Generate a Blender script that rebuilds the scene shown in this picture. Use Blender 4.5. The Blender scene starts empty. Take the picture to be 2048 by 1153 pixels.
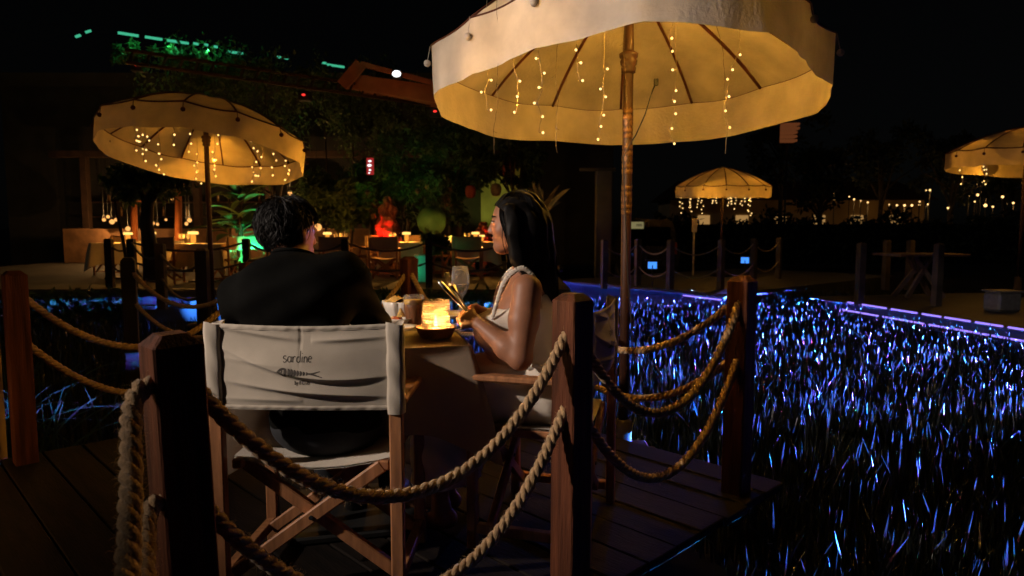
import bpy, math, random
import numpy as np
from mathutils import Vector, Matrix

random.seed(7)
rng = np.random.default_rng(11)
scene = bpy.context.scene
COL = scene.collection
PI = math.pi
R = math.radians

# ------------------------------------------------------------------ camera
F_PX, CX, CY = 1365.0, 1024.0, 576.5          # focal length and centre in photo pixels
CAM_H = 1.16
PITCH = math.atan((576.5 - 457.0) / F_PX)
cam_d = bpy.data.cameras.new('camera')
cam_d.sensor_width = 36.0
cam_d.lens = F_PX / 2048.0 * 36.0
cam_d.clip_end = 3000.0
cam_d.clip_start = 0.03
cam_d.dof.use_dof = True
cam_d.dof.focus_distance = 2.35
cam_d.dof.aperture_fstop = 4.5
cam = bpy.data.objects.new('camera', cam_d)
COL.objects.link(cam)
cam.location = (0, 0, CAM_H)
cam.rotation_euler = (PI / 2 - PITCH, 0, 0)
scene.camera = cam

# ------------------------------------------------------------------ night sky and moon
SUN_EL, SUN_AZ = R(24), R(-118)               # azimuth from +Y, clockwise seen from above
world = bpy.data.worlds.new('World')
scene.world = world
world.use_nodes = True
wn = world.node_tree
wn.nodes.clear()
sky = wn.nodes.new('ShaderNodeTexSky')
sky.sky_type = 'NISHITA'
sky.sun_disc = False
sky.sun_elevation = SUN_EL
sky.sun_rotation = SUN_AZ
bg = wn.nodes.new('ShaderNodeBackground')
bg.inputs['Strength'].default_value = 0.00022
wo = wn.nodes.new('ShaderNodeOutputWorld')
hsv = wn.nodes.new('ShaderNodeHueSaturation')
hsv.inputs['Saturation'].default_value = 0.35
wn.links.new(sky.outputs[0], hsv.inputs['Color'])
wn.links.new(hsv.outputs[0], bg.inputs['Color'])
wn.links.new(bg.outputs[0], wo.inputs['Surface'])

sun_d = bpy.data.lights.new('moon', 'SUN')
sun_d.energy = 0.035
sun_d.angle = R(2)
sun_d.color = (1.0, 0.93, 0.82)
sun = bpy.data.objects.new('moon', sun_d)
COL.objects.link(sun)
sdir = Vector((math.sin(SUN_AZ) * math.cos(SUN_EL), math.cos(SUN_AZ) * math.cos(SUN_EL), math.sin(SUN_EL)))
sun.rotation_euler = sdir.to_track_quat('Z', 'Y').to_euler()
sun.location = sdir * 30

vs = scene.view_settings
vs.view_transform = 'Standard'
vs.look = 'None'
vs.exposure = 0.0
vs.gamma = 1.0
vs.use_curve_mapping = False
scene.render.engine = 'CYCLES'
cy = scene.cycles
cy.use_denoising = True
try:
    cy.denoiser = 'OPENIMAGEDENOISE'
    cy.denoising_input_passes = 'RGB_ALBEDO_NORMAL'
    cy.denoising_prefilter = 'ACCURATE'
except Exception:
    pass
cy.max_bounces = 6
cy.diffuse_bounces = 3
cy.glossy_bounces = 3
cy.transmission_bounces = 5
cy.transparent_max_bounces = 12
cy.caustics_reflective = False
cy.caustics_refractive = False
cy.sample_clamp_indirect = 4.0
cy.use_light_tree = True

# ------------------------------------------------------------------ helpers
_f = Vector((0, math.cos(PITCH), -math.sin(PITCH)))
_u = Vector((0, math.sin(PITCH), math.cos(PITCH)))


def ray(px, py):
    return Vector(((px - CX) / F_PX, 0, 0)) + _u * ((CY - py) / F_PX) + _f


def at(px, py, Y):
    """photo pixel on the vertical plane y = Y"""
    d = ray(px, py)
    return Vector((0, 0, CAM_H)) + d * (Y / d.y)


def atz(px, py, z):
    """photo pixel on the level plane z"""
    d = ray(px, py)
    return Vector((0, 0, CAM_H)) + d * ((z - CAM_H) / d.z)


def tag(o, label=None, cat=None, group=None, kind=None):
    if label: o['label'] = label
    if cat: o['category'] = cat
    if group: o['group'] = group
    if kind: o['kind'] = kind
    return o


def empty(name, loc=(0, 0, 0), rz=0.0):
    o = bpy.data.objects.new(name, None)
    o.empty_display_size = 0.1
    o.location = loc
    o.rotation_euler = (0, 0, rz)
    COL.objects.link(o)
    return o


def mesh_np(name, V, faces, mats, parent=None, smooth=False, fm=None):
    me = bpy.data.meshes.new(name)
    V = np.asarray(V, dtype=np.float32).reshape(-1, 3)
    if isinstance(faces, np.ndarray):
        nf, k = faces.shape
        me.vertices.add(len(V)); me.vertices.foreach_set('co', V.ravel())
        me.loops.add(nf * k); me.loops.foreach_set('vertex_index', faces.astype(np.int32).ravel())
        me.polygons.add(nf)
        me.polygons.foreach_set('loop_start', np.arange(0, nf * k, k, dtype=np.int32))
        me.polygons.foreach_set('loop_total', np.full(nf, k, dtype=np.int32))
        me.update(calc_edges=True)
    else:
        me.from_pydata(V.tolist(), [], faces)
    if not isinstance(mats, (list, tuple)):
        mats = [mats]
    for m in mats:
        me.materials.append(m)
    if fm is not None:
        me.polygons.foreach_set('material_index', np.asarray(fm, dtype=np.int32))
    if smooth is True:
        me.polygons.foreach_set('use_smooth', np.ones(len(me.polygons), dtype=bool))
    elif isinstance(smooth, (list, np.ndarray)):
        me.polygons.foreach_set('use_smooth', np.asarray(smooth, dtype=bool))
    me.validate()
    me.update()
    o = bpy.data.objects.new(name, me)
    COL.objects.link(o)
    if parent is not None:
        o.parent = parent
    return o


class MB:
    """collects shapes, then builds them as ONE mesh object"""
    def __init__(s):
        s.v, s.f, s.m, s.sm = [], [], [], []
        s.M = Matrix.Identity(4)
        s.mi = 0

    def addv(s, pts):
        i = len(s.v)
        M = s.M
        s.v += [tuple(M @ Vector(p)) for p in pts]
        return i

    def addf(s, f, smooth=False):
        s.f.append(tuple(f)); s.m.append(s.mi); s.sm.append(smooth)

    def box(s, a, b, bev=0.0):
        x0, y0, z0 = a; x1, y1, z1 = b
        if bev <= 0:
            i = s.addv([(x0, y0, z0), (x1, y0, z0), (x1, y1, z0), (x0, y1, z0), (x0, y0, z1), (x1, y0, z1), (x1, y1, z1), (x0, y1, z1)])
            for q in ((0, 3, 2, 1), (4, 5, 6, 7), (0, 1, 5, 4), (1, 2, 6, 5), (2, 3, 7, 6), (3, 0, 4, 7)):
                s.addf([i + k for k in q])
            return
        c = bev
        P = []
        for z, e in ((z0, c), (z0 + c, 0), (z1 - c, 0), (z1, c)):
            d = e
            P += [(x0 + c + 0, y0 + d, z), (x1 - c, y0 + d, z), (x1 - d, y0 + c, z), (x1 - d, y1 - c, z),
                  (x1 - c, y1 - d, z), (x0 + c, y1 - d, z), (x0 + d, y1 - c, z), (x0 + d, y0 + c, z)]
        i = s.addv(P)
        for r in range(3):
            for k in range(8):
                k2 = (k + 1) % 8
                s.addf([i + r * 8 + k, i + r * 8 + k2, i + r * 8 + 8 + k2, i + r * 8 + 8 + k])
        s.addf([i + k for k in range(7, -1, -1)])
        s.addf([i + 24 + k for k in range(8)])

    def bar(s, a, b, w, h, bev=0.0, up=(0, 0, 1)):
        """box beam from a to b, width w (sideways) and height h"""
        a, b = Vector(a), Vector(b)
        d = b - a
        L = d.length
        d.normalize()
        upv = Vector(up)
        if abs(d.dot(upv)) > 0.98: upv = Vector((0, 1, 0))
        x = d.cross(upv).normalized()
        z = x.cross(d).normalized()
        M0 = s.M
        s.M = M0 @ Matrix(((x.x, d.x, z.x, a.x), (x.y, d.y, z.y, a.y), (x.z, d.z, z.z, a.z), (0, 0, 0, 1)))
        s.box((-w / 2, 0, -h / 2), (w / 2, L, h / 2), bev)
        s.M = M0

    def tube(s, pts, rad, n=8, caps=True, smooth=True, closed=False, phase=0.0, flat=None):
        pts = [Vector(p) for p in pts]
        N = len(pts)
        if not hasattr(rad, '__len__'): rad = [rad] * N
        ref = None
        base = len(s.v)
        for k in range(N):
            if closed:
                t = pts[(k + 1) % N] - pts[k - 1]
            else:
                t = pts[min(k + 1, N - 1)] - pts[max(k - 1, 0)]
            t.normalize()
            if ref is None:
                ref = Vector((0, 0, 1)) if abs(t.z) < 0.9 else Vector((1, 0, 0))
            x = ref - t * ref.dot(t)
            if x.length < 1e-6: x = t.orthogonal()
            x.normalize()
            y = t.cross(x)
            ref = x
            fl = 1.0 if flat is None else flat
            s.addv([pts[k] + (x * math.cos(phase + 2 * PI * j / n) + y * math.sin(phase + 2 * PI * j / n) * fl) * rad[k] for j in range(n)])
        rr = N if closed else N - 1
        for k in range(rr):
            k2 = (k + 1) % N
            for j in range(n):
                j2 = (j + 1) % n
                s.addf([base + k * n + j, base + k * n + j2, base + k2 * n + j2, base + k2 * n + j], smooth)
        if caps and not closed:
            s.addf([base + j for j in range(n - 1, -1, -1)])
            s.addf([base + (N - 1) * n + j for j in range(n)])

    def lathe(s, prof, n=20, c=(0, 0, 0), smooth=True, wob=None, ang=2 * PI):
        """prof: list of (r, z)"""
        base = len(s.v)
        for i, (r, z) in enumerate(prof):
            s.addv([(c[0] + r * (1 + (wob(i, 2 * PI * j / n) if wob else 0)) * math.cos(2 * PI * j / n),
                     c[1] + r * (1 + (wob(i, 2 * PI * j / n) if wob else 0)) * math.sin(2 * PI * j / n), c[2] + z) for j in range(n)])
        for i in range(len(prof) - 1):
            for j in range(n):
                j2 = (j + 1) % n
                s.addf([base + i * n + j, base + i * n + j2, base + (i + 1) * n + j2, base + (i + 1) * n + j], smooth)

    def sphere(s, c, r, n=10, m=6, sc=(1, 1, 1)):
        prof = [(max(r * math.sin(PI * i / m), 1e-5), -r * math.cos(PI * i / m)) for i in range(m + 1)]
        M0 = s.M
        s.M = M0 @ Matrix.Translation(c) @ Matrix.Diagonal((*sc, 1))
        s.lathe(prof, n)
        s.M = M0

    def grid(s, fn, nu, nv, smooth=True, wrap=False):
        base = len(s.v)
        nuu = nu if wrap else nu + 1
        for i in range(nuu):
            s.addv([fn(i / nu, j / nv) for j in range(nv + 1)])
        for i in range(nu):
            i2 = (i + 1) % nuu
            for j in range(nv):
                s.addf([base + i * (nv + 1) + j, base + i2 * (nv + 1) + j, base + i2 * (nv + 1) + j + 1, base + i * (nv + 1) + j + 1], smooth)

    def build(s, name, mats, parent=None):
        return mesh_np(name, s.v, s.f, mats, parent, smooth=list(s.sm), fm=s.m)


def keep(o, parent):
    """parent o (built in world coordinates) without moving it"""
    bpy_m = Matrix.Translation(parent.location) @ parent.rotation_euler.to_matrix().to_4x4()
    o.parent = parent
    o.matrix_parent_inverse = bpy_m.inverted()
    return o


def copy_tree(o, parent=None, label=None):
    c = o.copy()
    COL.objects.link(c)
    c.parent = parent
    if label: c['label'] = label
    for ch in list(o.children):
        copy_tree(ch, c)
    return c


def lamp(name, kind, loc, power, color, parent=None, size=0.0, **kw):
    d = bpy.data.lights.new(name, kind)
    d.energy = power
    d.color = color
    if kind in ('POINT', 'SPOT'): d.shadow_soft_size = size
    for k, v in kw.items(): setattr(d, k, v)
    o = bpy.data.objects.new(name, d)
    COL.objects.link(o)
    o.location = loc
    if parent is not None: o.parent = parent
    return o


# ------------------------------------------------------------------ materials
def _n(nt, t, **kw):
    n = nt.nodes.new(t)
    for k, v in kw.items():
        try: setattr(n, k, v)
        except Exception: pass
    return n


def mat(name, col, rough=0.7, var=0.25, vscale=8.0, bump=0.0, bscale=40.0, stretch=(1, 1, 1), metal=0.0, col2=None,
        emit=None, estr=0.0, transl=0.0, spec=0.4, trans=0.0, ior=1.45, alpha=1.0, sheen=0.0, coord='Object', coat=0.0, detail=5.0, objrand=0.0):
    m = bpy.data.materials.new(name)
    m.use_nodes = True
    nt = m.node_tree
    nt.nodes.clear()
    out = _n(nt, 'ShaderNodeOutputMaterial')
    b = _n(nt, 'ShaderNodeBsdfPrincipled')
    b.inputs['Roughness'].default_value = rough
    b.inputs['Metallic'].default_value = metal
    b.inputs['Specular IOR Level'].default_value = spec
    b.inputs['IOR'].default_value = ior
    b.inputs['Transmission Weight'].default_value = trans
    b.inputs['Alpha'].default_value = alpha
    b.inputs['Sheen Weight'].default_value = sheen
    b.inputs['Coat Weight'].default_value = coat
    col = tuple(col)
    b.inputs['Base Color'].default_value = (*col, 1)
    tc = _n(nt, 'ShaderNodeTexCoord')
    mp = _n(nt, 'ShaderNodeMapping')
    mp.inputs['Scale'].default_value = stretch
    nt.links.new(tc.outputs[coord], mp.inputs['Vector'])
    colsock = None
    if var > 0 or col2:
        nz = _n(nt, 'ShaderNodeTexNoise')
        nz.inputs['Scale'].default_value = vscale
        nz.inputs['Detail'].default_value = detail
        nt.links.new(mp.outputs[0], nz.inputs['Vector'])
        rp = _n(nt, 'ShaderNodeValToRGB')
        c2 = col2 or tuple(min(1, c * (1 + var)) for c in col)
        c1 = tuple(c * (1 - var) for c in col) if not col2 else col
        rp.color_ramp.elements[0].position = 0.32
        rp.color_ramp.elements[1].position = 0.68
        rp.color_ramp.elements[0].color = (*c1, 1)
        rp.color_ramp.elements[1].color = (*c2, 1)
        nt.links.new(nz.outputs['Fac'], rp.inputs['Fac'])
        colsock = rp.outputs[0]
        if objrand > 0:                       # every board its own shade
            oi = _n(nt, 'ShaderNodeObjectInfo')
            mr = _n(nt, 'ShaderNodeMapRange'); mr.inputs['To Min'].default_value = 1 - objrand; mr.inputs['To Max'].default_value = 1 + objrand
            nt.links.new(oi.outputs['Random'], mr.inputs['Value'])
            hs = _n(nt, 'ShaderNodeHueSaturation')
            nt.links.new(mr.outputs[0], hs.inputs['Value']); nt.links.new(colsock, hs.inputs['Color'])
            colsock = hs.outputs[0]
        nt.links.new(colsock, b.inputs['Base Color'])
    if bump > 0:
        nb = _n(nt, 'ShaderNodeTexNoise')
        nb.inputs['Scale'].default_value = bscale
        nb.inputs['Detail'].default_value = 4.0
        nt.links.new(mp.outputs[0], nb.inputs['Vector'])
        bp = _n(nt, 'ShaderNodeBump')
        bp.inputs['Strength'].default_value = bump
        bp.inputs['Distance'].default_value = 0.01
        nt.links.new(nb.outputs['Fac'], bp.inputs['Height'])
        nt.links.new(bp.outputs[0], b.inputs['Normal'])
    if emit:
        b.inputs['Emission Color'].default_value = (*emit, 1)
        b.inputs['Emission Strength'].default_value = estr
    sh = b.outputs[0]
    if transl > 0:
        t = _n(nt, 'ShaderNodeBsdfTranslucent')
        t.inputs['Color'].default_value = (*col, 1)
        if colsock: nt.links.new(colsock, t.inputs['Color'])
        mx = _n(nt, 'ShaderNodeMixShader')
        mx.inputs['Fac'].default_value = transl
        nt.links.new(sh, mx.inputs[1]); nt.links.new(t.outputs[0], mx.inputs[2])
        sh = mx.outputs[0]
    nt.links.new(sh, out.inputs['Surface'])
    return m


def emat(name, col, s):
    m = bpy.data.materials.new(name)
    m.use_nodes = True
    nt = m.node_tree
    nt.nodes.clear()
    e = _n(nt, 'ShaderNodeEmission')
    e.inputs['Color'].default_value = (*col, 1)
    e.inputs['Strength'].default_value = s
    o = _n(nt, 'ShaderNodeOutputMaterial')
    nt.links.new(e.outputs[0], o.inputs['Surface'])
    return m


def thin_glass(name, col=(1, 1, 1), gloss=0.12, rough=0.02, veil=0.0):
    """thin-walled glass: see-through with fresnel reflections"""
    m = bpy.data.materials.new(name)
    m.use_nodes = True
    nt = m.node_tree
    nt.nodes.clear()
    o = _n(nt, 'ShaderNodeOutputMaterial')
    t = _n(nt, 'ShaderNodeBsdfTransparent'); t.inputs['Color'].default_value = (*col, 1)
    g = _n(nt, 'ShaderNodeBsdfGlossy'); g.inputs['Roughness'].default_value = rough
    lw = _n(nt, 'ShaderNodeLayerWeight'); lw.inputs['Blend'].default_value = gloss
    mx = _n(nt, 'ShaderNodeMixShader')
    nt.links.new(lw.outputs['Fresnel'], mx.inputs['Fac'])
    nt.links.new(t.outputs[0], mx.inputs[1]); nt.links.new(g.outputs[0], mx.inputs[2])
    sh = mx.outputs[0]
    if veil > 0:                      # pale veil mixed in so the glass seems to catch light
        d = _n(nt, 'ShaderNodeBsdfDiffuse'); d.inputs['Color'].default_value = (0.8, 0.8, 0.8, 1)
        t2 = _n(nt, 'ShaderNodeBsdfTranslucent'); t2.inputs['Color'].default_value = (0.8, 0.8, 0.8, 1)
        m3 = _n(nt, 'ShaderNodeMixShader'); m3.inputs['Fac'].default_value = 0.6
        nt.links.new(d.outputs[0], m3.inputs[1]); nt.links.new(t2.outputs[0], m3.inputs[2])
        m4 = _n(nt, 'ShaderNodeMixShader'); m4.inputs['Fac'].default_value = veil
        nt.links.new(sh, m4.inputs[1]); nt.links.new(m3.outputs[0], m4.inputs[2])
        sh = m4.outputs[0]
    nt.links.new(sh, o.inputs['Surface'])
    return m


M = {}
M['soil'] = mat('soil', (0.012, 0.011, 0.009), 0.95, 0.4, 3)
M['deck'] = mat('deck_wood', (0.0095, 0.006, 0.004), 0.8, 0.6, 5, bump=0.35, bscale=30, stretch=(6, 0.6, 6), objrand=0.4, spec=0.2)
M['frame_wood'] = mat('deck_frame', (0.02, 0.013, 0.009), 0.8, 0.4, 6)
M['post'] = mat('post_wood', (0.085, 0.026, 0.011), 0.7, 0.55, 7, bump=0.6, bscale=36, stretch=(5, 5, 0.4), spec=0.2, detail=9)
M['far_post'] = mat('grey_post_wood', (0.075, 0.063, 0.055), 0.8, 0.3, 5)
M['rope'] = mat('jute_rope', (0.40, 0.25, 0.12), 0.9, 0.35, 60, bump=0.6, bscale=260, sheen=0.3)
M['fibre'] = mat('jute_fibre', (0.42, 0.29, 0.16), 0.9, 0.2, 40, transl=0.3)
M['dark_rope'] = mat('dark_rope', (0.10, 0.075, 0.05), 0.9, 0.3, 50)
M['teak'] = mat('teak', (0.30, 0.13, 0.055), 0.5, 0.3, 9, bump=0.12, bscale=50, stretch=(6, 6, 0.7))
M['canvas'] = mat('canvas', (0.43, 0.375, 0.305), 0.9, 0.07, 14, bump=0.12, bscale=420, sheen=0.15)
M['steel'] = mat('steel', (0.55, 0.52, 0.48), 0.22, 0.05, 20, metal=1.0)
M['dark_metal'] = mat('dark_metal', (0.03, 0.03, 0.03), 0.5, 0.2, 20, metal=0.6)
M['black_plastic'] = mat('black_plastic', (0.012, 0.012, 0.012), 0.5, 0.1, 10)
M['umb'] = mat('umbrella_cotton', (0.60, 0.53, 0.44), 0.92, 0.20, 4.5, bump=0.4, bscale=55, transl=0.075, detail=8)
M['umb_rib'] = mat('umbrella_rib_wood', (0.10, 0.028, 0.012), 0.55, 0.3, 12)
M['umb_pole'] = mat('umbrella_pole_wood', (0.036, 0.014, 0.008), 0.5, 0.3, 10, bump=0.15, bscale=60, stretch=(4, 4, 0.5))
M['gold'] = mat('gold_band', (0.13, 0.065, 0.026), 0.45, 0.3, 30, metal=0.3)
M['straw'] = mat('straw', (0.45, 0.33, 0.15), 0.9, 0.3, 30, transl=0.3)
M['pompom'] = mat('pompom_wool', (0.62, 0.55, 0.47), 0.95, 0.1, 60, bump=0.5, bscale=200)
M['wire'] = mat('clear_wire', (0.35, 0.27, 0.16), 0.4, 0.1, 30)
M['wire_dim'] = mat('dull_wire', (0.10, 0.075, 0.045), 0.5, 0.1, 30)  # same wire in a darker colour, so unlit strands look less lit
M['umb_far'] = mat('umbrella_cotton_thin', (0.62, 0.52, 0.40), 0.92, 0.14, 5, bump=0.2, bscale=40, transl=0.52, detail=6)
M['bulb'] = emat('fairy_bulb_glow', (1.0, 0.66, 0.22), 2.6)
M['bulb_far'] = emat('far_fairy_bulb_glow', (1.0, 0.62, 0.22), 2.4)
WARM = (1.0, 0.49, 0.06)
AMBER = (1.0, 0.42, 0.035)
# ------------------------------------------------------------------ ground, decks
g = MB()
g.grid(lambda a, b: (-900 + 1800 * a, -300 + 2100 * b, -0.55), 4, 4, smooth=False)
tag(g.build('ground', M['soil']), kind='structure')

P2 = Vector((-0.657, 1.35, 0))
ANG = R(44.4)
U = Vector((math.cos(ANG), math.sin(ANG), 0))
V = Vector((-math.sin(ANG), math.cos(ANG), 0))


def duv(u, v, z=0.0):
    return P2 + U * u + V * v + Vector((0, 0, z))


def planked(name, origin, rz, nu, pw, length, mats, z_top=0.0, thick=0.035, board='plank', gap=0.007, fascia=0.2, seed=1, inset=0.02):
    """a platform on a frame; its planks are pieces of their own"""
    rr = random.Random(seed)
    w = nu * pw
    b = MB()
    b.box((inset, inset, -fascia - thick), (w - inset, length - inset, -thick - 0.003))
    for k in range(int(w / 0.9) + 1):
        for q in range(int(length / 1.2) + 1):
            x = min(w - 0.16 - 2.4 * inset, 0.05 + 2.4 * inset + k * 0.9); y = min(length - 0.16 - 2.4 * inset, 0.05 + 2.4 * inset + q * 1.2)
            b.box((x, y, -0.56 - z_top), (x + 0.1, y + 0.1, -fascia - thick - 0.002))
    base = b.build(name, mats[1])
    base.location = (origin[0], origin[1], z_top)
    base.rotation_euler = (0, 0, rz)
    tag(base, kind='structure')
    shapes = []
    for q in range(3):
        pb = MB()
        pb.box((gap / 2, 0, -thick), (pw - gap / 2, length, 0), 0.004)
        o = pb.build(board, mats[0])
        shapes.append(o.data)
        bpy.data.objects.remove(o)
    for k in range(nu):
        o = bpy.data.objects.new(board, shapes[k % 3])
        COL.objects.link(o)
        o.parent = base
        o.location = (k * pw, rr.uniform(-0.012, 0.012), rr.uniform(-0.002, 0.002))
    return base


deck0 = duv(-0.16, -0.13)
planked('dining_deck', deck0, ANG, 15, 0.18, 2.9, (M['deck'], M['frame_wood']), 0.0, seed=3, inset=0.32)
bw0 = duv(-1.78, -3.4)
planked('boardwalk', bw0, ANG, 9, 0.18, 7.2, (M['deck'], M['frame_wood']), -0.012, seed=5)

# ------------------------------------------------------------------ rope posts
POST_H = 0.955


def post_mesh(w=0.095, h=POST_H, zb=-0.5, ch=0.022, mat_=None, taper=0.0):
    b = MB()
    a = w / 2
    e = 0.004
    rings = []
    for z, s in ((zb, a), (h - ch, a), (h, a - ch)):
        rings.append([(-s + e, -s, z), (s - e, -s, z), (s, -s + e, z), (s, s - e, z), (s - e, s, z), (-s + e, s, z), (-s, s - e, z), (-s, -s + e, z)])
    i = b.addv(sum(rings, []))
    for r in range(2):
        for k in range(8):
            k2 = (k + 1) % 8
            b.addf([i + r * 8 + k, i + r * 8 + k2, i + r * 8 + 8 + k2, i + r * 8 + 8 + k])
    b.addf([i + 16 + k for k in range(8)])
    b.addf([i + k for k in range(7, -1, -1)])
    return b


POSTS = {
    'P2': duv(0, 0), 'P3': Vector((0.19, 2.15, 0)), 'P4': Vector((0.99, 2.93, 0)),
    'P1': Vector((-2.42, 3.31, 0)), 'P6': Vector((-1.60, 4.15, 0)), 'P5': Vector((-0.755, 5.0, 0)), 'P7': Vector((0.12, 3.95, 0)),
    'P0': Vector((-0.86, 0.2, 0)),
}
PLAB = {
    'P2': 'thick brown wooden rope post at the back of the man\'s canvas chair',
    'P3': 'brown wooden rope post right behind the woman\'s elbow',
    'P4': 'brown wooden corner rope post with its left face lit orange, grass behind',
    'P1': 'dark red brown rope post beside the glowing yellow wall',
    'P6': 'rope post hidden behind the man\'s shoulder',
    'P5': 'brown rope post between two ropes falling left and right, behind the snack bowl',
    'P7': 'rope post behind the woman\'s long hair',
    'P0': 'rope post standing on the boardwalk in front of the chair',
}
psrc = post_mesh(zb=-0.033).build('rope_post', M['post'])
pme = psrc.data
bpy.data.objects.remove(psrc)
TILT = {'P2': (0.0, 0.025), 'P3': (0.0, -0.004), 'P4': (0, -0.004)}
for k, p in POSTS.items():
    o = bpy.data.objects.new('rope_post', pme)
    COL.objects.link(o)
    o.location = p
    o.rotation_euler = (TILT.get(k, (0, 0))[0], -TILT.get(k, (0, 0))[1], ANG)
    tag(o, PLAB[k], 'post', 'rope posts around the dining deck')


# ------------------------------------------------------------------ twisted ropes
def sag_path(a, b, sag, n, wob=0.0, seed=0, skew=0.0):
    a, b = Vector(a), Vector(b)
    rr = random.Random(seed)
    p1, p2 = rr.uniform(0, 6), rr.uniform(0, 6)
    out = []
    for i in range(n + 1):
        t = i / n
        p = a.lerp(b, t)
        tt = t ** (1 + skew)
        p.z -= 4 * sag * tt * (1 - tt)
        p += Vector((math.sin(t * 7 + p1), math.cos(t * 6 + p2), math.sin(t * 9 + p2))) * wob
        out.append(p)
    return out


def twisted(path, Rr, pitch=0.085, n=6, step=9, phase=0.0):
    """three strands twisted round a path"""
    b = MB()
    L = [0.0]
    for i in range(1, len(path)):
        L.append(L[-1] + (path[i] - path[i - 1]).length)
    N = max(8, int(L[-1] / pitch * step))
    pts, tan = [], []
    j = 0
    for i in range(N + 1):
        s = L[-1] * i / N
        while j < len(L) - 2 and L[j + 1] < s: j += 1
        t = (s - L[j]) / max(1e-9, L[j + 1] - L[j])
        pts.append(path[j].lerp(path[j + 1], t))
    for st in range(3):
        q = []
        for i in range(N + 1):
            t = (pts[min(i + 1, N)] - pts[max(i - 1, 0)]).normalized()
            x = t.cross(Vector((0.3, 0.2, 1)).normalized()).normalized()
            y = t.cross(x)
            a = -(L[-1] * i / N) / pitch * 2 * PI + st * 2 * PI / 3 + phase
            rj = 0.50 * Rr * (1 + 0.08 * math.sin(i * 0.7 + st * 2))
            q.append(pts[i] + (x * math.cos(a) + y * math.sin(a)) * rj)
        b.tube(q, [Rr * 0.60 * (1 + 0.05 * math.sin(i * 1.3 + st)) for i in range(N + 1)], n)
    return b, pts


def fuzz(pts, Rr, n, seed, length=0.022, w=0.00035):
    r = np.random.default_rng(seed)
    P = np.array([tuple(p) for p in pts])
    idx = r.integers(1, len(P) - 1, n)
    t = P[idx + 1] - P[idx - 1]
    t /= np.linalg.norm(t, axis=1)[:, None]
    d = r.normal(size=(n, 3))
    d -= t * (d * t).sum(1)[:, None]
    d /= np.linalg.norm(d, axis=1)[:, None]
    base = P[idx] + (P[idx + 1] - P[idx]) * r.random((n, 1)) + d * Rr * 0.92
    out = d * r.uniform(0.25, 1, (n, 1)) + t * r.normal(0, 0.9, (n, 1)) + r.normal(0, 0.3, (n, 3))
    out /= np.linalg.norm(out, axis=1)[:, None]
    ln = length * r.uniform(0.3, 1.0, (n, 1))
    side = np.cross(out, r.normal(size=(n, 3)))
    side /= np.linalg.norm(side, axis=1)[:, None]
    mid = base + out * ln * 0.55
    tip = base + out * ln * 0.9 + t * ln * r.normal(0, 0.3, (n, 1)) + np.array([0, 0, -1]) * ln * 0.12
    Vv = np.stack([base - side * w, base + side * w, mid + side * w * 0.8, mid - side * w * 0.8, tip], 1).reshape(-1, 3)
    k = np.arange(n)[:, None] * 5
    F = [tuple(int(a) for a in row) for row in np.concatenate([k, k + 1, k + 2, k + 3], 1)]
    F += [tuple(int(a) for a in row) for row in np.concatenate([k + 3, k + 2, k + 4], 1)]
    return Vv, F


def rope(a, b, sag, label, seed, Rr=0.0175, fz=900, group='jute ropes strung between the deck posts', skew=0.0, path=None):
    path = path or sag_path(a, b, sag, 40, 0.004, seed, skew)
    mb, pts = twisted(path, Rr, phase=seed)
    root = empty('rope', a)
    keep(mb.build('strands', M['rope']), root)
    if fz:
        Vv, F = fuzz(pts, Rr, fz, seed)
        o = mesh_np('fibres', Vv, F, M['fibre'])
        tag(o, kind='stuff')
        keep(o, root)
    return tag(root, label, 'rope', group)


def hole(k, z):
    p = POSTS[k].copy(); p.z = z
    return p


ZU, ZL = 0.865, 0.63
rope(hole('P2', ZU), hole('P3', ZU), 0.40, 'fuzzy jute rope sagging across the back of the canvas chair, upper of two', 11, fz=2200)
rope(hole('P2', ZL), hole('P3', ZL), 0.44, 'jute rope slung low under the canvas chair, lower of two', 12, fz=1800)
rope(hole('P3', ZU), hole('P4', ZU + 0.02), 0.41, 'upper jute rope from the woman\'s post to the corner post by the grass', 13, fz=1100)
rope(hole('P3', ZL), hole('P4', ZL + 0.01), 0.42, 'lower jute rope from the woman\'s post to the corner post by the grass', 14, fz=900)
rope(hole('P4', ZU), hole('P7', ZU - 0.04), 0.30, 'upper jute rope running from the corner post past the umbrella pole', 15, fz=500)
rope(hole('P4', ZL), hole('P7', ZL - 0.02), 0.32, 'lower jute rope running from the corner post past the umbrella pole', 16, fz=400)
rope(hole('P7', ZU), hole('P5', ZU), 0.40, 'jute rope sloping down behind the drink glass, upper of two', 17, fz=200)
rope(hole('P7', ZL), hole('P5', ZL), 0.40, 'jute rope far behind the table, lower of two', 18, fz=0)
rope(hole('P5', ZU), hole('P6', ZU), 0.40, 'jute rope behind the snack bowl reaching towards the man', 19, fz=200)
rope(hole('P5', ZL), hole('P6', ZL), 0.40, 'jute rope hidden behind the man, lower of two', 20, fz=0)
rope(hole('P1', ZU), hole('P6', ZU), 0.36, 'upper orange lit jute rope from the red brown post to the man\'s shoulder', 21, fz=500)
rope(hole('P1', ZL), hole('P6', ZL), 0.37, 'lower orange lit jute rope from the red brown post', 22, fz=500)


def smooth_path(P, n=48):
    out = []
    for i in range(n + 1):
        t = i / n * (len(P) - 1)
        k = min(int(t), len(P) - 2); f = t - k
        p0, p1, p2, p3 = P[max(k - 1, 0)], P[k], P[k + 1], P[min(k + 2, len(P) - 1)]
        out.append(0.5 * ((2 * p1) + (-p0 + p2) * f + (2 * p0 - 5 * p1 + 4 * p2 - p3) * f * f + (-p0 + 3 * p1 - 3 * p2 + p3) * f ** 3))
    return out


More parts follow.
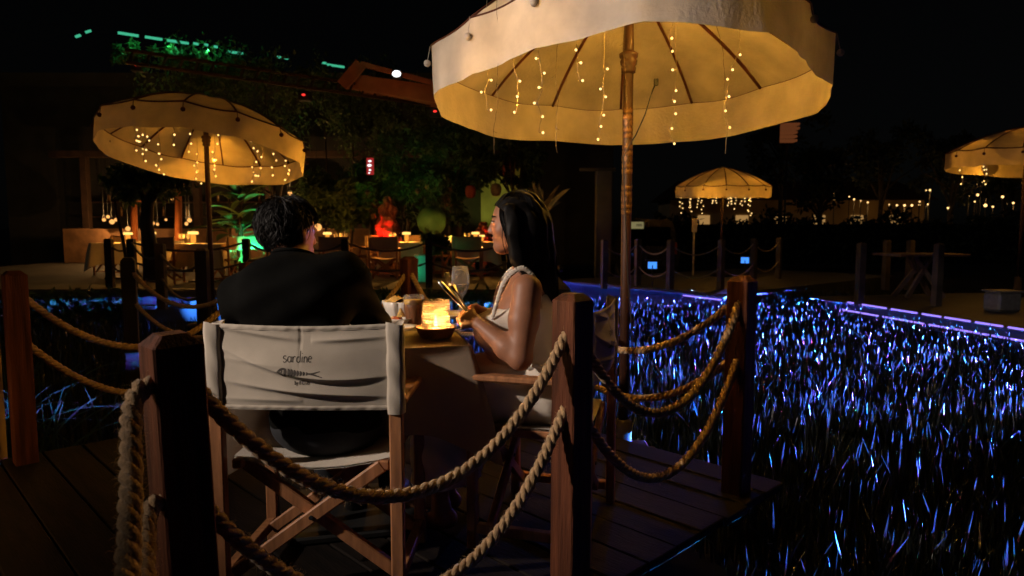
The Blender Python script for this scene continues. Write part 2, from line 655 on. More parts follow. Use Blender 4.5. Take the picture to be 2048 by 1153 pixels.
HP = [hole('P2', ZU), at(312, 768, 1.30), at(286, 776, 1.27), at(268, 804, 1.24), at(262, 860, 1.20), at(262, 940, 1.15), at(260, 1030, 1.09), at(256, 1130, 1.03), at(250, 1260, 0.94), at(240, 1420, 0.82), Vector((-0.60, 0.62, 0.30)), Vector((-0.72, 0.38, 0.42)), Vector((-0.86, 0.2, 0.80))]
rope(HP[0], HP[-1], 0, 'thick fuzzy jute rope hanging almost straight down beside the dark post', 23, Rr=0.0185, fz=2600, path=smooth_path(HP, 70))
HP = [hole('P2', ZL), at(330, 1000, 1.30), at(308, 1008, 1.27), at(296, 1034, 1.24), at(292, 1090, 1.19), at(290, 1170, 1.12), at(286, 1300, 1.0), Vector((-0.60, 0.75, 0.18)), Vector((-0.74, 0.4, 0.28)), Vector((-0.86, 0.2, 0.52))]
rope(HP[0], HP[-1], 0, 'short jute rope end curling low on the dark post beside the hanging rope', 24, Rr=0.0175, fz=1400, path=smooth_path(HP, 60))

# ------------------------------------------------------------------ umbrellas
UR, UN, UH, UV = 1.19, 14, 0.50, 0.285


def urad(a, flat=0.75, warp=None):
    seg = 2 * PI / UN
    d = (a % seg) - seg / 2
    ch = math.cos(seg / 2) / math.cos(d)
    return 1 - flat * (1 - ch)


def canopy_z(r):
    t = min(1.0, r / UR)
    return UH * (1 - 0.55 * t - 0.45 * t ** 2.6)


def umbrella(pole_xy, z_rim, tilt, seed, label, z_base=0.0, detail=True, val_var=0.01, spin=0.0, base='block', size=1.0, warp=None):
    """a fringed sunshade: canopy, valance, ribs, pole, tassel balls. tilt = (about x, about y)"""
    rr = random.Random(seed)
    root = empty('garden_umbrella', (pole_xy[0], pole_xy[1], z_base))
    zc = z_rim - z_base
    T = Matrix.Translation((0, 0, zc)) @ Matrix.Rotation(tilt[1], 4, 'Y') @ Matrix.Rotation(tilt[0], 4, 'X') @ Matrix.Rotation(spin, 4, 'Z') @ Matrix.Diagonal((size, size, size, 1))
    seg = 2 * PI / UN
    ph = [rr.uniform(0, 6) for _ in range(6)]

    W = warp or (lambda a: 1.0)

    def scal(a):        # 0 on a rib, 1 mid panel
        return math.sin(PI * ((a % seg) / seg)) ** 1

    na = UN * 8
    c = MB(); c.M = T

    def cfun(i, j):
        a = 2 * PI * i
        r = 0.03 + (UR - 0.03) * j
        z = canopy_z(r) - 0.035 * scal(a) * j * (1.1 - 0.6 * j) - 0.006 * math.sin(9 * a + ph[0]) * j
        q = r * (1 - (1 - urad(a) * W(a)) * j)
        return (q * math.cos(a), q * math.sin(a), z)
    c.grid(cfun, na, 14, wrap=True)
    c.build('canopy', M['umb'] if detail else M['umb_far'], root)
    v = MB(); v.M = T

    def vfun(i, j):
        a = 2 * PI * i
        fold = 0.003 * math.sin(23 * a + ph[1]) + 0.005 * math.sin(11 * a + ph[2]) + 0.002 * math.sin(41 * a + ph[3])
        q = UR * urad(a) * W(a) + 0.004 + j * (fold - 0.012) + 0.01 * math.sin(PI * j) * scal(a)
        ln = UV + val_var * (0.5 * math.sin(3 * a + ph[4]) + 0.5 * math.sin(5 * a + ph[5])) - 0.012 * scal(a)
        z = cfun(i, 1)[2] + 0.003 - ln * j
        return (q * math.cos(a), q * math.sin(a), z)
    v.grid(vfun, na * 2, 8, wrap=True)
    v.build('valance', M['umb'] if detail else M['umb_far'], root)
    h = MB(); h.M = T
    h.tube([vfun(i / 112, 0) for i in range(112)], 0.006 if detail else 0.011, 5, closed=True)
    h.build('rim_cord', M['umb_rib'], root)
    for k in range(UN):
        a = seg * k
        wa = W(a)
        b = MB(); b.M = T
        b.tube([((0.04 + (UR - 0.05) * t) * (1 + (wa - 1) * t) * math.cos(a), (0.04 + (UR - 0.05) * t) * (1 + (wa - 1) * t) * math.sin(a), canopy_z(0.04 + (UR - 0.05) * t) - 0.012) for t in [x / 8 for x in range(9)]],
               [0.0095] * 9, 6)
        b.build('rib', M['umb_rib'], root)
        s = MB(); s.M = T          # seam cord over the rib outside
        s.tube([((0.03 + (UR - 0.03) * t) * (1 + (wa - 1) * t) * math.cos(a), (0.03 + (UR - 0.03) * t) * (1 + (wa - 1) * t) * math.sin(a), canopy_z(0.03 + (UR - 0.03) * t) + 0.004) for t in [x / 8 for x in range(9)]],
               [0.005 if detail else 0.012] * 9, 5)
        s.build('seam', M['umb_rib'], root)
        t = MB()
        e = T @ Vector(((UR * wa + 0.012) * math.cos(a), (UR * wa + 0.012) * math.sin(a), canopy_z(UR)))
        dx = rr.uniform(-0.006, 0.006)
        hang = rr.uniform(0.055, 0.085)
        o = Vector((math.cos(a + spin), math.sin(a + spin), 0)) * 0.012
        t.tube([e, e + o + Vector((dx, 0, -hang))], 0.0018 if detail else 0.004, 5)
        t.sphere(e + o * 1.2 + Vector((dx, 0, -hang - 0.016)), 0.0195 if detail else 0.024, 9, 6)
        t.build('tassel_ball', M['pompom'] if detail else M['umb_rib'], root)
    # pole
    top = T @ Vector((0, 0, UH - 0.02))
    p = MB()
    foot = Vector((0, 0, 0.0))
    ptop = Vector((top.x, top.y, top.z))
    p.tube([foot, foot.lerp(Vector((0, 0, zc)), 0.5), Vector((0, 0, zc + 0.06)), ptop], [0.030, 0.0285, 0.0285, 0.022], 16)
    p.build('pole', M['umb_pole'], root)
    hb = MB(); hb.M = Matrix.Translation((0, 0, zc - 0.04))
    hb.lathe([(0.03, -0.06), (0.040, -0.055), (0.042, -0.03), (0.037, -0.02), (0.046, -0.01), (0.049, 0.01), (0.041, 0.02), (0.052, 0.03), (0.054, 0.05), (0.037, 0.06), (0.03, 0.065)], 18)
    hb.build('hub', M['umb_pole'], root)
    if detail:
        for g0 in (0.30, 0.50, 0.73):          # carved gilt bands, in groups down the pole
            for dz, hh in ((0.0, 0.02), (0.035, 0.018), (0.105, 0.018), (0.14, 0.02)):
                zb = zc - g0 - dz - 0.02
                b = MB()
                b.lathe([(0.0290, zb), (0.0302, zb + 0.001), (0.0302, zb + hh - 0.001), (0.0290, zb + hh)], 16)
                for q in range(10):
                    aa = 2 * PI * q / 10
                    b.M = Matrix.Rotation(aa, 4, 'Z')
                    i = b.addv([(0.0302, -0.007, zb + hh), (0.0302, 0.007, zb + hh), (0.0303, 0, zb + hh + 0.012)])
                    b.addf([i, i + 1, i + 2])
                b.M = Matrix.Identity(4)
                b.build('gilt_band', M['gold'], root)
            b = MB()
            for q in range(6):
                aa = 2 * PI * q / 6
                b.M = Matrix.Translation((0, 0, zc - g0 - 0.075)) @ Matrix.Rotation(aa, 4, 'Z')
                i = b.addv([(0.0296, -0.011, 0), (0.0304, 0, -0.02), (0.0296, 0.011, 0), (0.0304, 0, 0.02)])
                b.addf([i, i + 1, i + 2, i + 3])
                for sg in (-1, 1):
                    i = b.addv([(0.0302, sg * 0.006, 0.012), (0.0296, sg * 0.014, 0.022), (0.0294, sg * 0.016, 0.016)])
                    b.addf([i, i + 1, i + 2])
            b.build('gilt_flowers', M['gold'], root)
        # straw net round the top of the pole
        st = MB()
        for q in range(240):
            a = rr.uniform(0, 2 * PI)
            r0 = rr.uniform(0.02, 0.12); r1 = r0 + rr.uniform(0.03, 0.16)
            z0 = canopy_z(r0) - 0.03; z1 = canopy_z(r1) - rr.uniform(0.05, 0.2)
            p0 = T @ Vector((r0 * math.cos(a), r0 * math.sin(a), z0)); p1 = T @ Vector((r1 * math.cos(a + rr.uniform(-0.7, 0.7)), r1 * math.sin(a), z1))
            m = (p0 + p1) / 2 + Vector((rr.uniform(-.02, .02), rr.uniform(-.02, .02), -0.02))
            st.tube([p0, m, p1], 0.0011, 3, caps=False)
        o = st.build('straw_fringe', M['straw'], root)
        tag(o, kind='stuff')
    if base == 'block':
        b = MB()
        b.box((-0.25, -0.25, 0.0), (0.25, 0.25, 0.10), 0.02)
        b.box((-0.17, -0.17, 0.102), (0.17, 0.17, 0.16), 0.015)
        b.lathe([(0.05, 0.16), (0.05, 0.33), (0.033, 0.34)], 14)
        b.build('base', M['frame_wood'], root)
    else:
        b = MB()
        b.lathe([(0.001, 0.0), (0.28, 0.0), (0.28, 0.05), (0.06, 0.08), (0.05, 0.3), (0.031, 0.31)], 18)
        b.build('base', M['frame_wood'], root)
    tag(root, label, 'umbrella', 'fringed sunshades with fairy lights')
    return root, T


def big_warp(a):
    # the side towards the boardwalk is pulled out to a soft corner
    f = 1.0
    for c, w, k in ((-84, 26, 0.09), (-138, 30, -0.13), (-40, 26, -0.13)):
        d = (math.degrees(a) + 6 - c + 180) % 360 - 180
        f += k * math.exp(-(d / w) ** 2)
    return f


BIG = at(1253, 420, 3.95)
big_root, TB = umbrella((BIG.x, BIG.y), 2.13, (R(-5.0), R(0.5)), 4, 'large off white sunshade with carved pole right beside the couple\'s table', z_base=-0.30, val_var=0.014, spin=R(6), size=0.955, warp=big_warp)
TBW = Matrix.Translation(big_root.location) @ TB


def canopy_under(x, y, T):
    """height of the canopy's underside above a point, in world space"""
    best = None
    Ti = T.inverted()
    lo, hi = 1.2, 3.4
    for _ in range(30):
        m = (lo + hi) / 2
        q = Ti @ Vector((x, y, m))
        if q.z < canopy_z(min(math.hypot(q.x, q.y), UR)) - 0.03: lo = m
        else: hi = m
    return lo


def bulb_shape(b, p, d, s=1.0):
    """a small LED: sleeve and glowing tip pointing along d"""
    p = Vector(p); d = Vector(d).normalized()
    b.mi = 0
    b.tube([p, p + d * 0.012 * s], 0.0022 * s, 5)
    b.mi = 1
    b.sphere(p + d * 0.017 * s, 0.0060 * s, 8, 6)
    b.mi = 0


def light_string(top, bulbs, tail, label, group, seed, size=1.0, wire_r=0.0008, parts=True, glow=None):
    """a fairy-light drop: wire and bulbs"""
    rr = random.Random(seed)
    root = empty('light_string', top)
    pts = [Vector(top)]
    hs = sorted([Vector(b) for b in bulbs], key=lambda q: -q.z)
    cen = []
    for q in hs:
        cen.append(q + Vector((rr.uniform(-.012, .012), rr.uniform(-.006, .006), 0.01)))
    if not hs:
        L = (Vector(top) - Vector(tail)).length
        nn = 7
        for i in range(1, nn):
            cen.append(Vector(top).lerp(Vector(tail), i / nn) + Vector((rr.uniform(-.012, .012), rr.uniform(-.01, .01), 0)))
    pts += cen
    if tail is not None: pts.append(Vector(tail))
    w = MB()
    dense = []
    for i in range(len(pts) - 1):
        for k in range(4):
            dense.append(pts[i].lerp(pts[i + 1], k / 4) + Vector((rr.uniform(-.003, .003), rr.uniform(-.003, .003), 0)))
    dense.append(pts[-1])
    off = Vector((wire_r * 1.6, 0, 0))
    if not hs: wire_r *= 0.75
    w.tube([p + off * math.sin(i * 1.4) for i, p in enumerate(dense)], wire_r, 4)
    w.tube([p - off * math.sin(i * 1.4) for i, p in enumerate(dense)], wire_r, 4)
    if not hs:
        for q in cen[1::2]:
            w.tube([q, q + Vector((0.018 * rr.choice((-1, 1)), 0, -0.012))], wire_r * 1.3, 4)
    keep(w.build('wire', M['wire'] if hs else M['wire_dim']), root)
    for q, cpt in zip(hs, cen):
        b = MB()
        dv = (q - cpt); dv.z = -0.008 if rr.random() < .5 else 0.0
        bulb_shape(b, cpt, dv if dv.length > 1e-4 else Vector((1, 0, 0)), size)
        keep(b.build('bulb', [M['wire'], glow or M['bulb']]), root)
    tag(root, label, 'string lights', group)
    return root


def cr2(x, y, Y):        # helper: enlarged detail of the photo used for the big sunshade
    return at(820 + x / 2.2756, y / 2.2756, Y)


BIGSTR = [
    # x, Y, bulbs, tail (crop px)
    (3.45, [(350, 290), (365, 375), (330, 430), (362, 510)], None),
    (3.25, [(462, 260), (497, 370), (490, 435), (485, 520)], None),
    (3.15, [(580, 275), (602, 343), (597, 410), (572, 480), (600, 540), (595, 615)], None),
    (3.20, [(780, 62), (737, 98), (758, 225), (762, 297), (780, 378)], None),
    (3.45, [(885, 325), (870, 405), (888, 440), (880, 525), (866, 575), (860, 645)], None),
    (3.20, [(1218, 5), (1217, 75), (1190, 175), (1188, 243)], None),
    (3.50, [(1202, 328), (1212, 410), (1200, 460), (1210, 530), (1188, 595), (1200, 652)], None),
    (3.45, [(1500, 245), (1468, 312), (1453, 368), (1447, 450), (1432, 515), (1452, 580)], (1435, 700)),
    (3.30, [], (385, 700), (398, 250)),
    (3.60, [], (985, 470), (970, 240)),
    (3.40, [], (670, 698), (668, 400)),
    (3.40, [], (1440, 500), (1360, 290)),
]
for k, s in enumerate(BIGSTR):
    Y, bl, tail = s[0], s[1], s[2]
    B = [cr2(x, y, Y + 0.02 * math.sin(3 * i)) for i, (x, y) in enumerate(bl)]
    tl = cr2(tail[0], tail[1], Y) if tail else None
    if B:
        tx = B[0]
    else:
        tx = cr2(s[3][0], s[3][1], Y)
    zt = canopy_under(tx.x, tx.y, TBW)
    top = Vector((tx.x, tx.y, max(zt, tx.z + 0.03)))
    lab = 'lit fairy light strand dangling under the large sunshade' if B else 'unlit fairy light strand dangling under the large sunshade'
    r_ = light_string(top, B, tl, lab, 'fairy lights of the large sunshade' if B else 'unlit fairy lights of the large sunshade', 40 + k)
    if B:
        lo = lamp('glow', 'POINT', (0, 0, 0), 7.8, WARM, r_, 0.0)
        m_ = B[len(B) // 2]
        lo.location = m_ - Vector(top) + Vector((0, 0.02, 0))
        if k in (1, 6):
            lo.location = Vector((0.05, 0.22, -0.20))

# dark cable clipped to the pole
cb = MB()
cpts = [at(1312, 165, 3.8), at(1302, 190, 3.8), at(1290, 230, 3.82), at(1272, 270, 3.86), at(1259, 290, 3.9), at(1247, 315, 3.9), at(1250, 420, 3.91), at(1256, 560, 3.9), at(1262, 640, 3.91), at(1272, 760, 3.9)]
cb.tube(cpts, [0.006] + [0.0035] * 9, 6)
cb.box(tuple(cpts[0] - Vector((.012, .01, .02))), tuple(cpts[0] + Vector((.012, .01, .02))), 0.004)
tag(cb.build('power_cable', M['black_plastic']), 'thin black cable hanging beside the carved umbrella pole', 'cable')


def auto_strings(root, T, n, label, group, seed, r=0.98, power=2.0, size=1.0, far=False, lights=3, drop=(0.05, 0.2), nb=(4, 7), wr=0.0012):
    rr = random.Random(seed)
    TW = Matrix.Translation(root.location) @ T
    for k in range(n):
        a = 2 * PI * (k + rr.uniform(-.35, .35)) / n
        q = rr.uniform(r * 0.6, r)
        c = TW @ Vector((q * math.cos(a), q * math.sin(a), canopy_z(q) - 0.03))
        zlow = (TW @ Vector((q * math.cos(a), q * math.sin(a), -UV))).z - rr.uniform(*drop)
        m = rr.randint(*nb)
        B = [Vector((c.x + rr.uniform(-.03, .03), c.y + rr.uniform(-.03, .03), zlow + (c.z - 0.16 - zlow) * i / m + rr.uniform(-.02, .02))) for i in range(m)]
        o = light_string(c, B, None, label, group, seed * 31 + k, size, wr, glow=M['bulb_far'] if far else M['bulb'])
        if k % max(1, n // lights) == 0:
            l = lamp('glow', 'POINT', (0, 0, 0), power, AMBER, o, 0.0)
            l.location = B[m // 2] - c


LU = at(423, 555, 7.9)
lroot, TL = umbrella((LU.x, LU.y), 2.19, (R(-12), R(2.6)), 6, 'tilted off white sunshade on a slim pole in front of the planted terrace', z_base=0.0, detail=False, base='round', size=0.92)
auto_strings(lroot, TL, 14, 'fairy light strand under the tilted sunshade by the terrace', 'fairy lights of the tilted sunshade', 61, power=6.5, size=1.6, lights=14, nb=(3, 6), drop=(-0.04, 0.14), wr=0.0018)
FU = at(1441, 540, 16.6)
froot, TF = umbrella((FU.x, FU.y), 2.16, (R(2.0), R(0)), 8, 'small distant sunshade dripping with fairy lights above the far rope fence', z_base=0.0, detail=False, base='round', size=0.94)
auto_strings(froot, TF, 14, 'fairy light strand under the distant sunshade', 'fairy lights of the distant sunshade', 62, power=8.0, size=2.2, far=True, lights=4, r=1.1, drop=(0.08, 0.4), nb=(5, 8), wr=0.002)
RU = at(2036, 560, 12.0)
rroot, TR = umbrella((RU.x, RU.y), 2.42, (R(1.0), R(4)), 9, 'sunshade over the platform with the trestle table', z_base=0.0, detail=False, base='round')
auto_strings(rroot, TR, 8, 'fairy light strand under the sunshade by the trestle table', 'fairy lights of the sunshade by the trestle table', 63, power=8.0, size=2.0, lights=3, drop=(-0.05, 0.3), nb=(4, 6), wr=0.002)

# ------------------------------------------------------------------ garden spotlight on the boardwalk (lights the chair back and the sunshade)
SPL = Vector((-4.0, 0.85, 2.48))
sp = empty('garden_spotlight', (SPL.x, SPL.y, 0.0))
b = MB()
b.tube([(0, 0, -0.5), (0, 0, 2.41)], 0.03, 10)
b.build('pole', M['dark_metal'], sp)
aim = (Vector((-0.35, 2.5, 1.4)) - SPL).normalized()
b = MB()
b.tube([SPL - Vector((SPL.x, SPL.y, 0)) - aim * 0.16, SPL - Vector((SPL.x, SPL.y, 0)) - aim * 0.02], [0.05, 0.075], 14)
b.build('housing', M['dark_metal'], sp)
tag(sp, 'tall dark garden spotlight standing on the boardwalk', 'spotlight')
sl = lamp('spot', 'SPOT', SPL - Vector((SPL.x, SPL.y, 0)) + aim * 0.02, 860.0, (1.0, 0.83, 0.70), sp, 0.05, spot_size=R(50), spot_blend=0.9)
sl.rotation_euler = (-aim).to_track_quat('Z', 'Y').to_euler()
# ------------------------------------------------------------------ rice field lit by lamps added under the platform edges
M['grass'] = mat('rice_grass', (0.015, 0.020, 0.016), 0.35, 0.3, 3, transl=0.45, spec=0.6)


def in_deck(x, y, m=0.05):
    dx, dy = x - P2.x, y - P2.y
    u = dx * U.x + dy * U.y
    v = dx * V.x + dy * V.y
    return ((u > -0.16 - m) & (u < 2.55 + m) & (v > -0.13 - m) & (v < 2.78 + m)) | ((u > -1.8) & (u < -0.1) & (v > -3.5) & (v < 3.9))


PLAT_B = [Vector((5.45, 11.0, 0)), Vector((6.05, 8.07, 0))]
BD = (PLAT_B[1] - PLAT_B[0]).normalized()
BN = Vector((-BD.y, BD.x, 0))           # away from the field
if BN.x < 0: BN = -BN


def field(n_near, n_far):
    pts = []
    # sample depth so that density falls off with distance
    n = n_near + n_far
    y = np.concatenate([rng.uniform(1.3, 5.0, n_near), 4.6 + 9.6 * rng.random(n_far) ** 1.15])
    xl = np.where(y < 5, -0.4, -2.0)
    xr = 0.82 * y + 0.8
    x = xl + (xr - xl) * rng.random(n)
    rel = (x - PLAT_B[0].x) * BN.x + (y - PLAT_B[0].y) * BN.y
    rel_y = (x - PLAT_B[0].x) * BD.x + (y - PLAT_B[0].y) * BD.y
    ok = ~in_deck(x, y) & ~((rel > -0.02) & (rel_y > -1.2)) & (((x - BIG.x) ** 2 + (y - BIG.y) ** 2) > 0.09)
    # the strip of dark water / path across the field
    ok &= ~((y > 12.2) & (x > 0.2) & (x < 4.6))
    return x[ok], y[ok]


def blades(x, y, zg, hmean, name, label=None, w0=0.0043, spread=1.0, tall=0.09):
    n = len(x)
    cl = 0.10 * np.sin(x * 5.1 + 1.3 * np.sin(y * 3.7)) * np.sin(y * 4.3 + x * 1.1)
    h = (hmean - 0.055 * np.clip((6.0 - y) / 3.0, 0, 1)) * (1 + rng.normal(0, 0.10, n)) + cl * 0.35
    t = rng.random(n) < tall
    h[t] += rng.uniform(0.04, 0.16, t.sum())
    a = rng.uniform(0, 2 * np.pi, n)
    lean = np.abs(rng.normal(0, 0.16, n)) * spread + 0.03
    br = rng.random(n) < 0.12
    lean[br] += rng.uniform(0.25, 0.6, br.sum())
    dx, dy = np.cos(a), np.sin(a)
    face = a + np.pi / 2 + rng.normal(0, 0.5, n)
    sx, sy = np.cos(face), np.sin(face)
    w = w0 * rng.uniform(0.7, 1.35, n) * (1 + 0.06 * y)
    rows = []
    for s, ws in ((0.0, 0.7), (0.45, 1.0), (0.8, 0.8)):
        ox = lean * h * s ** 2
        cx, cy_, cz = x + dx * ox, y + dy * ox, zg + h * s * (1 - 0.25 * lean * s)
        rows.append(np.stack([cx - sx * w * ws, cy_ - sy * w * ws, cz], 1))
        rows.append(np.stack([cx + sx * w * ws, cy_ + sy * w * ws, cz], 1))
    ox = lean * h
    rows.append(np.stack([x + dx * ox, y + dy * ox, zg + h * (1 - 0.25 * lean)], 1))
    Vv = np.stack(rows, 1).reshape(-1, 3)
    k = np.arange(n) * 7
    T3 = []
    for q in ((0, 1, 3), (0, 3, 2), (2, 3, 5), (2, 5, 4), (4, 5, 6)):
        T3.append(np.stack([k + q[0], k + q[1], k + q[2]], 1))
    F = np.concatenate(T3)
    o = mesh_np(name, Vv, F, M['grass'], smooth=True)
    return o


gx, gy = field(11000, 42000)
go = blades(gx, gy, -0.55, 0.42, 'grass')
tag(go, 'tall rice grass filling the field, tips lit blue and violet', 'grass', kind='stuff')
# grass left of the deck
n = 9000
lx = rng.uniform(-9.0, -0.6, n); ly = rng.uniform(3.6, 10.5, n)
ok = ~in_deck(lx, ly, 0.1) & (np.abs(lx) < 0.85 * ly)
go2 = blades(lx[ok], ly[ok], -0.55, 0.36, 'grass', w0=0.005, tall=0.02)
tag(go2, 'dark grass between the deck and the planted terrace', 'grass', kind='stuff')

# ------------------------------------------------------------------ neighbouring platforms with drawn-in light lines
M['led'] = emat('violet_led', (0.30, 0.20, 1.0), 1.6)
M['fascia'] = mat('painted_fascia', (0.05, 0.055, 0.07), 0.6, 0.2, 3)


def light_line(a, b, segs, label, power, color, size_v=0.03, tilt=0.0, gap=0.12, group=None, seed=0, out=None):  # glowing bars stand in for lines of cast light
    """an LED strip of glowing segments along a..b, with the light it throws"""
    rr = random.Random(seed)
    a, b = Vector(a), Vector(b)
    root = empty('led_strip', a)
    d = (b - a)
    L = d.length
    t = 0.0
    while t < 0.985:
        s = rr.uniform(0.6, 1.4) / segs
        e = min(1.0, t + s * (1 - gap))
        m = MB()
        m.bar(a.lerp(b, t), a.lerp(b, e), 0.02, 0.022, 0.003)
        keep(m.build('led_segment', M['led']), root)
        t += s
    tag(root, label, 'led strip', group)
    if out is not None:
        c = a.lerp(b, 0.5)
        lo = lamp('strip_light', 'AREA', (0, 0, 0), power, color, root, shape='RECTANGLE', size=L, size_y=size_v)
        z = -Vector(out).normalized()           # light shines along -Z
        x = d.normalized()
        y = z.cross(x).normalized()
        lo.matrix_local = Matrix(((x.x, y.x, z.x, c.x - a.x), (x.y, y.y, z.y, c.y - a.y), (x.z, y.z, z.z, c.z - a.z), (0, 0, 0, 1)))
    return root


SLOT_Z, SLOT_P = -0.080, 36000.0
# platform B (right)
pb_rz = math.atan2(BD.y, BD.x) + PI / 2          # long axis of planks runs away from the edge
b0 = PLAT_B[0]
plb = MB()
c0 = b0 + BD * (-1.0); c1 = b0 + BD * 9.6
for (w0_, w1_, z0_, z1_) in ((0.0, 3.6, SLOT_Z + 0.0085, -0.04), (0.3, 3.6, -0.30, SLOT_Z - 0.0035), (1.12, 3.5, SLOT_Z - 0.003, SLOT_Z + 0.0075)):  # gap shaped as a slit that flattens the hidden lamps' light
    q = [c0 + BN * w0_, c1 + BN * w0_, c1 + BN * w1_, c0 + BN * w1_]
    i = plb.addv([(p.x, p.y, z0_) for p in q] + [(p.x, p.y, z1_) for p in q])
    for f_ in ((0, 3, 2, 1), (4, 5, 6, 7), (0, 1, 5, 4), (1, 2, 6, 5), (2, 3, 7, 6), (3, 0, 4, 7)):
        plb.addf([i + k for k in f_])
for k in range(9):
    for w_ in (0.25, 1.8, 3.3):
        p = c0 + BD * (0.3 + 1.2 * k) + BN * w_
        plb.box((p.x - .06, p.y - .06, -0.56), (p.x + .06, p.y + .06, -0.302))
for p_, dv in ((c0, BD), (c1, -BD)):
    plb.bar(Vector((p_.x, p_.y, SLOT_Z + 0.0025)) + dv * 0.02 + BN * 0.005, Vector((p_.x, p_.y, SLOT_Z + 0.0025)) + dv * 0.02 + BN * 3.4, 0.02, 0.0114)
pbo = plb.build('side_platform', M['fascia'])
tag(pbo, kind='structure')
e0 = c0 - BN * 0.012; e1 = c1 - BN * 0.012
LB = (0.20, 0.30, 1.0)
line_b = light_line(Vector((e0.x, e0.y, -0.035)) + BD * 1.0, Vector((e1.x, e1.y, -0.035)), 20, 'upper violet LED strip along the edge of the trestle table platform', 12, (0.12, 0.30, 1.0), out=-BN + Vector((0, 0, -0.06)), seed=1, gap=0.16, group='LED strips on the platform edges')
light_line(Vector((e0.x, e0.y, -0.17)) + BD * 0.9, Vector((e1.x, e1.y, -0.17)), 15, 'lower violet LED strip along the edge of the trestle table platform', 8, (0.55, 0.16, 1.0), out=-BN, seed=2, gap=0.10, group='LED strips on the platform edges')

# platform A (under the distant sunshade)
ea, eb = atz(1112, 560, 0.0), atz(1447, 588, 0.0)
AD = (eb - ea).normalized(); AN = Vector((-AD.y, AD.x, 0))
if AN.y < 0: AN = -AN
pa = MB()
for (w0_, w1_, z0_, z1_) in ((0.0, 7.5, SLOT_Z + 0.0085, -0.01), (0.3, 7.5, -0.5, SLOT_Z - 0.0035), (1.12, 7.4, SLOT_Z - 0.003, SLOT_Z + 0.0075)):  # same light-shaping slit, added under this platform's boards
    q = [ea + AN * w0_, eb + AN * w0_, eb + AN * w1_, ea + AN * w1_]
    i = pa.addv([(p.x, p.y, z0_) for p in q] + [(p.x, p.y, z1_) for p in q])
    for f_ in ((0, 3, 2, 1), (4, 5, 6, 7), (0, 1, 5, 4), (1, 2, 6, 5), (2, 3, 7, 6), (3, 0, 4, 7)):
        pa.addf([i + k for k in f_])
for p_, dv in ((ea, AD), (eb, -AD)):
    pa.bar(Vector((p_.x, p_.y, SLOT_Z + 0.0025)) + dv * 0.02 + AN * 0.005, Vector((p_.x, p_.y, SLOT_Z + 0.0025)) + dv * 0.02 + AN * 7.3, 0.02, 0.0114)
tag(pa.build('far_platform', M['fascia']), kind='structure')
ea2, eb2 = atz(1320, 576, -0.03), atz(1446, 589, -0.03)
line_a = light_line(ea2 - AN * 0.05, eb2 - AN * 0.05, 1.4, 'upper white violet LED strip under the far rope fence', 60, (0.16, 0.28, 1.0), out=-AN + Vector((0, 0, -0.05)), seed=3, gap=0.02, group='LED strips on the platform edges')
light_line(ea2 + AD * 0.4 - AN * 0.05 + Vector((0, 0, -0.10)), eb2 - AN * 0.05 + Vector((0, 0, -0.10)), 1.2, 'lower white violet LED strip under the far rope fence', 30, (0.3, 0.2, 1.0), out=-AN, seed=4, gap=0.02, group='LED strips on the platform edges')


M['blue_lens'] = emat('blue_lens', (0.06, 0.28, 1.0), 1.3)




def flood(loc, aim, power, color, label, size=R(40), box=0.10, group='coloured flood lights', hood=True):
    """small flood light: housing, glowing lens, bracket and its beam"""
    loc, aim = Vector(loc), Vector(aim)
    d = (aim - loc).normalized()
    root = empty('flood_light', loc)
    q = (-d).to_track_quat('Z', 'Y').to_matrix().to_4x4()
    b = MB(); b.M = q
    b.box((-box, -box * 0.8, 0.0), (box, box * 0.8, box * 0.9), 0.01)
    b.build('housing', M['dark_metal'], root)
    b = MB(); b.M = q
    b.box((-box * 0.86, -box * 0.66, -0.008), (box * 0.86, box * 0.66, -0.002))
    b.build('lens', M['blue_lens'], root)
    b = MB(); b.M = Matrix.Rotation(math.atan2(d.y, d.x) - PI / 2, 4, 'Z')      # level hood that keeps the beam down
    h_ = 4.5 if hood else 0.6
    b.box((-box * 1.5, -0.02, box * (0.22 if hood else 1.0)), (box * 1.5, box * h_, box * (0.22 if hood else 1.0) + 0.006))
    if hood:
        b.box((-box * 1.5, -0.02, box * 0.22 - 0.05), (-box * 1.5 + 0.006, box * 4.5, box * 0.22))
        b.box((box * 1.5 - 0.006, -0.02, box * 0.22 - 0.05), (box * 1.5, box * 4.5, box * 0.22))
    b.build('hood', M['dark_metal'], root)
    b = MB()
    b.box((-0.012, -0.012, -max(0.05, loc.z + 0.01)), (0.012, 0.012, 0), 0.002)
    b.build('bracket', M['dark_metal'], root)
    tag(root, label, 'flood light', group)
    l = lamp('beam', 'SPOT', d * 0.03, power, color, root, 0.005, spot_size=size, spot_blend=0.8)
    l.rotation_euler = (-d).to_track_quat('Z', 'Y').to_euler()
    return root


fa = at(1305, 531, 13.6); fb = at(1490, 521, 15.6)
flood(fa, (-0.1, 2.8, 0.85), 260, (0.05, 0.22, 1.0), 'small blue flood light glowing behind the far rope fence, nearer the umbrella pole', R(26), hood=False)
flood(fb, (0.2, 2.6, 0.80), 260, (0.14, 0.14, 1.0), 'small blue flood light glowing behind the far rope fence, under the distant sunshade', R(24), hood=False)
# hidden lamps added in a slit under the platform boards, skimming the grass tips
def added_slot_lamp(p, power, color, parent, dz):
    l = lamp('slot_lamp', 'POINT', (0, 0, 0), power, color, parent, 0.0)
    l.location = Vector((p.x, p.y, SLOT_Z + 0.003 + dz)) - parent.location


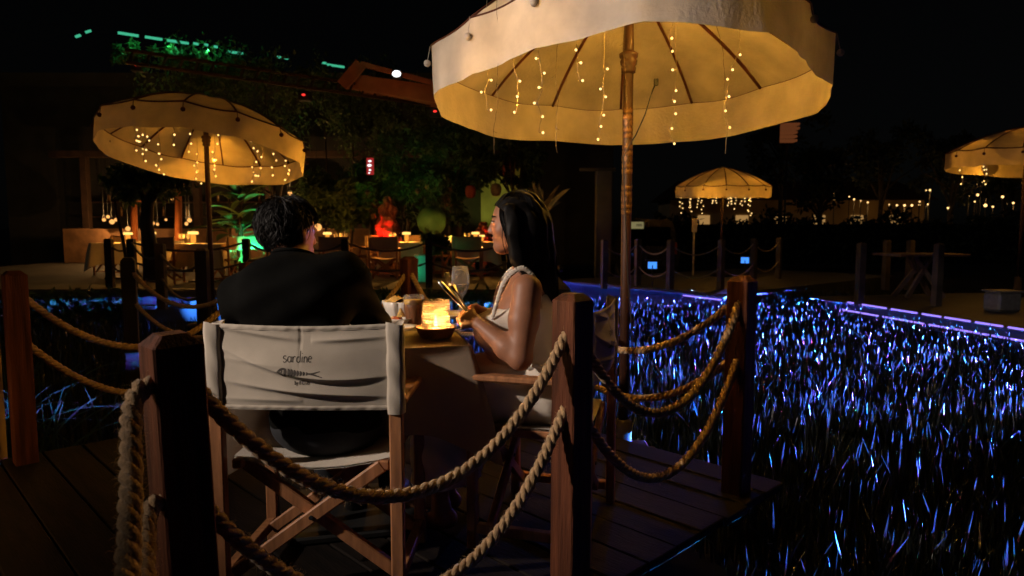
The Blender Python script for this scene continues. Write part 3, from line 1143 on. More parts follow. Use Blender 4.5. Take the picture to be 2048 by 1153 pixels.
BC = [((0.012, 0.16, 1.0), 1.0, 0.0005), ((0.15, 0.05, 1.0), 0.9, -0.0005), ((0.02, 0.30, 1.0), 0.7, -0.001), ((0.10, 0.09, 1.0), 0.9, 0.001)]
for k in range(9):
    c_, w_, dz = BC[k % 4]
    added_slot_lamp(c0 + BD * (0.5 + 1.12 * k) + BN * 1.0, SLOT_P * w_ * (1.4 if k > 4 else 1.0), c_, line_b, dz)
for k in range(4):
    added_slot_lamp(c0 + BD * (1.2 + 2.2 * k) + BN * 0.98, SLOT_P * 0.06, (1.0, 0.06, 0.12), line_b, 0.0045)
    added_slot_lamp(c0 + BD * (1.7 + 2.2 * k) + BN * 0.98, SLOT_P * 0.04, (0.06, 1.0, 0.35), line_b, 0.003)
for k in range(5):
    c_, w_, dz = BC[(k + 1) % 4]
    added_slot_lamp(ea + AD * (0.3 + 0.9 * k) + AN * 1.0, SLOT_P * 1.5 * w_, c_, line_a, dz)
added_slot_lamp(ea + AD * 1.5 + AN * 1.0, SLOT_P * 0.10, (1.0, 0.1, 0.15), line_a, 0.004)
# ------------------------------------------------------------------ director's chairs
def canvas_disp(u, v):
    """folds in the backrest, towards the rear of the chair (metres)"""
    d = 0.020 * math.sin(PI * u) * (0.5 + 0.5 * math.sin(PI * min(1, v * 1.1)))      # pushed back by the sitter

    def fold(l0, l1, amp, wid, u0=0.0, u1=1.0, bow=0.0):
        if u < u0 or u > u1: e = 0.0
        else: e = math.sin(PI * (u - u0) / (u1 - u0)) ** 0.6
        s = v - (l0 + (l1 - l0) * u - bow * math.sin(PI * u))
        if s > 0: return amp * e * math.exp(-s / wid)
        return amp * e * math.exp(-(s / 0.035) ** 2)
    d += fold(0.77, 0.41, 0.017, 0.17, 0.02, 1.02, 0.17)
    d += fold(0.36, 0.16, 0.014, 0.12, 0.04, 1.0, 0.03)
    d += fold(0.80, 0.86, 0.008, 0.06, 0.55, 1.02)
    d += fold(0.98, 0.70, 0.009, 0.08, -0.1, 0.5)
    d += fold(0.14, 0.10, 0.005, 0.05, 0.0, 0.5)
    d += fold(0.62, 0.40, 0.004, 0.05, 0.0, 0.45)
    d += 0.002 * math.sin(14 * v + 5 * u) * math.sin(9 * u)
    d += -0.0016 * math.exp(-((u - 0.493) / 0.008) ** 2) * max(0.0, min(1, (v - 0.45) * 3))   # centre crease
    return d


CW, CYB, CZ0, CZ1 = 0.275, -0.20, 0.615, 0.870         # half width, back plane, canvas bottom and top


def back_pt(u, v, off=0.0):
    return Vector((-CW + 2 * CW * u, CYB - 0.012 - canvas_disp(u, v) * math.sin(PI * min(max(u, 0), 1)) ** 0.35 - off, CZ0 + (CZ1 - CZ0) * v + 0.008 * (1 - math.sin(PI * u)) * (v)))


def ribbon(mb, pts, w, off=0.0006, closed=False):
    """a painted stroke lying on the canvas; pts in (u, v)"""
    P = []
    asp = (2 * CW) / (CZ1 - CZ0)
    n = len(pts)
    for i, (u, v) in enumerate(pts):
        a = pts[max(i - 1, 0)]; b = pts[min(i + 1, n - 1)]
        dx, dy = (b[0] - a[0]) * asp, b[1] - a[1]
        l = math.hypot(dx, dy) or 1
        nx, ny = -dy / l, dx / l
        ww = w[i] if hasattr(w, '__len__') else w
        P.append(back_pt(u + nx * ww / asp, v + ny * ww, off)); P.append(back_pt(u - nx * ww / asp, v - ny * ww, off))
    i0 = mb.addv(P)
    for i in range(n - 1):
        mb.addf([i0 + 2 * i, i0 + 2 * i + 1, i0 + 2 * i + 3, i0 + 2 * i + 2])


def arc(cx, cy, rx, ry, a0, a1, n=9):
    return [(cx + rx * math.cos(R(a0 + (a1 - a0) * i / n)), cy + ry * math.sin(R(a0 + (a1 - a0) * i / n))) for i in range(n + 1)]


STROKES = {   # handwritten letters on a unit box: x 0..0.7, y 0..1 (ascender 1.7)
    's': [arc(0.33, 0.74, 0.24, 0.24, 40, 250) + arc(0.30, 0.26, 0.26, 0.26, 80, -150)],
    'a': [arc(0.32, 0.45, 0.28, 0.42, 50, 380, 12), [(0.60, 0.9), (0.60, 0.35), (0.66, 0.08), (0.78, 0.05)]],
    'r': [[(0.15, 0.9), (0.17, 0.0)], [(0.16, 0.45), (0.25, 0.75), (0.40, 0.9), (0.58, 0.82)]],
    'd': [arc(0.32, 0.42, 0.28, 0.42, 60, 390, 12), [(0.62, 1.75), (0.60, 0.9), (0.60, 0.0)]],
    'i': [[(0.2, 0.88), (0.2, 0.0)], [(0.19, 1.28), (0.22, 1.38)]],
    'n': [[(0.12, 0.9), (0.12, 0.0)], [(0.13, 0.55), (0.28, 0.86), (0.48, 0.84), (0.56, 0.55), (0.57, 0.0)]],
    'e': [[(0.08, 0.5), (0.58, 0.55)] + arc(0.33, 0.47, 0.26, 0.45, 12, 310, 12)],
    'b': [[(0.1, 1.5), (0.1, 0.0)], arc(0.30, 0.40, 0.24, 0.38, 150, -170, 12)],
    'y': [[(0.1, 0.9), (0.3, 0.3)], [(0.55, 0.9), (0.15, -0.5)]],
    'K': [[(0.1, 1.4), (0.1, 0)], [(0.6, 1.4), (0.12, 0.7), (0.6, 0.0)]],
    '-': [[(0.1, 0.6), (0.45, 0.6)]],
    'C': [arc(0.4, 0.7, 0.33, 0.7, 50, 310, 12)],
    'L': [[(0.1, 1.4), (0.1, 0.0), (0.55, 0.0)]],
    'U': [[(0.08, 1.4), (0.1, 0.4), (0.3, 0.0), (0.52, 0.4), (0.54, 1.4)]],
    'B': [[(0.1, 0.0), (0.1, 1.4), (0.45, 1.3), (0.48, 0.9), (0.12, 0.75), (0.52, 0.6), (0.55, 0.12), (0.1, 0.0)]],
}


def write_on(mb, text, u0, v0, h, adv, w):
    asp = (2 * CW) / (CZ1 - CZ0)
    x = u0
    for ch in text:
        if ch == ' ':
            x += adv * 0.6; continue
        for st in STROKES[ch]:
            ribbon(mb, [(x + px * h / asp, v0 + py * h) for px, py in st], w)
        x += adv * (0.55 if ch in 'i-' else 1.0)


M['print'] = mat('fabric_print', (0.07, 0.06, 0.052), 0.9, 0.4, 60)


def director_chair(printed=True, simple=False):
    root = empty('director_chair')
    # canvas back
    if simple:
        b = MB()
        b.grid(lambda u, v: back_pt(u, v), 10, 6)
        b.build('backrest', M['canvas'], root)
    else:
        b = MB()
        b.grid(lambda u, v: back_pt(u, v), 200, 110)
        back = b.build('backrest', M['canvas'], root)
        for v0, v1 in ((0.945, 1.0), (0.0, 0.055)):
            h = MB()

            def hem(u, t, v0=v0, v1=v1):
                v = v0 + (v1 - v0) * t
                pk = 0.0005 * math.sin(u * 95) * math.sin(PI * t) + 0.0006 * math.sin(u * 51)
                return back_pt(u, v, 0.0024 * math.sin(PI * min(1, max(0.12, t))) + 0.0004 + pk)
            h.grid(hem, 200, 6)
            h.build('hem', M['canvas'], back)
        p = MB()
        write_on(p, 'sardine', 0.402, 0.585, 0.075, 0.0245, 0.0052)
        asp = (2 * CW) / (CZ1 - CZ0)
        fu = lambda x, y: (0.368 + x * 0.25, 0.475 + y * 0.10 - x * 0.03)
        head = [fu(0.02 + 0.2 * t, 0.0 + 0.42 * math.sin(PI * t * 0.62)) for t in [i / 8 for i in range(9)]]
        ribbon(p, head, [0.004 + 0.010 * math.sin(PI * i / 8) for i in range(9)])
        head = [fu(0.02 + 0.2 * t, 0.0 - 0.45 * math.sin(PI * t * 0.62)) for t in [i / 8 for i in range(9)]]
        ribbon(p, head, [0.004 + 0.012 * math.sin(PI * i / 8) for i in range(9)])
        ribbon(p, [fu(0.10 + 0.03 * math.cos(a), 0.08 + 0.14 * math.sin(a)) for a in [2 * PI * i / 12 for i in range(13)]], 0.009)
        ribbon(p, [fu(0.17 + 0.03 * math.cos(a), 0.05 + 0.44 * math.sin(a)) for a in [-1.3 + 2.6 * i / 10 for i in range(11)]], [0.004 + 0.014 * math.sin(PI * i / 10) for i in range(11)])
        for k in range(7):
            x = 0.25 + 0.065 * k
            hgt = 0.46 * (1 - k / 9.0)
            ribbon(p, [fu(x + 0.035 * math.cos(a), hgt * math.sin(a)) for a in [-1.35 + 2.7 * i / 10 for i in range(11)]], [0.003 + (0.016 - 0.0012 * k) * math.sin(PI * i / 10) for i in range(11)])
        ribbon(p, [fu(0.68, 0.0), fu(0.78, 0.02), fu(0.95, 0.32)], [0.008, 0.010, 0.004])
        ribbon(p, [fu(0.70, 0.0), fu(0.80, -0.06), fu(1.0, -0.36)], [0.008, 0.010, 0.004])
        write_on(p, 'by K-CLUB', 0.462, 0.318, 0.032, 0.0098, 0.0032)
        p.build('print', M['print'], back)
    for sx in (-1, 1):
        x = sx * CW
        s = MB()               # sleeve of the back canvas round the upright
        def sl(i, j):
            a = 2 * PI * i
            rx, ry = 0.0265, 0.0245
            c, d = math.cos(a), math.sin(a)
            k = 1 / max(abs(c), abs(d)) ** 0.55
            wr = 0.0015 * math.sin(17 * j + 3 * a)
            return (x + (rx + wr) * c * k, CYB + (ry + wr) * d * k + 0.001, CZ0 - 0.012 + (CZ1 + 0.02 - CZ0) * j + 0.004 * math.sin(a * 2) * j)
        s.grid(sl, 24, 1 if simple else 16, wrap=True)
        s.build('sleeve', M['canvas'], root)
        p = MB()
        p.box((x - 0.02, CYB - 0.017, 0.0), (x + 0.02, CYB + 0.017, CZ1 - 0.006), 0.004)
        p.build('leg', M['teak'], root)
        p = MB()
        p.box((x - 0.02, 0.20, 0.0), (x + 0.02, 0.234, 0.618), 0.004)
        p.build('leg', M['teak'], root)
        p = MB()               # arm rest
        p.box((x - 0.028, CYB + 0.019, 0.622), (x + 0.028, 0.29, 0.645), 0.006)
        p.build('armrest', M['teak'], root)
        p = MB()
        p.box((x - 0.017, CYB + 0.019, 0.06), (x + 0.017, 0.198, 0.095), 0.004)
        p.build('rail', M['teak'], root)
        p = MB()
        p.box((sx * (CW - 0.045) - 0.016, CYB + 0.02, 0.415), (sx * (CW - 0.045) + 0.016, 0.23, 0.445), 0.004)
        p.build('rail', M['teak'], root)
    for yy in (CYB + 0.045, 0.17):
        for sg in (-1, 1):
            p = MB()
            off = 0.0145 * sg
            p.bar((-sg * (CW - 0.05), yy + off, 0.43), (sg * (CW - 0.02), yy + off, 0.075), 0.026, 0.04, 0.004, up=(0, 0, 1))
            p.build('cross_brace', M['teak'], root)
        p = MB()
        c_ = 0.43 - (CW - 0.05) / (2 * CW - 0.07) * 0.355
        p.tube([(0, yy - 0.032, c_), (0, yy + 0.032, c_)], 0.007, 10)
        p.build('bolt', M['dark_metal'], root)
    s = MB()                   # seat canvas, with thickness
    def seat(u, v):
        x = -(CW - 0.03) + 2 * (CW - 0.03) * u
        return (x, CYB + 0.035 + 0.40 * v, 0.452 - 0.035 * math.sin(PI * u) + 0.003 * math.sin(7 * v))
    s.grid(seat, 12, 6)
    s.grid(lambda u, v: (seat(u, v)[0], seat(u, v)[1], seat(u, v)[2] - 0.006), 12, 6)
    s.build('seat', M['canvas'], root)
    return root


mc = director_chair()
mc.location = (-0.620, 2.235, 0.0)
mc.rotation_euler = (0, 0, R(-1.5))
tag(mc, 'folding director chair with printed white canvas back, the man sits in it', 'chair', 'director chairs')
wc = copy_tree(mc, None, 'folding director chair seen edge on, the woman in the white dress sits in it')
wc.location = (0.145, 2.60, 0.0)
wc.rotation_euler = (0, 0, R(90 - 17))

# ------------------------------------------------------------------ table with cloth
M['cloth'] = mat('table_cloth', (0.27, 0.20, 0.14), 0.9, 0.06, 6, bump=0.1, bscale=300)
TZ = 0.745
TA = R(14)
ta = Vector((math.cos(TA), math.sin(TA), 0)); tb = Vector((-math.sin(TA), math.cos(TA), 0))
FR = atz(940, 691, TZ)
TS = 0.80
tc0 = FR - ta * TS / 2 + tb * TS / 2
table = empty('dining_table', (tc0.x, tc0.y, 0), TA)
b = MB(); b.box((-TS / 2 + .004, -TS / 2 + .004, TZ - 0.035), (TS / 2 - .004, TS / 2 - .004, TZ - 0.004), 0.004)
b.build('tabletop', M['frame_wood'], table)
b = MB(); b.tube([(0, 0, 0.03), (0, 0, TZ - 0.035)], 0.045, 12); b.build('column', M['dark_metal'], table)
b = MB(); b.box((-.25, -.25, 0.0), (.25, .25, 0.03), 0.008); b.build('foot', M['dark_metal'], table)
tag(table, 'square dining table under a pale cloth, laid for two', 'table')


def cloth_obj(size, drop, mat_, name='tablecloth', n=48, m=10, seed=1, amp=0.02):
    b = MB()
    h = size / 2 + 0.002
    # top
    b.grid(lambda u, v: (-h + 2 * h * u, -h + 2 * h * v, 0.0), 6, 6)
    rr = random.Random(seed)
    ph = [rr.uniform(0, 6) for _ in range(5)]
    N = 4 * n

    def edge(t):
        k = int(t * 4) % 4
        q = (t * 4) % 1.0
        c = [(-h, -h), (h, -h), (h, h), (-h, h)]
        a, bb = c[k], c[(k + 1) % 4]
        return a[0] + (bb[0] - a[0]) * q, a[1] + (bb[1] - a[1]) * q, q

    def fn(i, j):
        x, y, q = edge(i)
        cor = (1 - math.sin(PI * q)) ** 3          # 1 at the corners
        r = math.hypot(x, y)
        fold = amp * (math.sin(i * 2 * PI * 9 + ph[0]) * 0.5 + math.sin(i * 2 * PI * 14 + ph[1]) * 0.5) * j
        o = 0.004 + 0.11 * cor * j ** 0.8 + fold * 0.6 + 0.015 * j
        z = -(drop * (1 + 0.38 * cor)) * j - 0.003
        dx, dy = x / r, y / r
        if cor < 0.98:
            # push along the side normal, turning to the diagonal at the corners
            sx = 1.0 if abs(abs(x) - h) < 1e-6 else 0.0
            sy = 1.0 if abs(abs(y) - h) < 1e-6 else 0.0
            nx, ny = (math.copysign(sx, x), math.copysign(sy, y))
            l = math.hypot(nx, ny) or 1
            dx, dy = dx * cor + nx / l * (1 - cor), dy * cor + ny / l * (1 - cor)
        return (x + dx * o, y + dy * o, z if j > 0 else 0.0)
    b.grid(fn, N, m, wrap=True)
    return b.build(name, mat_)


tcl = cloth_obj(TS, 0.30, M['cloth'])
tcl.location = (tc0.x, tc0.y, TZ)
tcl.rotation_euler = (0, 0, TA)
tag(tcl, 'pale cloth draped over the candlelit dining table', 'tablecloth')
TT = TZ + 0.002

# candle in a clay bowl
M['clay'] = mat('brown_clay', (0.20, 0.11, 0.06), 0.45, 0.25, 20, bump=0.1, bscale=80)
M['wax'] = mat('candle_wax', (0.75, 0.62, 0.42), 0.5, 0.05, 20, transl=0.3)
M['flame'] = emat('flame', (1.0, 0.72, 0.30), 9.0)
cbp = atz(872, 676, TT)
cbw = empty('clay_bowl', cbp)
b = MB()
b.lathe([(0.001, 0.0), (0.052, 0.0), (0.060, 0.006), (0.068, 0.022), (0.0735, 0.036), (0.080, 0.041), (0.0795, 0.0445), (0.071, 0.040), (0.064, 0.024), (0.056, 0.0095), (0.001, 0.008)], 40)
b.build('bowl', M['clay'], cbw)
tag(cbw, 'shallow brown bowl under the glowing candle jar', 'bowl')

gm = bpy.data.materials.new('grooved_jar_glass')
gm.use_nodes = True
nt = gm.node_tree
nt.nodes.clear()
o_ = _n(nt, 'ShaderNodeOutputMaterial')
tr = _n(nt, 'ShaderNodeBsdfTransparent'); tr.inputs['Color'].default_value = (0.98, 0.95, 0.90, 1)
tl_ = _n(nt, 'ShaderNodeBsdfTranslucent'); tl_.inputs['Color'].default_value = (0.028, 0.023, 0.014, 1)
df = _n(nt, 'ShaderNodeBsdfPrincipled'); df.inputs['Base Color'].default_value = (0.5, 0.42, 0.34, 1); df.inputs['Roughness'].default_value = 0.2
tcn = _n(nt, 'ShaderNodeTexCoord')
mp_ = _n(nt, 'ShaderNodeMapping'); mp_.inputs['Scale'].default_value = (1.2, 1.2, 55)
nz_ = _n(nt, 'ShaderNodeTexNoise'); nz_.inputs['Scale'].default_value = 5.5; nz_.inputs['Detail'].default_value = 6
nt.links.new(tcn.outputs['Object'], mp_.inputs[0]); nt.links.new(mp_.outputs[0], nz_.inputs['Vector'])
rp_ = _n(nt, 'ShaderNodeValToRGB'); rp_.color_ramp.elements[0].position = 0.40; rp_.color_ramp.elements[1].position = 0.58
nt.links.new(nz_.outputs['Fac'], rp_.inputs['Fac'])
mr = _n(nt, 'ShaderNodeMapRange'); mr.inputs['To Min'].default_value = 0.45; mr.inputs['To Max'].default_value = 0.92
nt.links.new(rp_.outputs[0], mr.inputs['Value'])
m1 = _n(nt, 'ShaderNodeMixShader'); nt.links.new(mr.outputs[0], m1.inputs['Fac'])
nt.links.new(tr.outputs[0], m1.inputs[1]); nt.links.new(tl_.outputs[0], m1.inputs[2])
m2 = _n(nt, 'ShaderNodeMixShader'); m2.inputs['Fac'].default_value = 0.045
nt.links.new(m1.outputs[0], m2.inputs[1]); nt.links.new(df.outputs[0], m2.inputs[2])
nt.links.new(m2.outputs[0], o_.inputs['Surface'])
cj = empty('candle_jar', cbp + Vector((0, 0, 0.0105)))
b = MB()
b.lathe([(0.0515, 0.0), (0.0525, 0.003), (0.0525, 0.131), (0.0515, 0.134), (0.0505, 0.131)], 48)
b.build('glass', gm, cj)
b = MB()
b.lathe([(0.001, 0.001), (0.020, 0.001), (0.020, 0.026), (0.016, 0.028), (0.001, 0.025)], 20)
b.tube([(0, 0, 0.024), (0.001, 0, 0.034)], 0.0008, 5)
b.build('wax', M['wax'], cj)
b = MB()
b.lathe([(0.0005, 0.029), (0.006, 0.036), (0.0078, 0.044), (0.006, 0.056), (0.0028, 0.070), (0.0004, 0.080)], 14)
b.build('flame', M['flame'], cj)
tag(cj, 'glowing candle in a grooved glass cylinder on the dining table', 'candle')
lamp('candle_light', 'POINT', (0.004, -0.011, 0.064), 15.0, (1.0, 0.46, 0.13), cj, 0.004)

# crockery, food and drink
M['china'] = mat('white_china', (0.62, 0.57, 0.50), 0.25, 0.04, 10, spec=0.5)
M['chip'] = mat('corn_chip', (0.52, 0.33, 0.10), 0.8, 0.3, 40, bump=0.4, bscale=90)
M['salsa'] = mat('salsa', (0.42, 0.10, 0.03), 0.4, 0.4, 60, bump=0.5, bscale=120)
M['liquid'] = mat('yellow_drink', (0.55, 0.32, 0.05), 0.2, 0.25, 25)
M['carved'] = mat('carved_wood', (0.16, 0.065, 0.025), 0.5, 0.4, 25, bump=0.3, bscale=60, stretch=(4, 4, 0.6))
M['glass'] = thin_glass('clear_glass', gloss=0.22, veil=0.16)
M['water'] = mat('wine', (0.95, 0.97, 1.0), 0.0, 0, trans=1.0, ior=1.33, spec=0.5)
M['leaf_food'] = mat('herb_leaf', (0.03, 0.06, 0.015), 0.6, 0.3, 40)
M['paper'] = mat('paper_napkin', (0.45, 0.36, 0.27), 0.9, 0.08, 20)

sbp = atz(803, 640, TT)
sb = empty('snack_bowl', sbp)
b = MB()
b.lathe([(0.001, 0.0), (0.045, 0.0), (0.062, 0.02), (0.075, 0.055), (0.084, 0.085), (0.081, 0.087), (0.070, 0.055), (0.056, 0.022), (0.001, 0.012)], 60,
        wob=lambda i, a: (0.05 * math.sin(9 * a) + 0.035 * math.sin(17 * a + 1) + 0.03 * math.sin(5 * a)) * min(1, i / 4) if i > 0 else 0)
b.build('bowl', M['china'], sb)
tag(sb, 'white crinkled bowl heaped with yellow chips', 'bowl')
rr = random.Random(5)
for k in range(16):
    b = MB()
    a = rr.uniform(0, 2 * PI); q = rr.uniform(0.0, 0.058)
    b.M = Matrix.Translation(sbp + Vector((q * math.cos(a), q * math.sin(a), 0.072 + rr.uniform(0, .026)))) @ Matrix.Rotation(rr.uniform(0, 6), 4, 'Z') @ Matrix.Rotation(rr.uniform(-.6, .9), 4, 'X')
    s_ = rr.uniform(0.022, 0.032)
    b.grid(lambda u, v: ((-1 + 2 * u) * s_ * (1 - 0.75 * v), (-0.7 + 1.6 * v) * s_, 0.006 * math.sin(3 * u + 2 * v) + 0.010 * (u - .5) ** 2), 5, 5)
    b.grid(lambda u, v: ((-1 + 2 * u) * s_ * (1 - 0.75 * v), (-0.7 + 1.6 * v) * s_, 0.006 * math.sin(3 * u + 2 * v) + 0.010 * (u - .5) ** 2 - 0.0016), 5, 5)
    tag(b.build('corn_chip', M['chip']), 'yellow chip heaped in the white crinkled bowl', 'chip', 'chips in the snack bowl')
dpp = atz(800, 652, TT)
dp = empty('dip_dish', dpp)
b = MB()
b.lathe([(0.001, 0.0), (0.028, 0.0), (0.040, 0.012), (0.052, 0.026), (0.061, 0.032), (0.060, 0.035), (0.050, 0.030), (0.036, 0.014), (0.001, 0.008)], 36)
b.build('dish', M['china'], dp)
b = MB()
b.sphere((-0.012, 0, 0.024), 0.026, 12, 7, (1, 1, 0.7))
b.build('salsa', M['salsa'], dp)
tag(dp, 'small white dish of orange salsa in front of the chip bowl', 'dish')
b = MB()
b.M = Matrix.Translation(dpp + Vector((0.004, 0, 0.052))) @ Matrix.Rotation(0.3, 4, 'Z') @ Matrix.Rotation(1.2, 4, 'X')
b.grid(lambda u, v: ((-1 + 2 * u) * 0.021 * (1 - 0.85 * v), (-0.6 + 1.5 * v) * 0.026, 0.006 * math.sin(3 * u)), 5, 5)
b.grid(lambda u, v: ((-1 + 2 * u) * 0.021 * (1 - 0.85 * v), (-0.6 + 1.5 * v) * 0.026, 0.006 * math.sin(3 * u) - 0.0016), 5, 5)
tag(b.build('corn_chip', M['chip']), 'single yellow chip standing in the salsa', 'chip')

dgp = atz(828, 652, TT)
dg = empty('cocktail_cup', dgp)
b = MB()
b.lathe([(0.001, 0.0), (0.030, 0.0), (0.034, 0.02), (0.036, 0.05), (0.040, 0.075), (0.041, 0.090), (0.038, 0.096), (0.001, 0.09)], 30,
        wob=lambda i, a: 0.05 * math.sin(5 * a + i) if 2 < i < 7 else 0)
b.build('wooden_holder', M['carved'], dg)
b = MB()
b.lathe([(0.020, 0.072), (0.036, 0.080), (0.0425, 0.098), (0.043, 0.115), (0.041, 0.130), (0.040, 0.131), (0.039, 0.129)], 36)
b.build('glass', M['glass'], dg)
b = MB()
b.lathe([(0.012, 0.076), (0.034, 0.083), (0.0412, 0.098), (0.0415, 0.113), (0.001, 0.114)], 30)
b.build('drink', M['liquid'], dg)
tag(dg, 'round glass of yellow drink in a carved wooden holder behind the candle', 'glass')

wgp = at(921, 632, 2.92); wgp.z = TT
wg = empty('wine_glass', wgp)
gz = lambda y: at(921, y, wgp.y).z - TT
b = MB()
k_ = (at(938, 580, wgp.y).x - at(902, 580, wgp.y).x) / 2
zt, zm, zb_ = gz(533), gz(566), gz(598)
b.lathe([(0.034, 0.0), (0.033, 0.003), (0.006, 0.007), (0.004, 0.02), (0.0038, zb_ - 0.004), (0.010, zb_), (k_ * .62, zb_ + (zm - zb_) * .35), (k_ * .92, zb_ + (zm - zb_) * .72), (k_, zm), (k_ * .97, zm + (zt - zm) * .45), (k_ * .82, zt), (k_ * .80, zt - .001)], 40)
b.build('glass', M['glass'], wg)
b = MB()
zl = zm - 0.006
b.lathe([(0.001, zb_ + .003), (0.009, zb_ + .003), (k_ * .60, zb_ + (zm - zb_) * .37), (k_ * .90, zb_ + (zm - zb_) * .72), (k_ * .96, zl), (0.001, zl)], 40)
b.build('wine', M['water'], wg)
tag(wg, 'stemmed wine glass catching the blue light in front of the woman', 'glass')


def plate(p, r, label, name='plate'):
    b = MB()
    b.lathe([(0.001, 0.0), (r * .6, 0.0), (r * .72, 0.006), (r, 0.016), (r * .99, 0.019), (r * .70, 0.010), (r * .58, 0.005), (0.001, 0.005)], 40)
    o = b.build(name, M['china']); o.location = p
    return tag(o, label, 'plate')


plate(atz(906, 634, TT), 0.105, 'white plate in front of the woman, behind the candle')
plate(atz(806, 661, TT), 0.060, 'small flat plate with a dark herb leaf, between the man and the candle')
b = MB()
q = atz(802, 661, TT) + Vector((-0.01, 0, 0.012))
b.M = Matrix.Translation(q)
b.grid(lambda u, v: ((u - .5) * .05, (v - .5) * .03 * math.sin(PI * (0.1 + .8 * u)), 0.006 * math.sin(6 * u) + .004 * v), 6, 4)
b.grid(lambda u, v: ((u - .5) * .05, (v - .5) * .03 * math.sin(PI * (0.1 + .8 * u)), 0.006 * math.sin(6 * u) + .004 * v - .0015), 6, 4)
tag(b.build('herb_leaf', M['leaf_food']), 'dark herb leaf lying on the small flat plate', 'leaf')
b = MB()
b.M = Matrix.Translation(atz(822, 668, TT)) @ Matrix.Rotation(0.5, 4, 'Z')
b.grid(lambda u, v: ((u - .5) * .16, (v - .5) * .13, 0.003 + 0.006 * math.sin(5 * u) * v), 8, 6)
b.grid(lambda u, v: ((u - .5) * .16, (v - .5) * .13, 0.0015 + 0.006 * math.sin(5 * u) * v), 8, 6)
tag(b.build('napkin', M['paper']), 'creased paper napkin under the small flat plate', 'napkin')


def knife(a, b_, up, name='table_knife'):
    """table knife lying from handle end a to tip b_"""
    m = MB()
    a, b_ = Vector(a), Vector(b_)
    d = (b_ - a); L = d.length; d.normalize()
    up = Vector(up); s = d.cross(up).normalized()
    n = s.cross(d)
    prof = [(0.0, .005, .0025), (.02, .0062, .003), (.30, .0050, .0028), (.46, .0045, .0022), (.50, .0062, .0012), (.60, .0092, .0009), (.80, .0100, .0007), (.92, .0085, .0006), (1.0, .001, .0004)]
    i0 = None
    for t, w, th in prof:
        c = a + d * (L * t)
        i = m.addv([c - s * w - n * th, c + s * w - n * th, c + s * w + n * th, c - s * w + n * th])
        if i0 is None:
            i0 = i; m.addf([i + 3, i + 2, i + 1, i])
        else:
            for k in range(4):
                m.addf([i - 4 + k, i - 4 + (k + 1) % 4, i + (k + 1) % 4, i + k], True)
    m.addf([i, i + 1, i + 2, i + 3])
    return m.build(name, M['steel'])


def fork(a, b_, up, name='table_fork'):
    m = MB()
    a, b_ = Vector(a), Vector(b_)
    d = (b_ - a); L = d.length; d.normalize()
    up = Vector(up); s = d.cross(up).normalized()
    n = s.cross(d)
    prof = [(0.0, .006, .0015, 0), (.02, .008, .0018, 0), (.35, .0045, .0018, 0), (.60, .0035, .0018, 0), (.68, .009, .0012, -.004), (.76, .0125, .0010, -.006)]
    first = True
    for t, w, th, o in prof:
        c = a + d * (L * t) + n * o
        i = m.addv([c - s * w - n * th, c + s * w - n * th, c + s * w + n * th, c - s * w + n * th])
        if first:
            first = False; m.addf([i + 3, i + 2, i + 1, i])
        else:
            for k in range(4):
                m.addf([i - 4 + k, i - 4 + (k + 1) % 4, i + (k + 1) % 4, i + k], True)
    for q in (-1.5, -.5, .5, 1.5):
        m.tube([a + d * (L * .755) + s * q * .0066 - n * .006, a + d * (L * .88) + s * q * .0066 - n * .005, a + d * L + s * q * .006 + n * .001], [.0019, .0017, .0008], 6)
    return m.build(name, M['steel'])


kq = atz(915, 664, TT) + Vector((0, 0, 0.004))
tag(knife(atz(972, 667, TT) + Vector((0, 0, .004)), atz(897, 664, TT) + Vector((0, 0, .004)), (0, 0, 1)), 'table knife lying on the cloth beside the candle bowl, nearer the table edge', 'knife')
tag(fork(atz(970, 659, TT) + Vector((0, 0, .004)), atz(894, 657, TT) + Vector((0, 0, .004)), (0, 0, 1)), 'fork lying on the cloth beside the candle bowl', 'fork')
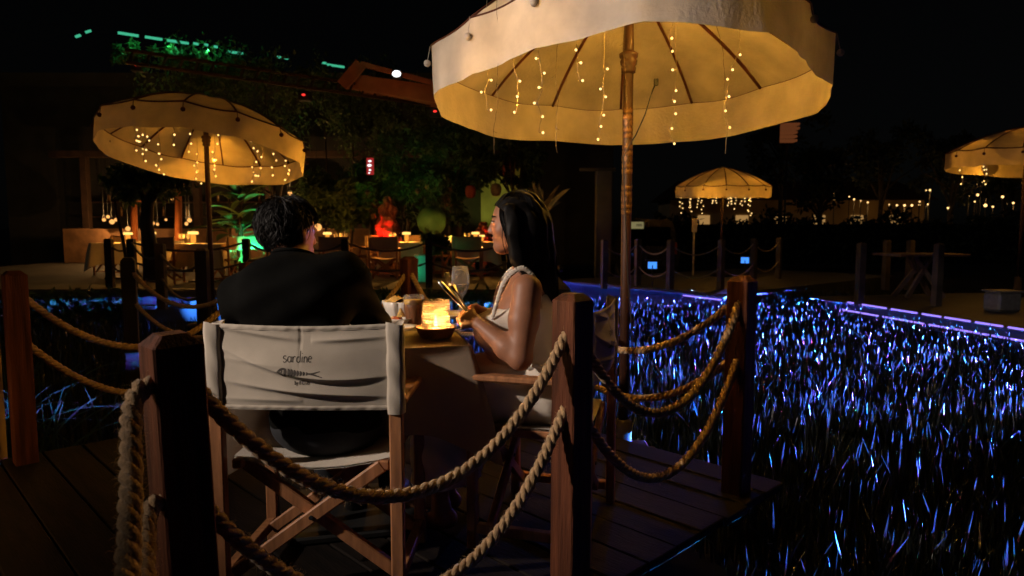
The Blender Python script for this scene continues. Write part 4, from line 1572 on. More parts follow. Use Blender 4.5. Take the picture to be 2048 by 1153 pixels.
# ------------------------------------------------------------------ people: smooth implicit bodies, meshed
class SDF:
    def __init__(s, lo, hi, h):
        s.lo = np.array(lo, float); s.h = h
        s.n = np.ceil((np.array(hi) - s.lo) / h).astype(int) + 1
        s.ax = [s.lo[k] + h * np.arange(s.n[k]) for k in range(3)]
        s.vol = np.full(tuple(s.n), 0.2, np.float32)

    def _reg(s, lo, hi):
        a = np.maximum(0, np.floor((np.array(lo) - s.lo) / s.h).astype(int))
        b = np.minimum(s.n, np.ceil((np.array(hi) - s.lo) / s.h).astype(int) + 1)
        if np.any(b <= a): return None
        sl = tuple(slice(a[k], b[k]) for k in range(3))
        X = s.ax[0][sl[0]][:, None, None]; Y = s.ax[1][sl[1]][None, :, None]; Z = s.ax[2][sl[2]][None, None, :]
        return sl, X, Y, Z

    def _mix(s, sl, d, k, mode):
        v = s.vol[sl]
        if mode == 'sub':
            s.vol[sl] = np.maximum(v, -d)
            return
        if k <= 0:
            s.vol[sl] = np.minimum(v, d)
            return
        hh = np.clip(0.5 + 0.5 * (v - d) / k, 0, 1)
        s.vol[sl] = v * (1 - hh) + d * hh - k * hh * (1 - hh)

    def cone(s, a, b, r1, r2, k=0.02, mode='add', flat=None):
        a = np.array(a, float); b = np.array(b, float)
        m = max(r1, r2) + 0.06 + k
        rg = s._reg(np.minimum(a, b) - m, np.maximum(a, b) + m)
        if rg is None: return
        sl, X, Y, Z = rg
        ba = b - a
        L2 = max(1e-12, ba @ ba)
        t = np.clip(((X - a[0]) * ba[0] + (Y - a[1]) * ba[1] + (Z - a[2]) * ba[2]) / L2, 0, 1)
        d = np.sqrt((X - a[0] - t * ba[0]) ** 2 + (Y - a[1] - t * ba[1]) ** 2 + (Z - a[2] - t * ba[2]) ** 2) - (r1 + (r2 - r1) * t)
        s._mix(sl, d, k, mode)

    def chain(s, pts, rad, k=0.02):
        for i in range(len(pts) - 1):
            s.cone(pts[i], pts[i + 1], rad[i], rad[i + 1], k if i == 0 else min(k, 0.012))

    def ell(s, c, r, k=0.02, mode='add', Rm=None):
        c = np.array(c, float); r = np.array(r, float)
        m = r.max() + 0.06 + k
        rg = s._reg(c - m, c + m)
        if rg is None: return
        sl, X, Y, Z = rg
        X = X - c[0]; Y = Y - c[1]; Z = Z - c[2]
        if Rm is not None:
            X, Y, Z = (Rm[0][0] * X + Rm[1][0] * Y + Rm[2][0] * Z, Rm[0][1] * X + Rm[1][1] * Y + Rm[2][1] * Z, Rm[0][2] * X + Rm[1][2] * Y + Rm[2][2] * Z)
        k0 = np.sqrt((X / r[0]) ** 2 + (Y / r[1]) ** 2 + (Z / r[2]) ** 2)
        k1 = np.sqrt((X / r[0] ** 2) ** 2 + (Y / r[1] ** 2) ** 2 + (Z / r[2] ** 2) ** 2)
        d = k0 * (k0 - 1) / np.maximum(k1, 1e-6)
        s._mix(sl, d, k, mode)

    def clip(s, fn):
        """keep only where fn(X, Y, Z) < 0"""
        X = s.ax[0][:, None, None]; Y = s.ax[1][None, :, None]; Z = s.ax[2][None, None, :]
        s.vol = np.maximum(s.vol, np.broadcast_to(fn(X, Y, Z), s.vol.shape).astype(np.float32))

    def warp(s, fn):
        X = s.ax[0][:, None, None]; Y = s.ax[1][None, :, None]; Z = s.ax[2][None, None, :]
        s.vol = s.vol + np.broadcast_to(fn(X, Y, Z), s.vol.shape).astype(np.float32)

    def mesh(s):
        v = s.vol
        v[0], v[-1], v[:, 0], v[:, -1], v[:, :, 0], v[:, :, -1] = (0.1,) * 6
        ins = v < 0
        nx, ny, nz = v.shape
        cs = np.zeros((nx - 1, ny - 1, nz - 1), np.uint8)
        for i in (0, 1):
            for j in (0, 1):
                for k in (0, 1):
                    cs += ins[i:nx - 1 + i, j:ny - 1 + j, k:nz - 1 + k]
        act = np.argwhere((cs > 0) & (cs < 8))
        idx = np.full(cs.shape, -1, np.int64)
        idx[act[:, 0], act[:, 1], act[:, 2]] = np.arange(len(act))
        cor = [(i, j, k) for i in (0, 1) for j in (0, 1) for k in (0, 1)]
        val = {c: v[act[:, 0] + c[0], act[:, 1] + c[1], act[:, 2] + c[2]].astype(np.float64) for c in cor}
        acc = np.zeros((len(act), 3)); cnt = np.zeros(len(act))
        for a in cor:
            for ax in range(3):
                if a[ax] == 1: continue
                b = list(a); b[ax] = 1; b = tuple(b)
                va, vb = val[a], val[b]
                x = (va < 0) != (vb < 0)
                t = np.where(x, va / np.where(np.abs(va - vb) < 1e-12, 1, va - vb), 0)
                p = np.array(a, float)[None, :].repeat(len(act), 0)
                p[:, ax] += t
                acc += p * x[:, None]; cnt += x
        P = s.lo + (act + acc / np.maximum(cnt, 1)[:, None]) * s.h
        quads = []
        for ax in range(3):
            sh = [slice(None)] * 3; sh2 = [slice(None)] * 3
            sh[ax] = slice(0, -1); sh2[ax] = slice(1, None)
            A, B = ins[tuple(sh)], ins[tuple(sh2)]
            e = np.argwhere(A != B)
            o1, o2 = [k for k in range(3) if k != ax]
            ok = (e[:, o1] > 0) & (e[:, o2] > 0)
            e = e[ok]
            flip = A[e[:, 0], e[:, 1], e[:, 2]]
            q = []
            for d1, d2 in ((0, 0), (1, 0), (1, 1), (0, 1)):
                c = e.copy(); c[:, o1] -= d1; c[:, o2] -= d2
                q.append(idx[c[:, 0], c[:, 1], c[:, 2]])
            q = np.stack(q, 1)
            if ax == 1: flip = ~flip
            q[flip] = q[flip][:, ::-1]
            quads.append(q)
        Q = np.concatenate(quads)
        Q = Q[(Q >= 0).all(1)]
        return P, Q[:, ::-1]


def sdf_obj(name, s, mat_, parent=None, relax=1):
    P, Q = s.mesh()
    for _ in range(relax):
        acc = np.zeros_like(P); cnt = np.zeros(len(P))
        for a, b in ((0, 1), (1, 2), (2, 3), (3, 0)):
            np.add.at(acc, Q[:, a], P[Q[:, b]]); np.add.at(acc, Q[:, b], P[Q[:, a]])
            np.add.at(cnt, Q[:, a], 1); np.add.at(cnt, Q[:, b], 1)
        P = P * 0.5 + 0.5 * acc / np.maximum(cnt, 1)[:, None]
    o = mesh_np(name, P, Q, mat_, smooth=True)
    if parent is not None: keep(o, parent)
    return o


M['skin'] = mat('skin', (0.27, 0.12, 0.066), 0.5, 0.06, 30, bump=0.05, bscale=300, spec=0.35)
M['skin2'] = mat('skin_tan', (0.26, 0.11, 0.06), 0.5, 0.06, 30, spec=0.35)
M['lip'] = mat('lips', (0.38, 0.10, 0.08), 0.4, 0.05, 30)
M['eye'] = mat('eye', (0.5, 0.48, 0.45), 0.1, 0)
M['hair'] = mat('black_hair', (0.006, 0.005, 0.0045), 0.55, 0.3, 40, spec=0.13)
M['tshirt'] = mat('black_cotton', (0.0045, 0.0045, 0.0042), 0.95, 0.2, 12, bump=0.15, bscale=300, spec=0.02)
M['trousers'] = mat('dark_trousers', (0.012, 0.013, 0.016), 0.9, 0.2, 12)
M['dress'] = mat('white_dress_cotton', (0.66, 0.58, 0.49), 0.9, 0.05, 12, bump=0.12, bscale=250, transl=0.08)
M['shoe'] = mat('dark_shoe', (0.01, 0.01, 0.01), 0.5, 0.1, 10)


def hand(s, w, d, n, side, curl=1.0, sc=1.0, spread=0.0):
    """palm, four bent fingers of different lengths and a thumb from the side of the palm"""
    w, d, n = Vector(w), Vector(d).normalized(), Vector(n)
    n = (n - d * n.dot(d)).normalized()
    q = d.cross(n) * side              # towards the thumb
    kn = w + d * 0.082 * sc
    for t in (-1, 0, 1):
        s.cone(w + q * 0.010 * t * sc, kn + q * 0.021 * t * sc - d * 0.008, 0.017 * sc, 0.0125 * sc, 0.010)
    for i, (o, L) in enumerate(((0.029, 0.92), (0.010, 1.0), (-0.010, 0.95), (-0.029, 0.76))):
        b = kn + q * o * sc
        L *= sc
        p1 = b + (d * 0.72 - n * 0.55 * curl).normalized() * 0.040 * L
        p2 = p1 + (d * 0.05 - n * 1.0 * curl).normalized() * 0.026 * L
        p3 = p2 + (-d * 0.85 - n * 0.35).normalized() * 0.021 * L
        s.chain([b - d * 0.008, p1, p2, p3], [0.0098 * sc, 0.0088 * sc, 0.0082 * sc, 0.0070 * sc], 0.006)
    t0 = w + d * 0.022 * sc + q * 0.020 * sc
    t1 = t0 + (d * 0.75 + q * 0.55 - n * 0.35).normalized() * 0.040 * sc
    t2 = t1 + (d * 0.9 - q * 0.25 - n * 0.35).normalized() * 0.032 * sc
    t3 = t2 + (d * 0.75 - q * 0.6 - n * 0.2).normalized() * 0.024 * sc
    s.chain([t0, t1, t2, t3], [0.0140 * sc, 0.0112 * sc, 0.0098 * sc, 0.0078 * sc], 0.008)
    return kn


def foot(s, a, d):
    a = Vector(a); d = Vector(d).normalized()
    s.cone(a, a + Vector((0, 0, -0.045)), 0.036, 0.036, 0.02)
    s.cone(a + Vector((0, 0, -0.045)) - d * 0.03, a + d * 0.15 + Vector((0, 0, -0.06)), 0.034, 0.026, 0.02)


def ribbons(paths, w, name, mat_, parent, taper=True):
    """thin hair strands as flat strips; paths: array (n, m, 3)"""
    A = np.asarray(paths, float)
    n, m, _ = A.shape
    t = np.gradient(A, axis=1)
    t /= np.linalg.norm(t, axis=2, keepdims=True) + 1e-9
    view = np.array([0, -1.0, 0.15])
    sd = np.cross(t, view[None, None, :] + 0.5 * np.random.default_rng(3).normal(size=(n, 1, 3)))
    sd /= np.linalg.norm(sd, axis=2, keepdims=True) + 1e-9
    prof = (np.sin(np.pi * np.linspace(0.12, 0.98, m)) ** 0.5 if taper else np.ones(m))[None, :, None] * w
    Vv = np.stack([A - sd * prof, A + sd * prof], 2).reshape(-1, 3)
    i = (np.arange(n)[:, None] * m + np.arange(m - 1)[None, :]).ravel() * 2
    F = np.stack([i, i + 1, i + 3, i + 2], 1)
    o = mesh_np(name, Vv, F, mat_, smooth=True)
    tag(o, kind='stuff')
    return keep(o, parent)


# ---------------------------------------------------------------- the man
man = empty('person', (-0.62, 2.25, 0.0))
tag(man, 'person in a black short sleeved top, seen from behind in the canvas chair', 'person')
mh = 0.0085
HC = at(578, 464, 2.44)                                  # head centre
NB = at(588, 528, 2.40)                                  # neck base
SR, SL_ = at(690, 556, 2.36), at(484, 598, 2.38)
PEL = Vector((-0.62, 2.24, 0.53))
CHS = at(592, 612, 2.335)
WAI = Vector((-0.615, 2.24, 0.68))
ER, EL = at(760, 676, 2.50), at(452, 700, 2.52)
WR, WL = Vector((-0.60, 2.54, 0.765)), Vector((-0.72, 2.78, 0.785))
KR, KL = Vector((-0.50, 2.70, 0.52)), Vector((-0.76, 2.70, 0.52))


def man_torso(s, o=0.0, k=0.05):
    s.ell(PEL, (0.175 + o, 0.125 + o, 0.115 + o), k)
    s.ell(WAI, (0.160 + o, 0.115 + o, 0.14 + o), k)
    s.ell(CHS, (0.185 + o, 0.125 + o, 0.17 + o), k)
    s.cone(SR + (NB - SR) * 0.10, SL_ + (NB - SL_) * 0.10, 0.066 + o, 0.066 + o, k)
    s.cone(CHS + Vector((0.10, -0.02, 0.05)), SR, 0.085 + o, 0.062 + o, k)
    s.cone(CHS + Vector((-0.10, -0.02, 0.05)), SL_, 0.085 + o, 0.062 + o, k)
    s.cone(NB + Vector((0, -0.01, -0.05)), NB + (HC - NB) * 0.35, 0.075 + o, 0.055 + o, k * 0.6)


def man_arms(s, o=0.0, frac=1.0):
    for S, E in ((SR, ER), (SL_, EL)):
        s.cone(S, S + (E - S) * frac, 0.060 + o, (0.060 - 0.014 * frac) + o, 0.03)


box0, box1 = (-1.02, 1.98, -0.02), (-0.22, 2.98, 1.36)
s = SDF(box0, box1, mh)
man_torso(s); man_arms(s)
s.cone(NB, HC + Vector((0, -0.01, -0.05)), 0.058, 0.054, 0.03)
for E, Wp in ((ER, WR), (EL, WL)):
    s.cone(E, E + (Wp - E) * 0.35, 0.045, 0.043, 0.02); s.cone(E + (Wp - E) * 0.35, Wp, 0.043, 0.028, 0.02)
# head turned to his right, towards the woman
mf = Vector((0.50, 0.86, -0.08)).normalized()            # facing
mu = Vector((0.02, 0.10, 1)).normalized()
ml = mu.cross(mf).normalized()
mu = mf.cross(ml)
RmM = [[ml.x, mf.x, mu.x], [ml.y, mf.y, mu.y], [ml.z, mf.z, mu.z]]
hd = lambda a, b, c: HC + ml * a + mf * b + mu * c
s.ell(HC + mu * 0.01, (0.076, 0.097, 0.100), 0.02, Rm=RmM)
s.cone(hd(0, 0.035, -0.05), hd(0, 0.070, -0.085), 0.058, 0.034, 0.03)
s.cone(hd(0.030, 0.02, -0.055), hd(0.012, 0.075, -0.090), 0.034, 0.024, 0.02)
s.cone(hd(-0.030, 0.02, -0.055), hd(-0.012, 0.075, -0.090), 0.034, 0.024, 0.02)
s.cone(hd(0, 0.092, 0.015), hd(0, 0.115, -0.028), 0.010, 0.014, 0.01)
s.ell(hd(0, 0.097, -0.058), (0.024, 0.014, 0.010), 0.008, Rm=RmM)
for q in (-1, 1):
    s.ell(hd(q * 0.079, -0.008, -0.012), (0.010, 0.022, 0.034), 0.006, Rm=RmM)
    s.ell(hd(q * 0.032, 0.092, 0.012), (0.015, 0.012, 0.009), 0.006, Rm=RmM)
for K, sg in ((KR, 1), (KL, -1)):
    hip = PEL + Vector((sg * 0.09, 0.04, -0.02))
    s.cone(hip, K, 0.085, 0.062, 0.04)
    an = Vector((K.x, K.y + 0.06, 0.10))
    s.cone(K, K + (an - K) * 0.35, 0.060, 0.056, 0.03); s.cone(K + (an - K) * 0.35, an, 0.056, 0.036, 0.02)
    foot(s, an, (0.1 * sg, 1, 0))
hand(s, WR, (-0.85, 0.35, -0.06), (0.1, -0.1, 1), -1, 0.9, 1.05)
hand(s, WL, (0.55, 0.75, 0.05), (-0.1, -0.1, 1), 1, 0.9, 1.05)
sdf_obj('body', s, M['skin2'], man)
s = SDF(box0, box1, mh)                                   # T-shirt with sleeves to above the elbow
man_torso(s, 0.012); man_arms(s, 0.013, 0.70)
s.cone(SR + (ER - SR) * 0.62, SR + (ER - SR) * 0.74, 0.066, 0.069, 0.01)
s.cone(SL_ + (EL - SL_) * 0.62, SL_ + (EL - SL_) * 0.74, 0.066, 0.069, 0.01)
s.warp(lambda X, Y, Z: 0.0035 * np.sin(38 * Z + 9 * X) * np.sin(13 * X + 4) + 0.0025 * np.sin(60 * Z - 30 * X + 5))
nb_z = NB.z + 0.035
s.clip(lambda X, Y, Z: np.maximum(0.50 - Z, (Z - nb_z) + (Y - NB.y) * 0.35 + 0 * X))
sdf_obj('tshirt', s, M['tshirt'], man)
cl = MB()                                                # ribbed collar
cc = Vector((NB.x, NB.y, nb_z))
ring = []
for i in range(28):
    a = 2 * PI * i / 28
    ring.append(cc + Vector((0.072 * math.cos(a), 0.068 * math.sin(a), -0.35 * 0.068 * math.sin(a) - 0.006)))
cl.tube(ring, 0.0065, 8, closed=True)
keep(cl.build('collar', M['tshirt']), man)
s = SDF(box0, box1, mh)
s.ell(PEL + Vector((0, 0, -0.02)), (0.182, 0.135, 0.11), 0.04)
for K, sg in ((KR, 1), (KL, -1)):
    hip = PEL + Vector((sg * 0.09, 0.04, -0.02))
    s.cone(hip, K, 0.095, 0.072, 0.04)
    an = Vector((K.x, K.y + 0.06, 0.10))
    s.cone(K, an, 0.070, 0.055, 0.03)
s.clip(lambda X, Y, Z: np.maximum(Z - 0.60, 0.09 - Z) + 0 * X + 0 * Y)
sdf_obj('trousers', s, M['trousers'], man)
for K, sg in ((KR, 1), (KL, -1)):
    s = SDF((K.x - 0.12, K.y - 0.15, -0.005), (K.x + 0.14, K.y + 0.32, 0.14), 0.007)
    an = Vector((K.x, K.y + 0.06, 0.10)); d = Vector((0.1 * sg, 1, 0)).normalized()
    s.cone(an + Vector((0, 0, -0.03)), an + Vector((0, 0, -0.055)), 0.044, 0.042, 0.02)
    s.cone(an + Vector((0, 0, -0.055)) - d * 0.03, an + d * 0.16 + Vector((0, 0, -0.066)), 0.042, 0.034, 0.02)
    sdf_obj('shoe', s, M['shoe'], man)
# hair: cap and tousled strands
s = SDF(HC - Vector((0.16, 0.16, 0.16)), HC + Vector((0.16, 0.16, 0.17)), 0.006)
s.ell(HC + mu * 0.022 - mf * 0.010, (0.090, 0.108, 0.100), 0.02, Rm=RmM)
hn = rng.normal(0, 1, (40, 3))
s.warp(lambda X, Y, Z: 0.005 * np.sin(70 * X + 30 * Z) * np.sin(60 * Y + 2) * np.sin(55 * Z + 1))
hcx, hcy, hcz = HC


def man_hairline(X, Y, Z):
    a = (X - hcx) * ml.x + (Y - hcy) * ml.y + (Z - hcz) * ml.z
    b = (X - hcx) * mf.x + (Y - hcy) * mf.y + (Z - hcz) * mf.z
    c = (X - hcx) * mu.x + (Y - hcy) * mu.y + (Z - hcz) * mu.z
    low = np.where(b > 0.02, 0.055, np.where(b > -0.035, 0.012, -0.080))      # over the forehead, above the ear, nape
    sm = 0.055 + (0.012 - 0.055) / (1 + np.exp((b - 0.035) / 0.008)) + (-0.080 - 0.012) / (1 + np.exp((b + 0.030) / 0.008))
    return sm - c


s.clip(man_hairline)
sdf_obj('hair', s, M['hair'], man, 0)
r9 = np.random.default_rng(9)
nst = 2600
dirs = r9.normal(size=(nst, 3))
dirs /= np.linalg.norm(dirs, axis=1)[:, None]
la, fo, upv = [np.array(tuple(q)) for q in (ml, mf, mu)]
c_ = dirs[:, 2]; b_ = dirs[:, 1]
ok = (c_ > np.where(b_ > 0.25, 0.5, np.where(b_ > -0.25, 0.12, -0.78)))
dirs = dirs[ok]
rad = np.array([0.091, 0.108, 0.101])
roots = np.array(tuple(HC + mu * 0.022 - mf * 0.010)) + (dirs * rad) @ np.stack([la, fo, upv])
nrm = (dirs / rad) @ np.stack([la, fo, upv]); nrm /= np.linalg.norm(nrm, axis=1)[:, None]
down = np.array([0.15, 0.05, -1.0])
swirl = np.cross(nrm, np.array([0, 0, 1.0]))
cd = down - nrm * (nrm @ down)[:, None] + swirl * r9.normal(0.15, 0.5, (len(nrm), 1)) + r9.normal(0, 0.25, nrm.shape)
cd -= nrm * (cd * nrm).sum(1)[:, None]
cd /= np.linalg.norm(cd, axis=1)[:, None] + 1e-9
ln = r9.uniform(0.03, 0.075, (len(nrm), 1))
lift = r9.uniform(0.0, 0.018, (len(nrm), 1)) + 0.002
T_ = np.linspace(0, 1, 7)
paths = np.stack([roots - nrm * 0.004 + cd * ln * t + nrm * (lift * math.sin(PI * min(1, t * 0.8)) - 0.5 * ln * ln * t * t / 0.1) for t in T_], 1)
ribbons(paths, 0.0011, 'hair_strands', M['hair'], man)
# knife in his hand
tag(knife(Vector((-0.50, 2.70, 0.80)), at(714, 645, 2.62) + Vector((0, 0, 0.0)), (0, -1, 0.2)), 'table knife in the man\'s hand, its tip rising above the chair back', 'knife')

# ---------------------------------------------------------------- the woman
wom = empty('person', (0.12, 2.60, 0.0))
tag(wom, 'person with long black hair and a white strappy dress, in profile holding knife and fork', 'person')
wh = 0.0052
YW = 2.60
WH = at(1034, 446, YW)                                   # head centre
wf = Vector((-1.0, 0.10, -0.10)).normalized()
wu = Vector((-0.12, 0, 1)).normalized()
wl = wu.cross(wf).normalized()                           # her left, towards the camera
wu = wf.cross(wl)
RmW = [[wl.x, wf.x, wu.x], [wl.y, wf.y, wu.y], [wl.z, wf.z, wu.z]]
wd = lambda a, b, c: WH + wl * a + wf * b + wu * c
SN, SF = at(1054, 580, 2.425), at(1044, 570, 2.755)      # near and far shoulders
NBW = at(1052, 548, YW)
CHW = at(1046, 632, 2.595)
WAW = at(1062, 722, 2.60)
PEW = Vector((0.145, 2.60, 0.545))
EN = at(1040, 716, 2.36)
WN = at(957, 648, 2.455)
EF = at(1022, 700, 2.84)
WF_ = at(965, 626, 2.67)
KN_, KF = Vector((-0.30, 2.52, 0.53)), Vector((-0.30, 2.70, 0.53))


def wom_torso(s, o=0.0, k=0.04):
    s.ell(PEW, (0.125 + o, 0.165 + o, 0.105 + o), k)
    s.ell(WAW, (0.088 + o, 0.118 + o, 0.11 + o), k)
    s.ell(CHW, (0.098 + o, 0.135 + o, 0.125 + o), k)
    s.cone(WAW + Vector((0, 0, -0.06)), CHW, 0.088 + o, 0.092 + o, k)
    s.ell(at(1012, 700, 2.595), (0.070 + o, 0.105 + o, 0.075 + o), 0.03)
    for y in (-0.062, 0.062):
        s.ell(at(1000, 648, 2.595) + Vector((0, y, 0)), (0.058 + o, 0.058 + o, 0.056 + o), 0.03)


s = SDF((-0.48, 2.22, -0.02), (0.36, 2.95, 1.40), wh)
wom_torso(s)
s.cone(SN + Vector((0, .03, 0)), SF + Vector((0, -.03, 0)), 0.043, 0.043, 0.05)
s.cone(CHW + Vector((0.02, 0, 0.04)), NBW + Vector((0.004, 0, -0.01)), 0.085, 0.046, 0.05)
s.cone(NBW, WH + Vector((0.012, 0, -0.06)), 0.046, 0.044, 0.03)
for S, E, Wp in ((SN, EN, WN), (SF, EF, WF_)):
    s.cone(S, S + (E - S) * 0.45, 0.054, 0.053, 0.03); s.cone(S + (E - S) * 0.45, E, 0.053, 0.041, 0.02)
    s.cone(E, E + (Wp - E) * 0.3, 0.041, 0.043, 0.02); s.cone(E + (Wp - E) * 0.3, Wp, 0.043, 0.0245, 0.02)
# head
s.ell(WH + wu * 0.012, (0.071, 0.092, 0.096), 0.02, Rm=RmW)
s.cone(wd(0, 0.045, -0.035), wd(0, 0.066, -0.080), 0.050, 0.030, 0.03)
for q in (-1, 1):
    s.cone(wd(q * 0.040, -0.005, -0.045), wd(q * 0.012, 0.066, -0.084), 0.028, 0.020, 0.025)
    s.ell(wd(q * 0.032, 0.062, -0.028), (0.022, 0.022, 0.024), 0.02, Rm=RmW)
    s.ell(wd(q * 0.030, 0.081, 0.010), (0.014, 0.010, 0.008), 0.006, Rm=RmW)
    s.ell(wd(q * 0.073, -0.008, -0.012), (0.008, 0.019, 0.030), 0.005, Rm=RmW)
s.cone(wd(0, 0.084, 0.018), wd(0, 0.108, -0.022), 0.008, 0.0095, 0.010)
s.ell(wd(0, 0.098, -0.026), (0.015, 0.011, 0.008), 0.006, Rm=RmW)
s.ell(wd(0, 0.0905, -0.048), (0.020, 0.010, 0.006), 0.006, Rm=RmW)
s.ell(wd(0, 0.0885, -0.060), (0.018, 0.010, 0.0065), 0.006, Rm=RmW)
s.ell(wd(0, 0.080, -0.086), (0.016, 0.014, 0.012), 0.012, Rm=RmW)
hand(s, WN, at(926, 624, 2.52) - WN, (-0.1, -0.75, 0.66), -1, 1.0, 0.92)
hand(s, WF_, at(930, 612, 2.60) - WF_, (-0.1, 0.75, 0.66), 1, 1.0, 0.90)
for K, sg in ((KN_, -1), (KF, 1)):
    hip = PEW + Vector((-0.03, sg * 0.085, -0.01))
    s.cone(hip, K, 0.080, 0.055, 0.04)
    an = Vector((K.x + 0.03, K.y, 0.10))
    s.cone(K, K + (an - K) * 0.35, 0.054, 0.050, 0.03); s.cone(K + (an - K) * 0.35, an, 0.050, 0.031, 0.02)
    foot(s, an, (-1, 0.05 * sg, 0))
sdf_obj('body', s, M['skin'], wom)
for q in (-1, 1):
    b = MB(); b.sphere(wd(q * 0.030, 0.083, 0.010), 0.0095, 10, 8, (1, 1, 0.6)); keep(b.build('eye', M['eye']), wom)
    b = MB(); b.tube([wd(q * 0.016, 0.090, 0.028), wd(q * 0.032, 0.088, 0.034), wd(q * 0.048, 0.074, 0.030)], [0.002, 0.003, 0.0015], 6); keep(b.build('eyebrow', M['hair']), wom)
    b = MB(); b.tube([wd(q * 0.018, 0.092, 0.014), wd(q * 0.032, 0.094, 0.016), wd(q * 0.046, 0.080, 0.013)], [0.0012, 0.0022, 0.0012], 6); keep(b.build('eyelashes', M['hair']), wom)
b = MB(); b.sphere(wd(0, 0.0965, -0.0485), 0.0075, 10, 6, (0.7, 2.0, 0.62)); b.sphere(wd(0, 0.094, -0.0595), 0.0072, 10, 6, (0.7, 1.8, 0.7))
keep(b.build('lips', M['lip']), wom)
# dress: gathered bodice, skirt, ruffled straps
s = SDF((-0.48, 2.30, 0.10), (0.36, 2.90, 1.10), 0.0062)
wom_torso(s, 0.011)
s.cone(CHW + Vector((0.035, 0, 0.0)), CHW + Vector((0.03, 0, 0.075)), 0.088, 0.072, 0.03)
for y in (-0.055, 0.055):          # gathered bust
    s.ell(at(984, 658, 2.595) + Vector((0, y, 0)), (0.068, 0.080, 0.072), 0.03)
ftop, btop = at(978, 622, 2.6).z, at(1085, 588, 2.6).z
fx, bx = at(978, 622, 2.6).x, at(1085, 588, 2.6).x
s.warp(lambda X, Y, Z: 0.0045 * np.sin(95 * Y + 22 * X + 18 * Z) * np.clip((0.10 - X) * 9, 0, 1) * np.clip((Z - 0.70) * 10, 0, 1) + 0.003 * np.sin(150 * Y + 9 * Z) * np.clip((0.78 - Z) * 10, 0, 1))
s.clip(lambda X, Y, Z: Z - (ftop + (btop - ftop) * (X - fx) / (bx - fx)) - 0.004 * np.sin(90 * Y))
for S, sg in ((SN, -1), (SF, 1)):
    s.cone(S + Vector((-0.01, sg * 0.02, 0.05)), S + Vector((0.0, sg * 0.035, -0.095)), 0.052, 0.046, 0, 'sub')
s.clip(lambda X, Y, Z: 0.60 - Z + 0 * X + 0 * Y)
sdf_obj('dress_bodice', s, M['dress'], wom)
s = SDF((-0.50, 2.25, 0.12), (0.36, 2.96, 0.74), 0.0075)
s.ell(PEW + Vector((0, 0, 0.01)), (0.150, 0.190, 0.12), 0.04)
s.cone(PEW + Vector((0, 0, 0.02)), WAW + Vector((0, 0, -0.06)), 0.13, 0.10, 0.05)
for K, sg in ((KN_, -1), (KF, 1)):
    hip = PEW + Vector((-0.03, sg * 0.085, -0.01))
    s.cone(hip, K + Vector((0.02, 0, 0)), 0.100, 0.085, 0.06)
    s.cone(K, Vector((K.x + 0.03, K.y, 0.22)), 0.088, 0.105, 0.06)
s.ell(at(1000, 768, 2.60), (0.13, 0.15, 0.09), 0.05)
s.ell(at(972, 752, 2.60), (0.10, 0.15, 0.085), 0.05)
s.cone((KN_ + KF) / 2, Vector((-0.24, 2.61, 0.22)), 0.10, 0.12, 0.06)
s.warp(lambda X, Y, Z: 0.006 * np.sin(70 * Y + 40 * Z + 6 * X) + 0.004 * np.sin(48 * X + 20 * Z))
s.clip(lambda X, Y, Z: np.maximum(0.20 - Z, Z - 0.68) + 0 * X + 0 * Y)
sdf_obj('dress_skirt', s, M['dress'], wom)
b = MB()
wz = 0.655
ring = []
for i in range(60):
    a = 2 * PI * i / 60
    cx = WAW.x + 0.012
    ring.append(Vector((cx + 0.106 * math.cos(a), 2.60 + 0.135 * math.sin(a), wz + 0.004 * math.sin(15 * a))))
b.tube(ring, [0.010 + 0.003 * math.sin(i * 2.1) for i in range(60)], 6, closed=True)
keep(b.build('waistband', M['dress']), wom)


def strap(pts, name='ruffled_strap', w=0.0098, seed=0):
    b = MB()
    pts = [Vector(p) for p in pts]
    N = 150
    dense = []
    for i in range(N + 1):
        t = i / N * (len(pts) - 1)
        k = min(int(t), len(pts) - 2); f = t - k
        p0 = pts[max(k - 1, 0)]; p1 = pts[k]; p2 = pts[k + 1]; p3 = pts[min(k + 2, len(pts) - 1)]
        dense.append(0.5 * ((2 * p1) + (-p0 + p2) * f + (2 * p0 - 5 * p1 + 4 * p2 - p3) * f * f + (-p0 + 3 * p1 - 3 * p2 + p3) * f ** 3))
    prof = []
    for i, p in enumerate(dense):
        t = (dense[min(i + 1, N)] - dense[max(i - 1, 0)]).normalized()
        out = Vector((0, -1, 0.25)).normalized()
        nn = t.cross(out).normalized()            # across the strap
        up_ = nn.cross(t).normalized()
        wv = math.sin(i * 1.25) * (0.45 + 0.25 * math.sin(i * 0.37))
        ww = w * (0.75 + 0.35 * math.sin(PI * i / N)) * (1 + 0.10 * wv)
        prof.append([p - nn * ww * 0.9 + out * 0.003 * wv, p - nn * ww * 0.4 + out * (0.001 + 0.0022 * wv), p + out * (0.0015 + 0.0018 * wv), p + nn * ww * 0.4 + out * (0.001 + 0.0022 * wv), p + nn * ww * 0.9 - out * 0.003 * wv, p - out * 0.003])
    i0 = len(b.v)
    for row in prof: b.addv(row)
    for i in range(N):
        for j in range(6):
            j2 = (j + 1) % 6
            b.addf([i0 + i * 6 + j, i0 + (i + 1) * 6 + j, i0 + (i + 1) * 6 + j2, i0 + i * 6 + j2], True)
    return keep(b.build(name, M['dress']), wom)


strap([at(984, 640, 2.47), at(994, 604, 2.455), at(1008, 566, 2.455), at(1026, 545, 2.46), at(1046, 537, 2.465), at(1064, 550, 2.47), at(1077, 578, 2.475), at(1083, 618, 2.48)])
strap([p + Vector((0, 0.21, 0)) for p in (at(984, 640, 2.50), at(990, 600, 2.49), at(1006, 566, 2.49), at(1026, 545, 2.49), at(1046, 540, 2.49), at(1064, 556, 2.49), at(1080, 596, 2.49))])
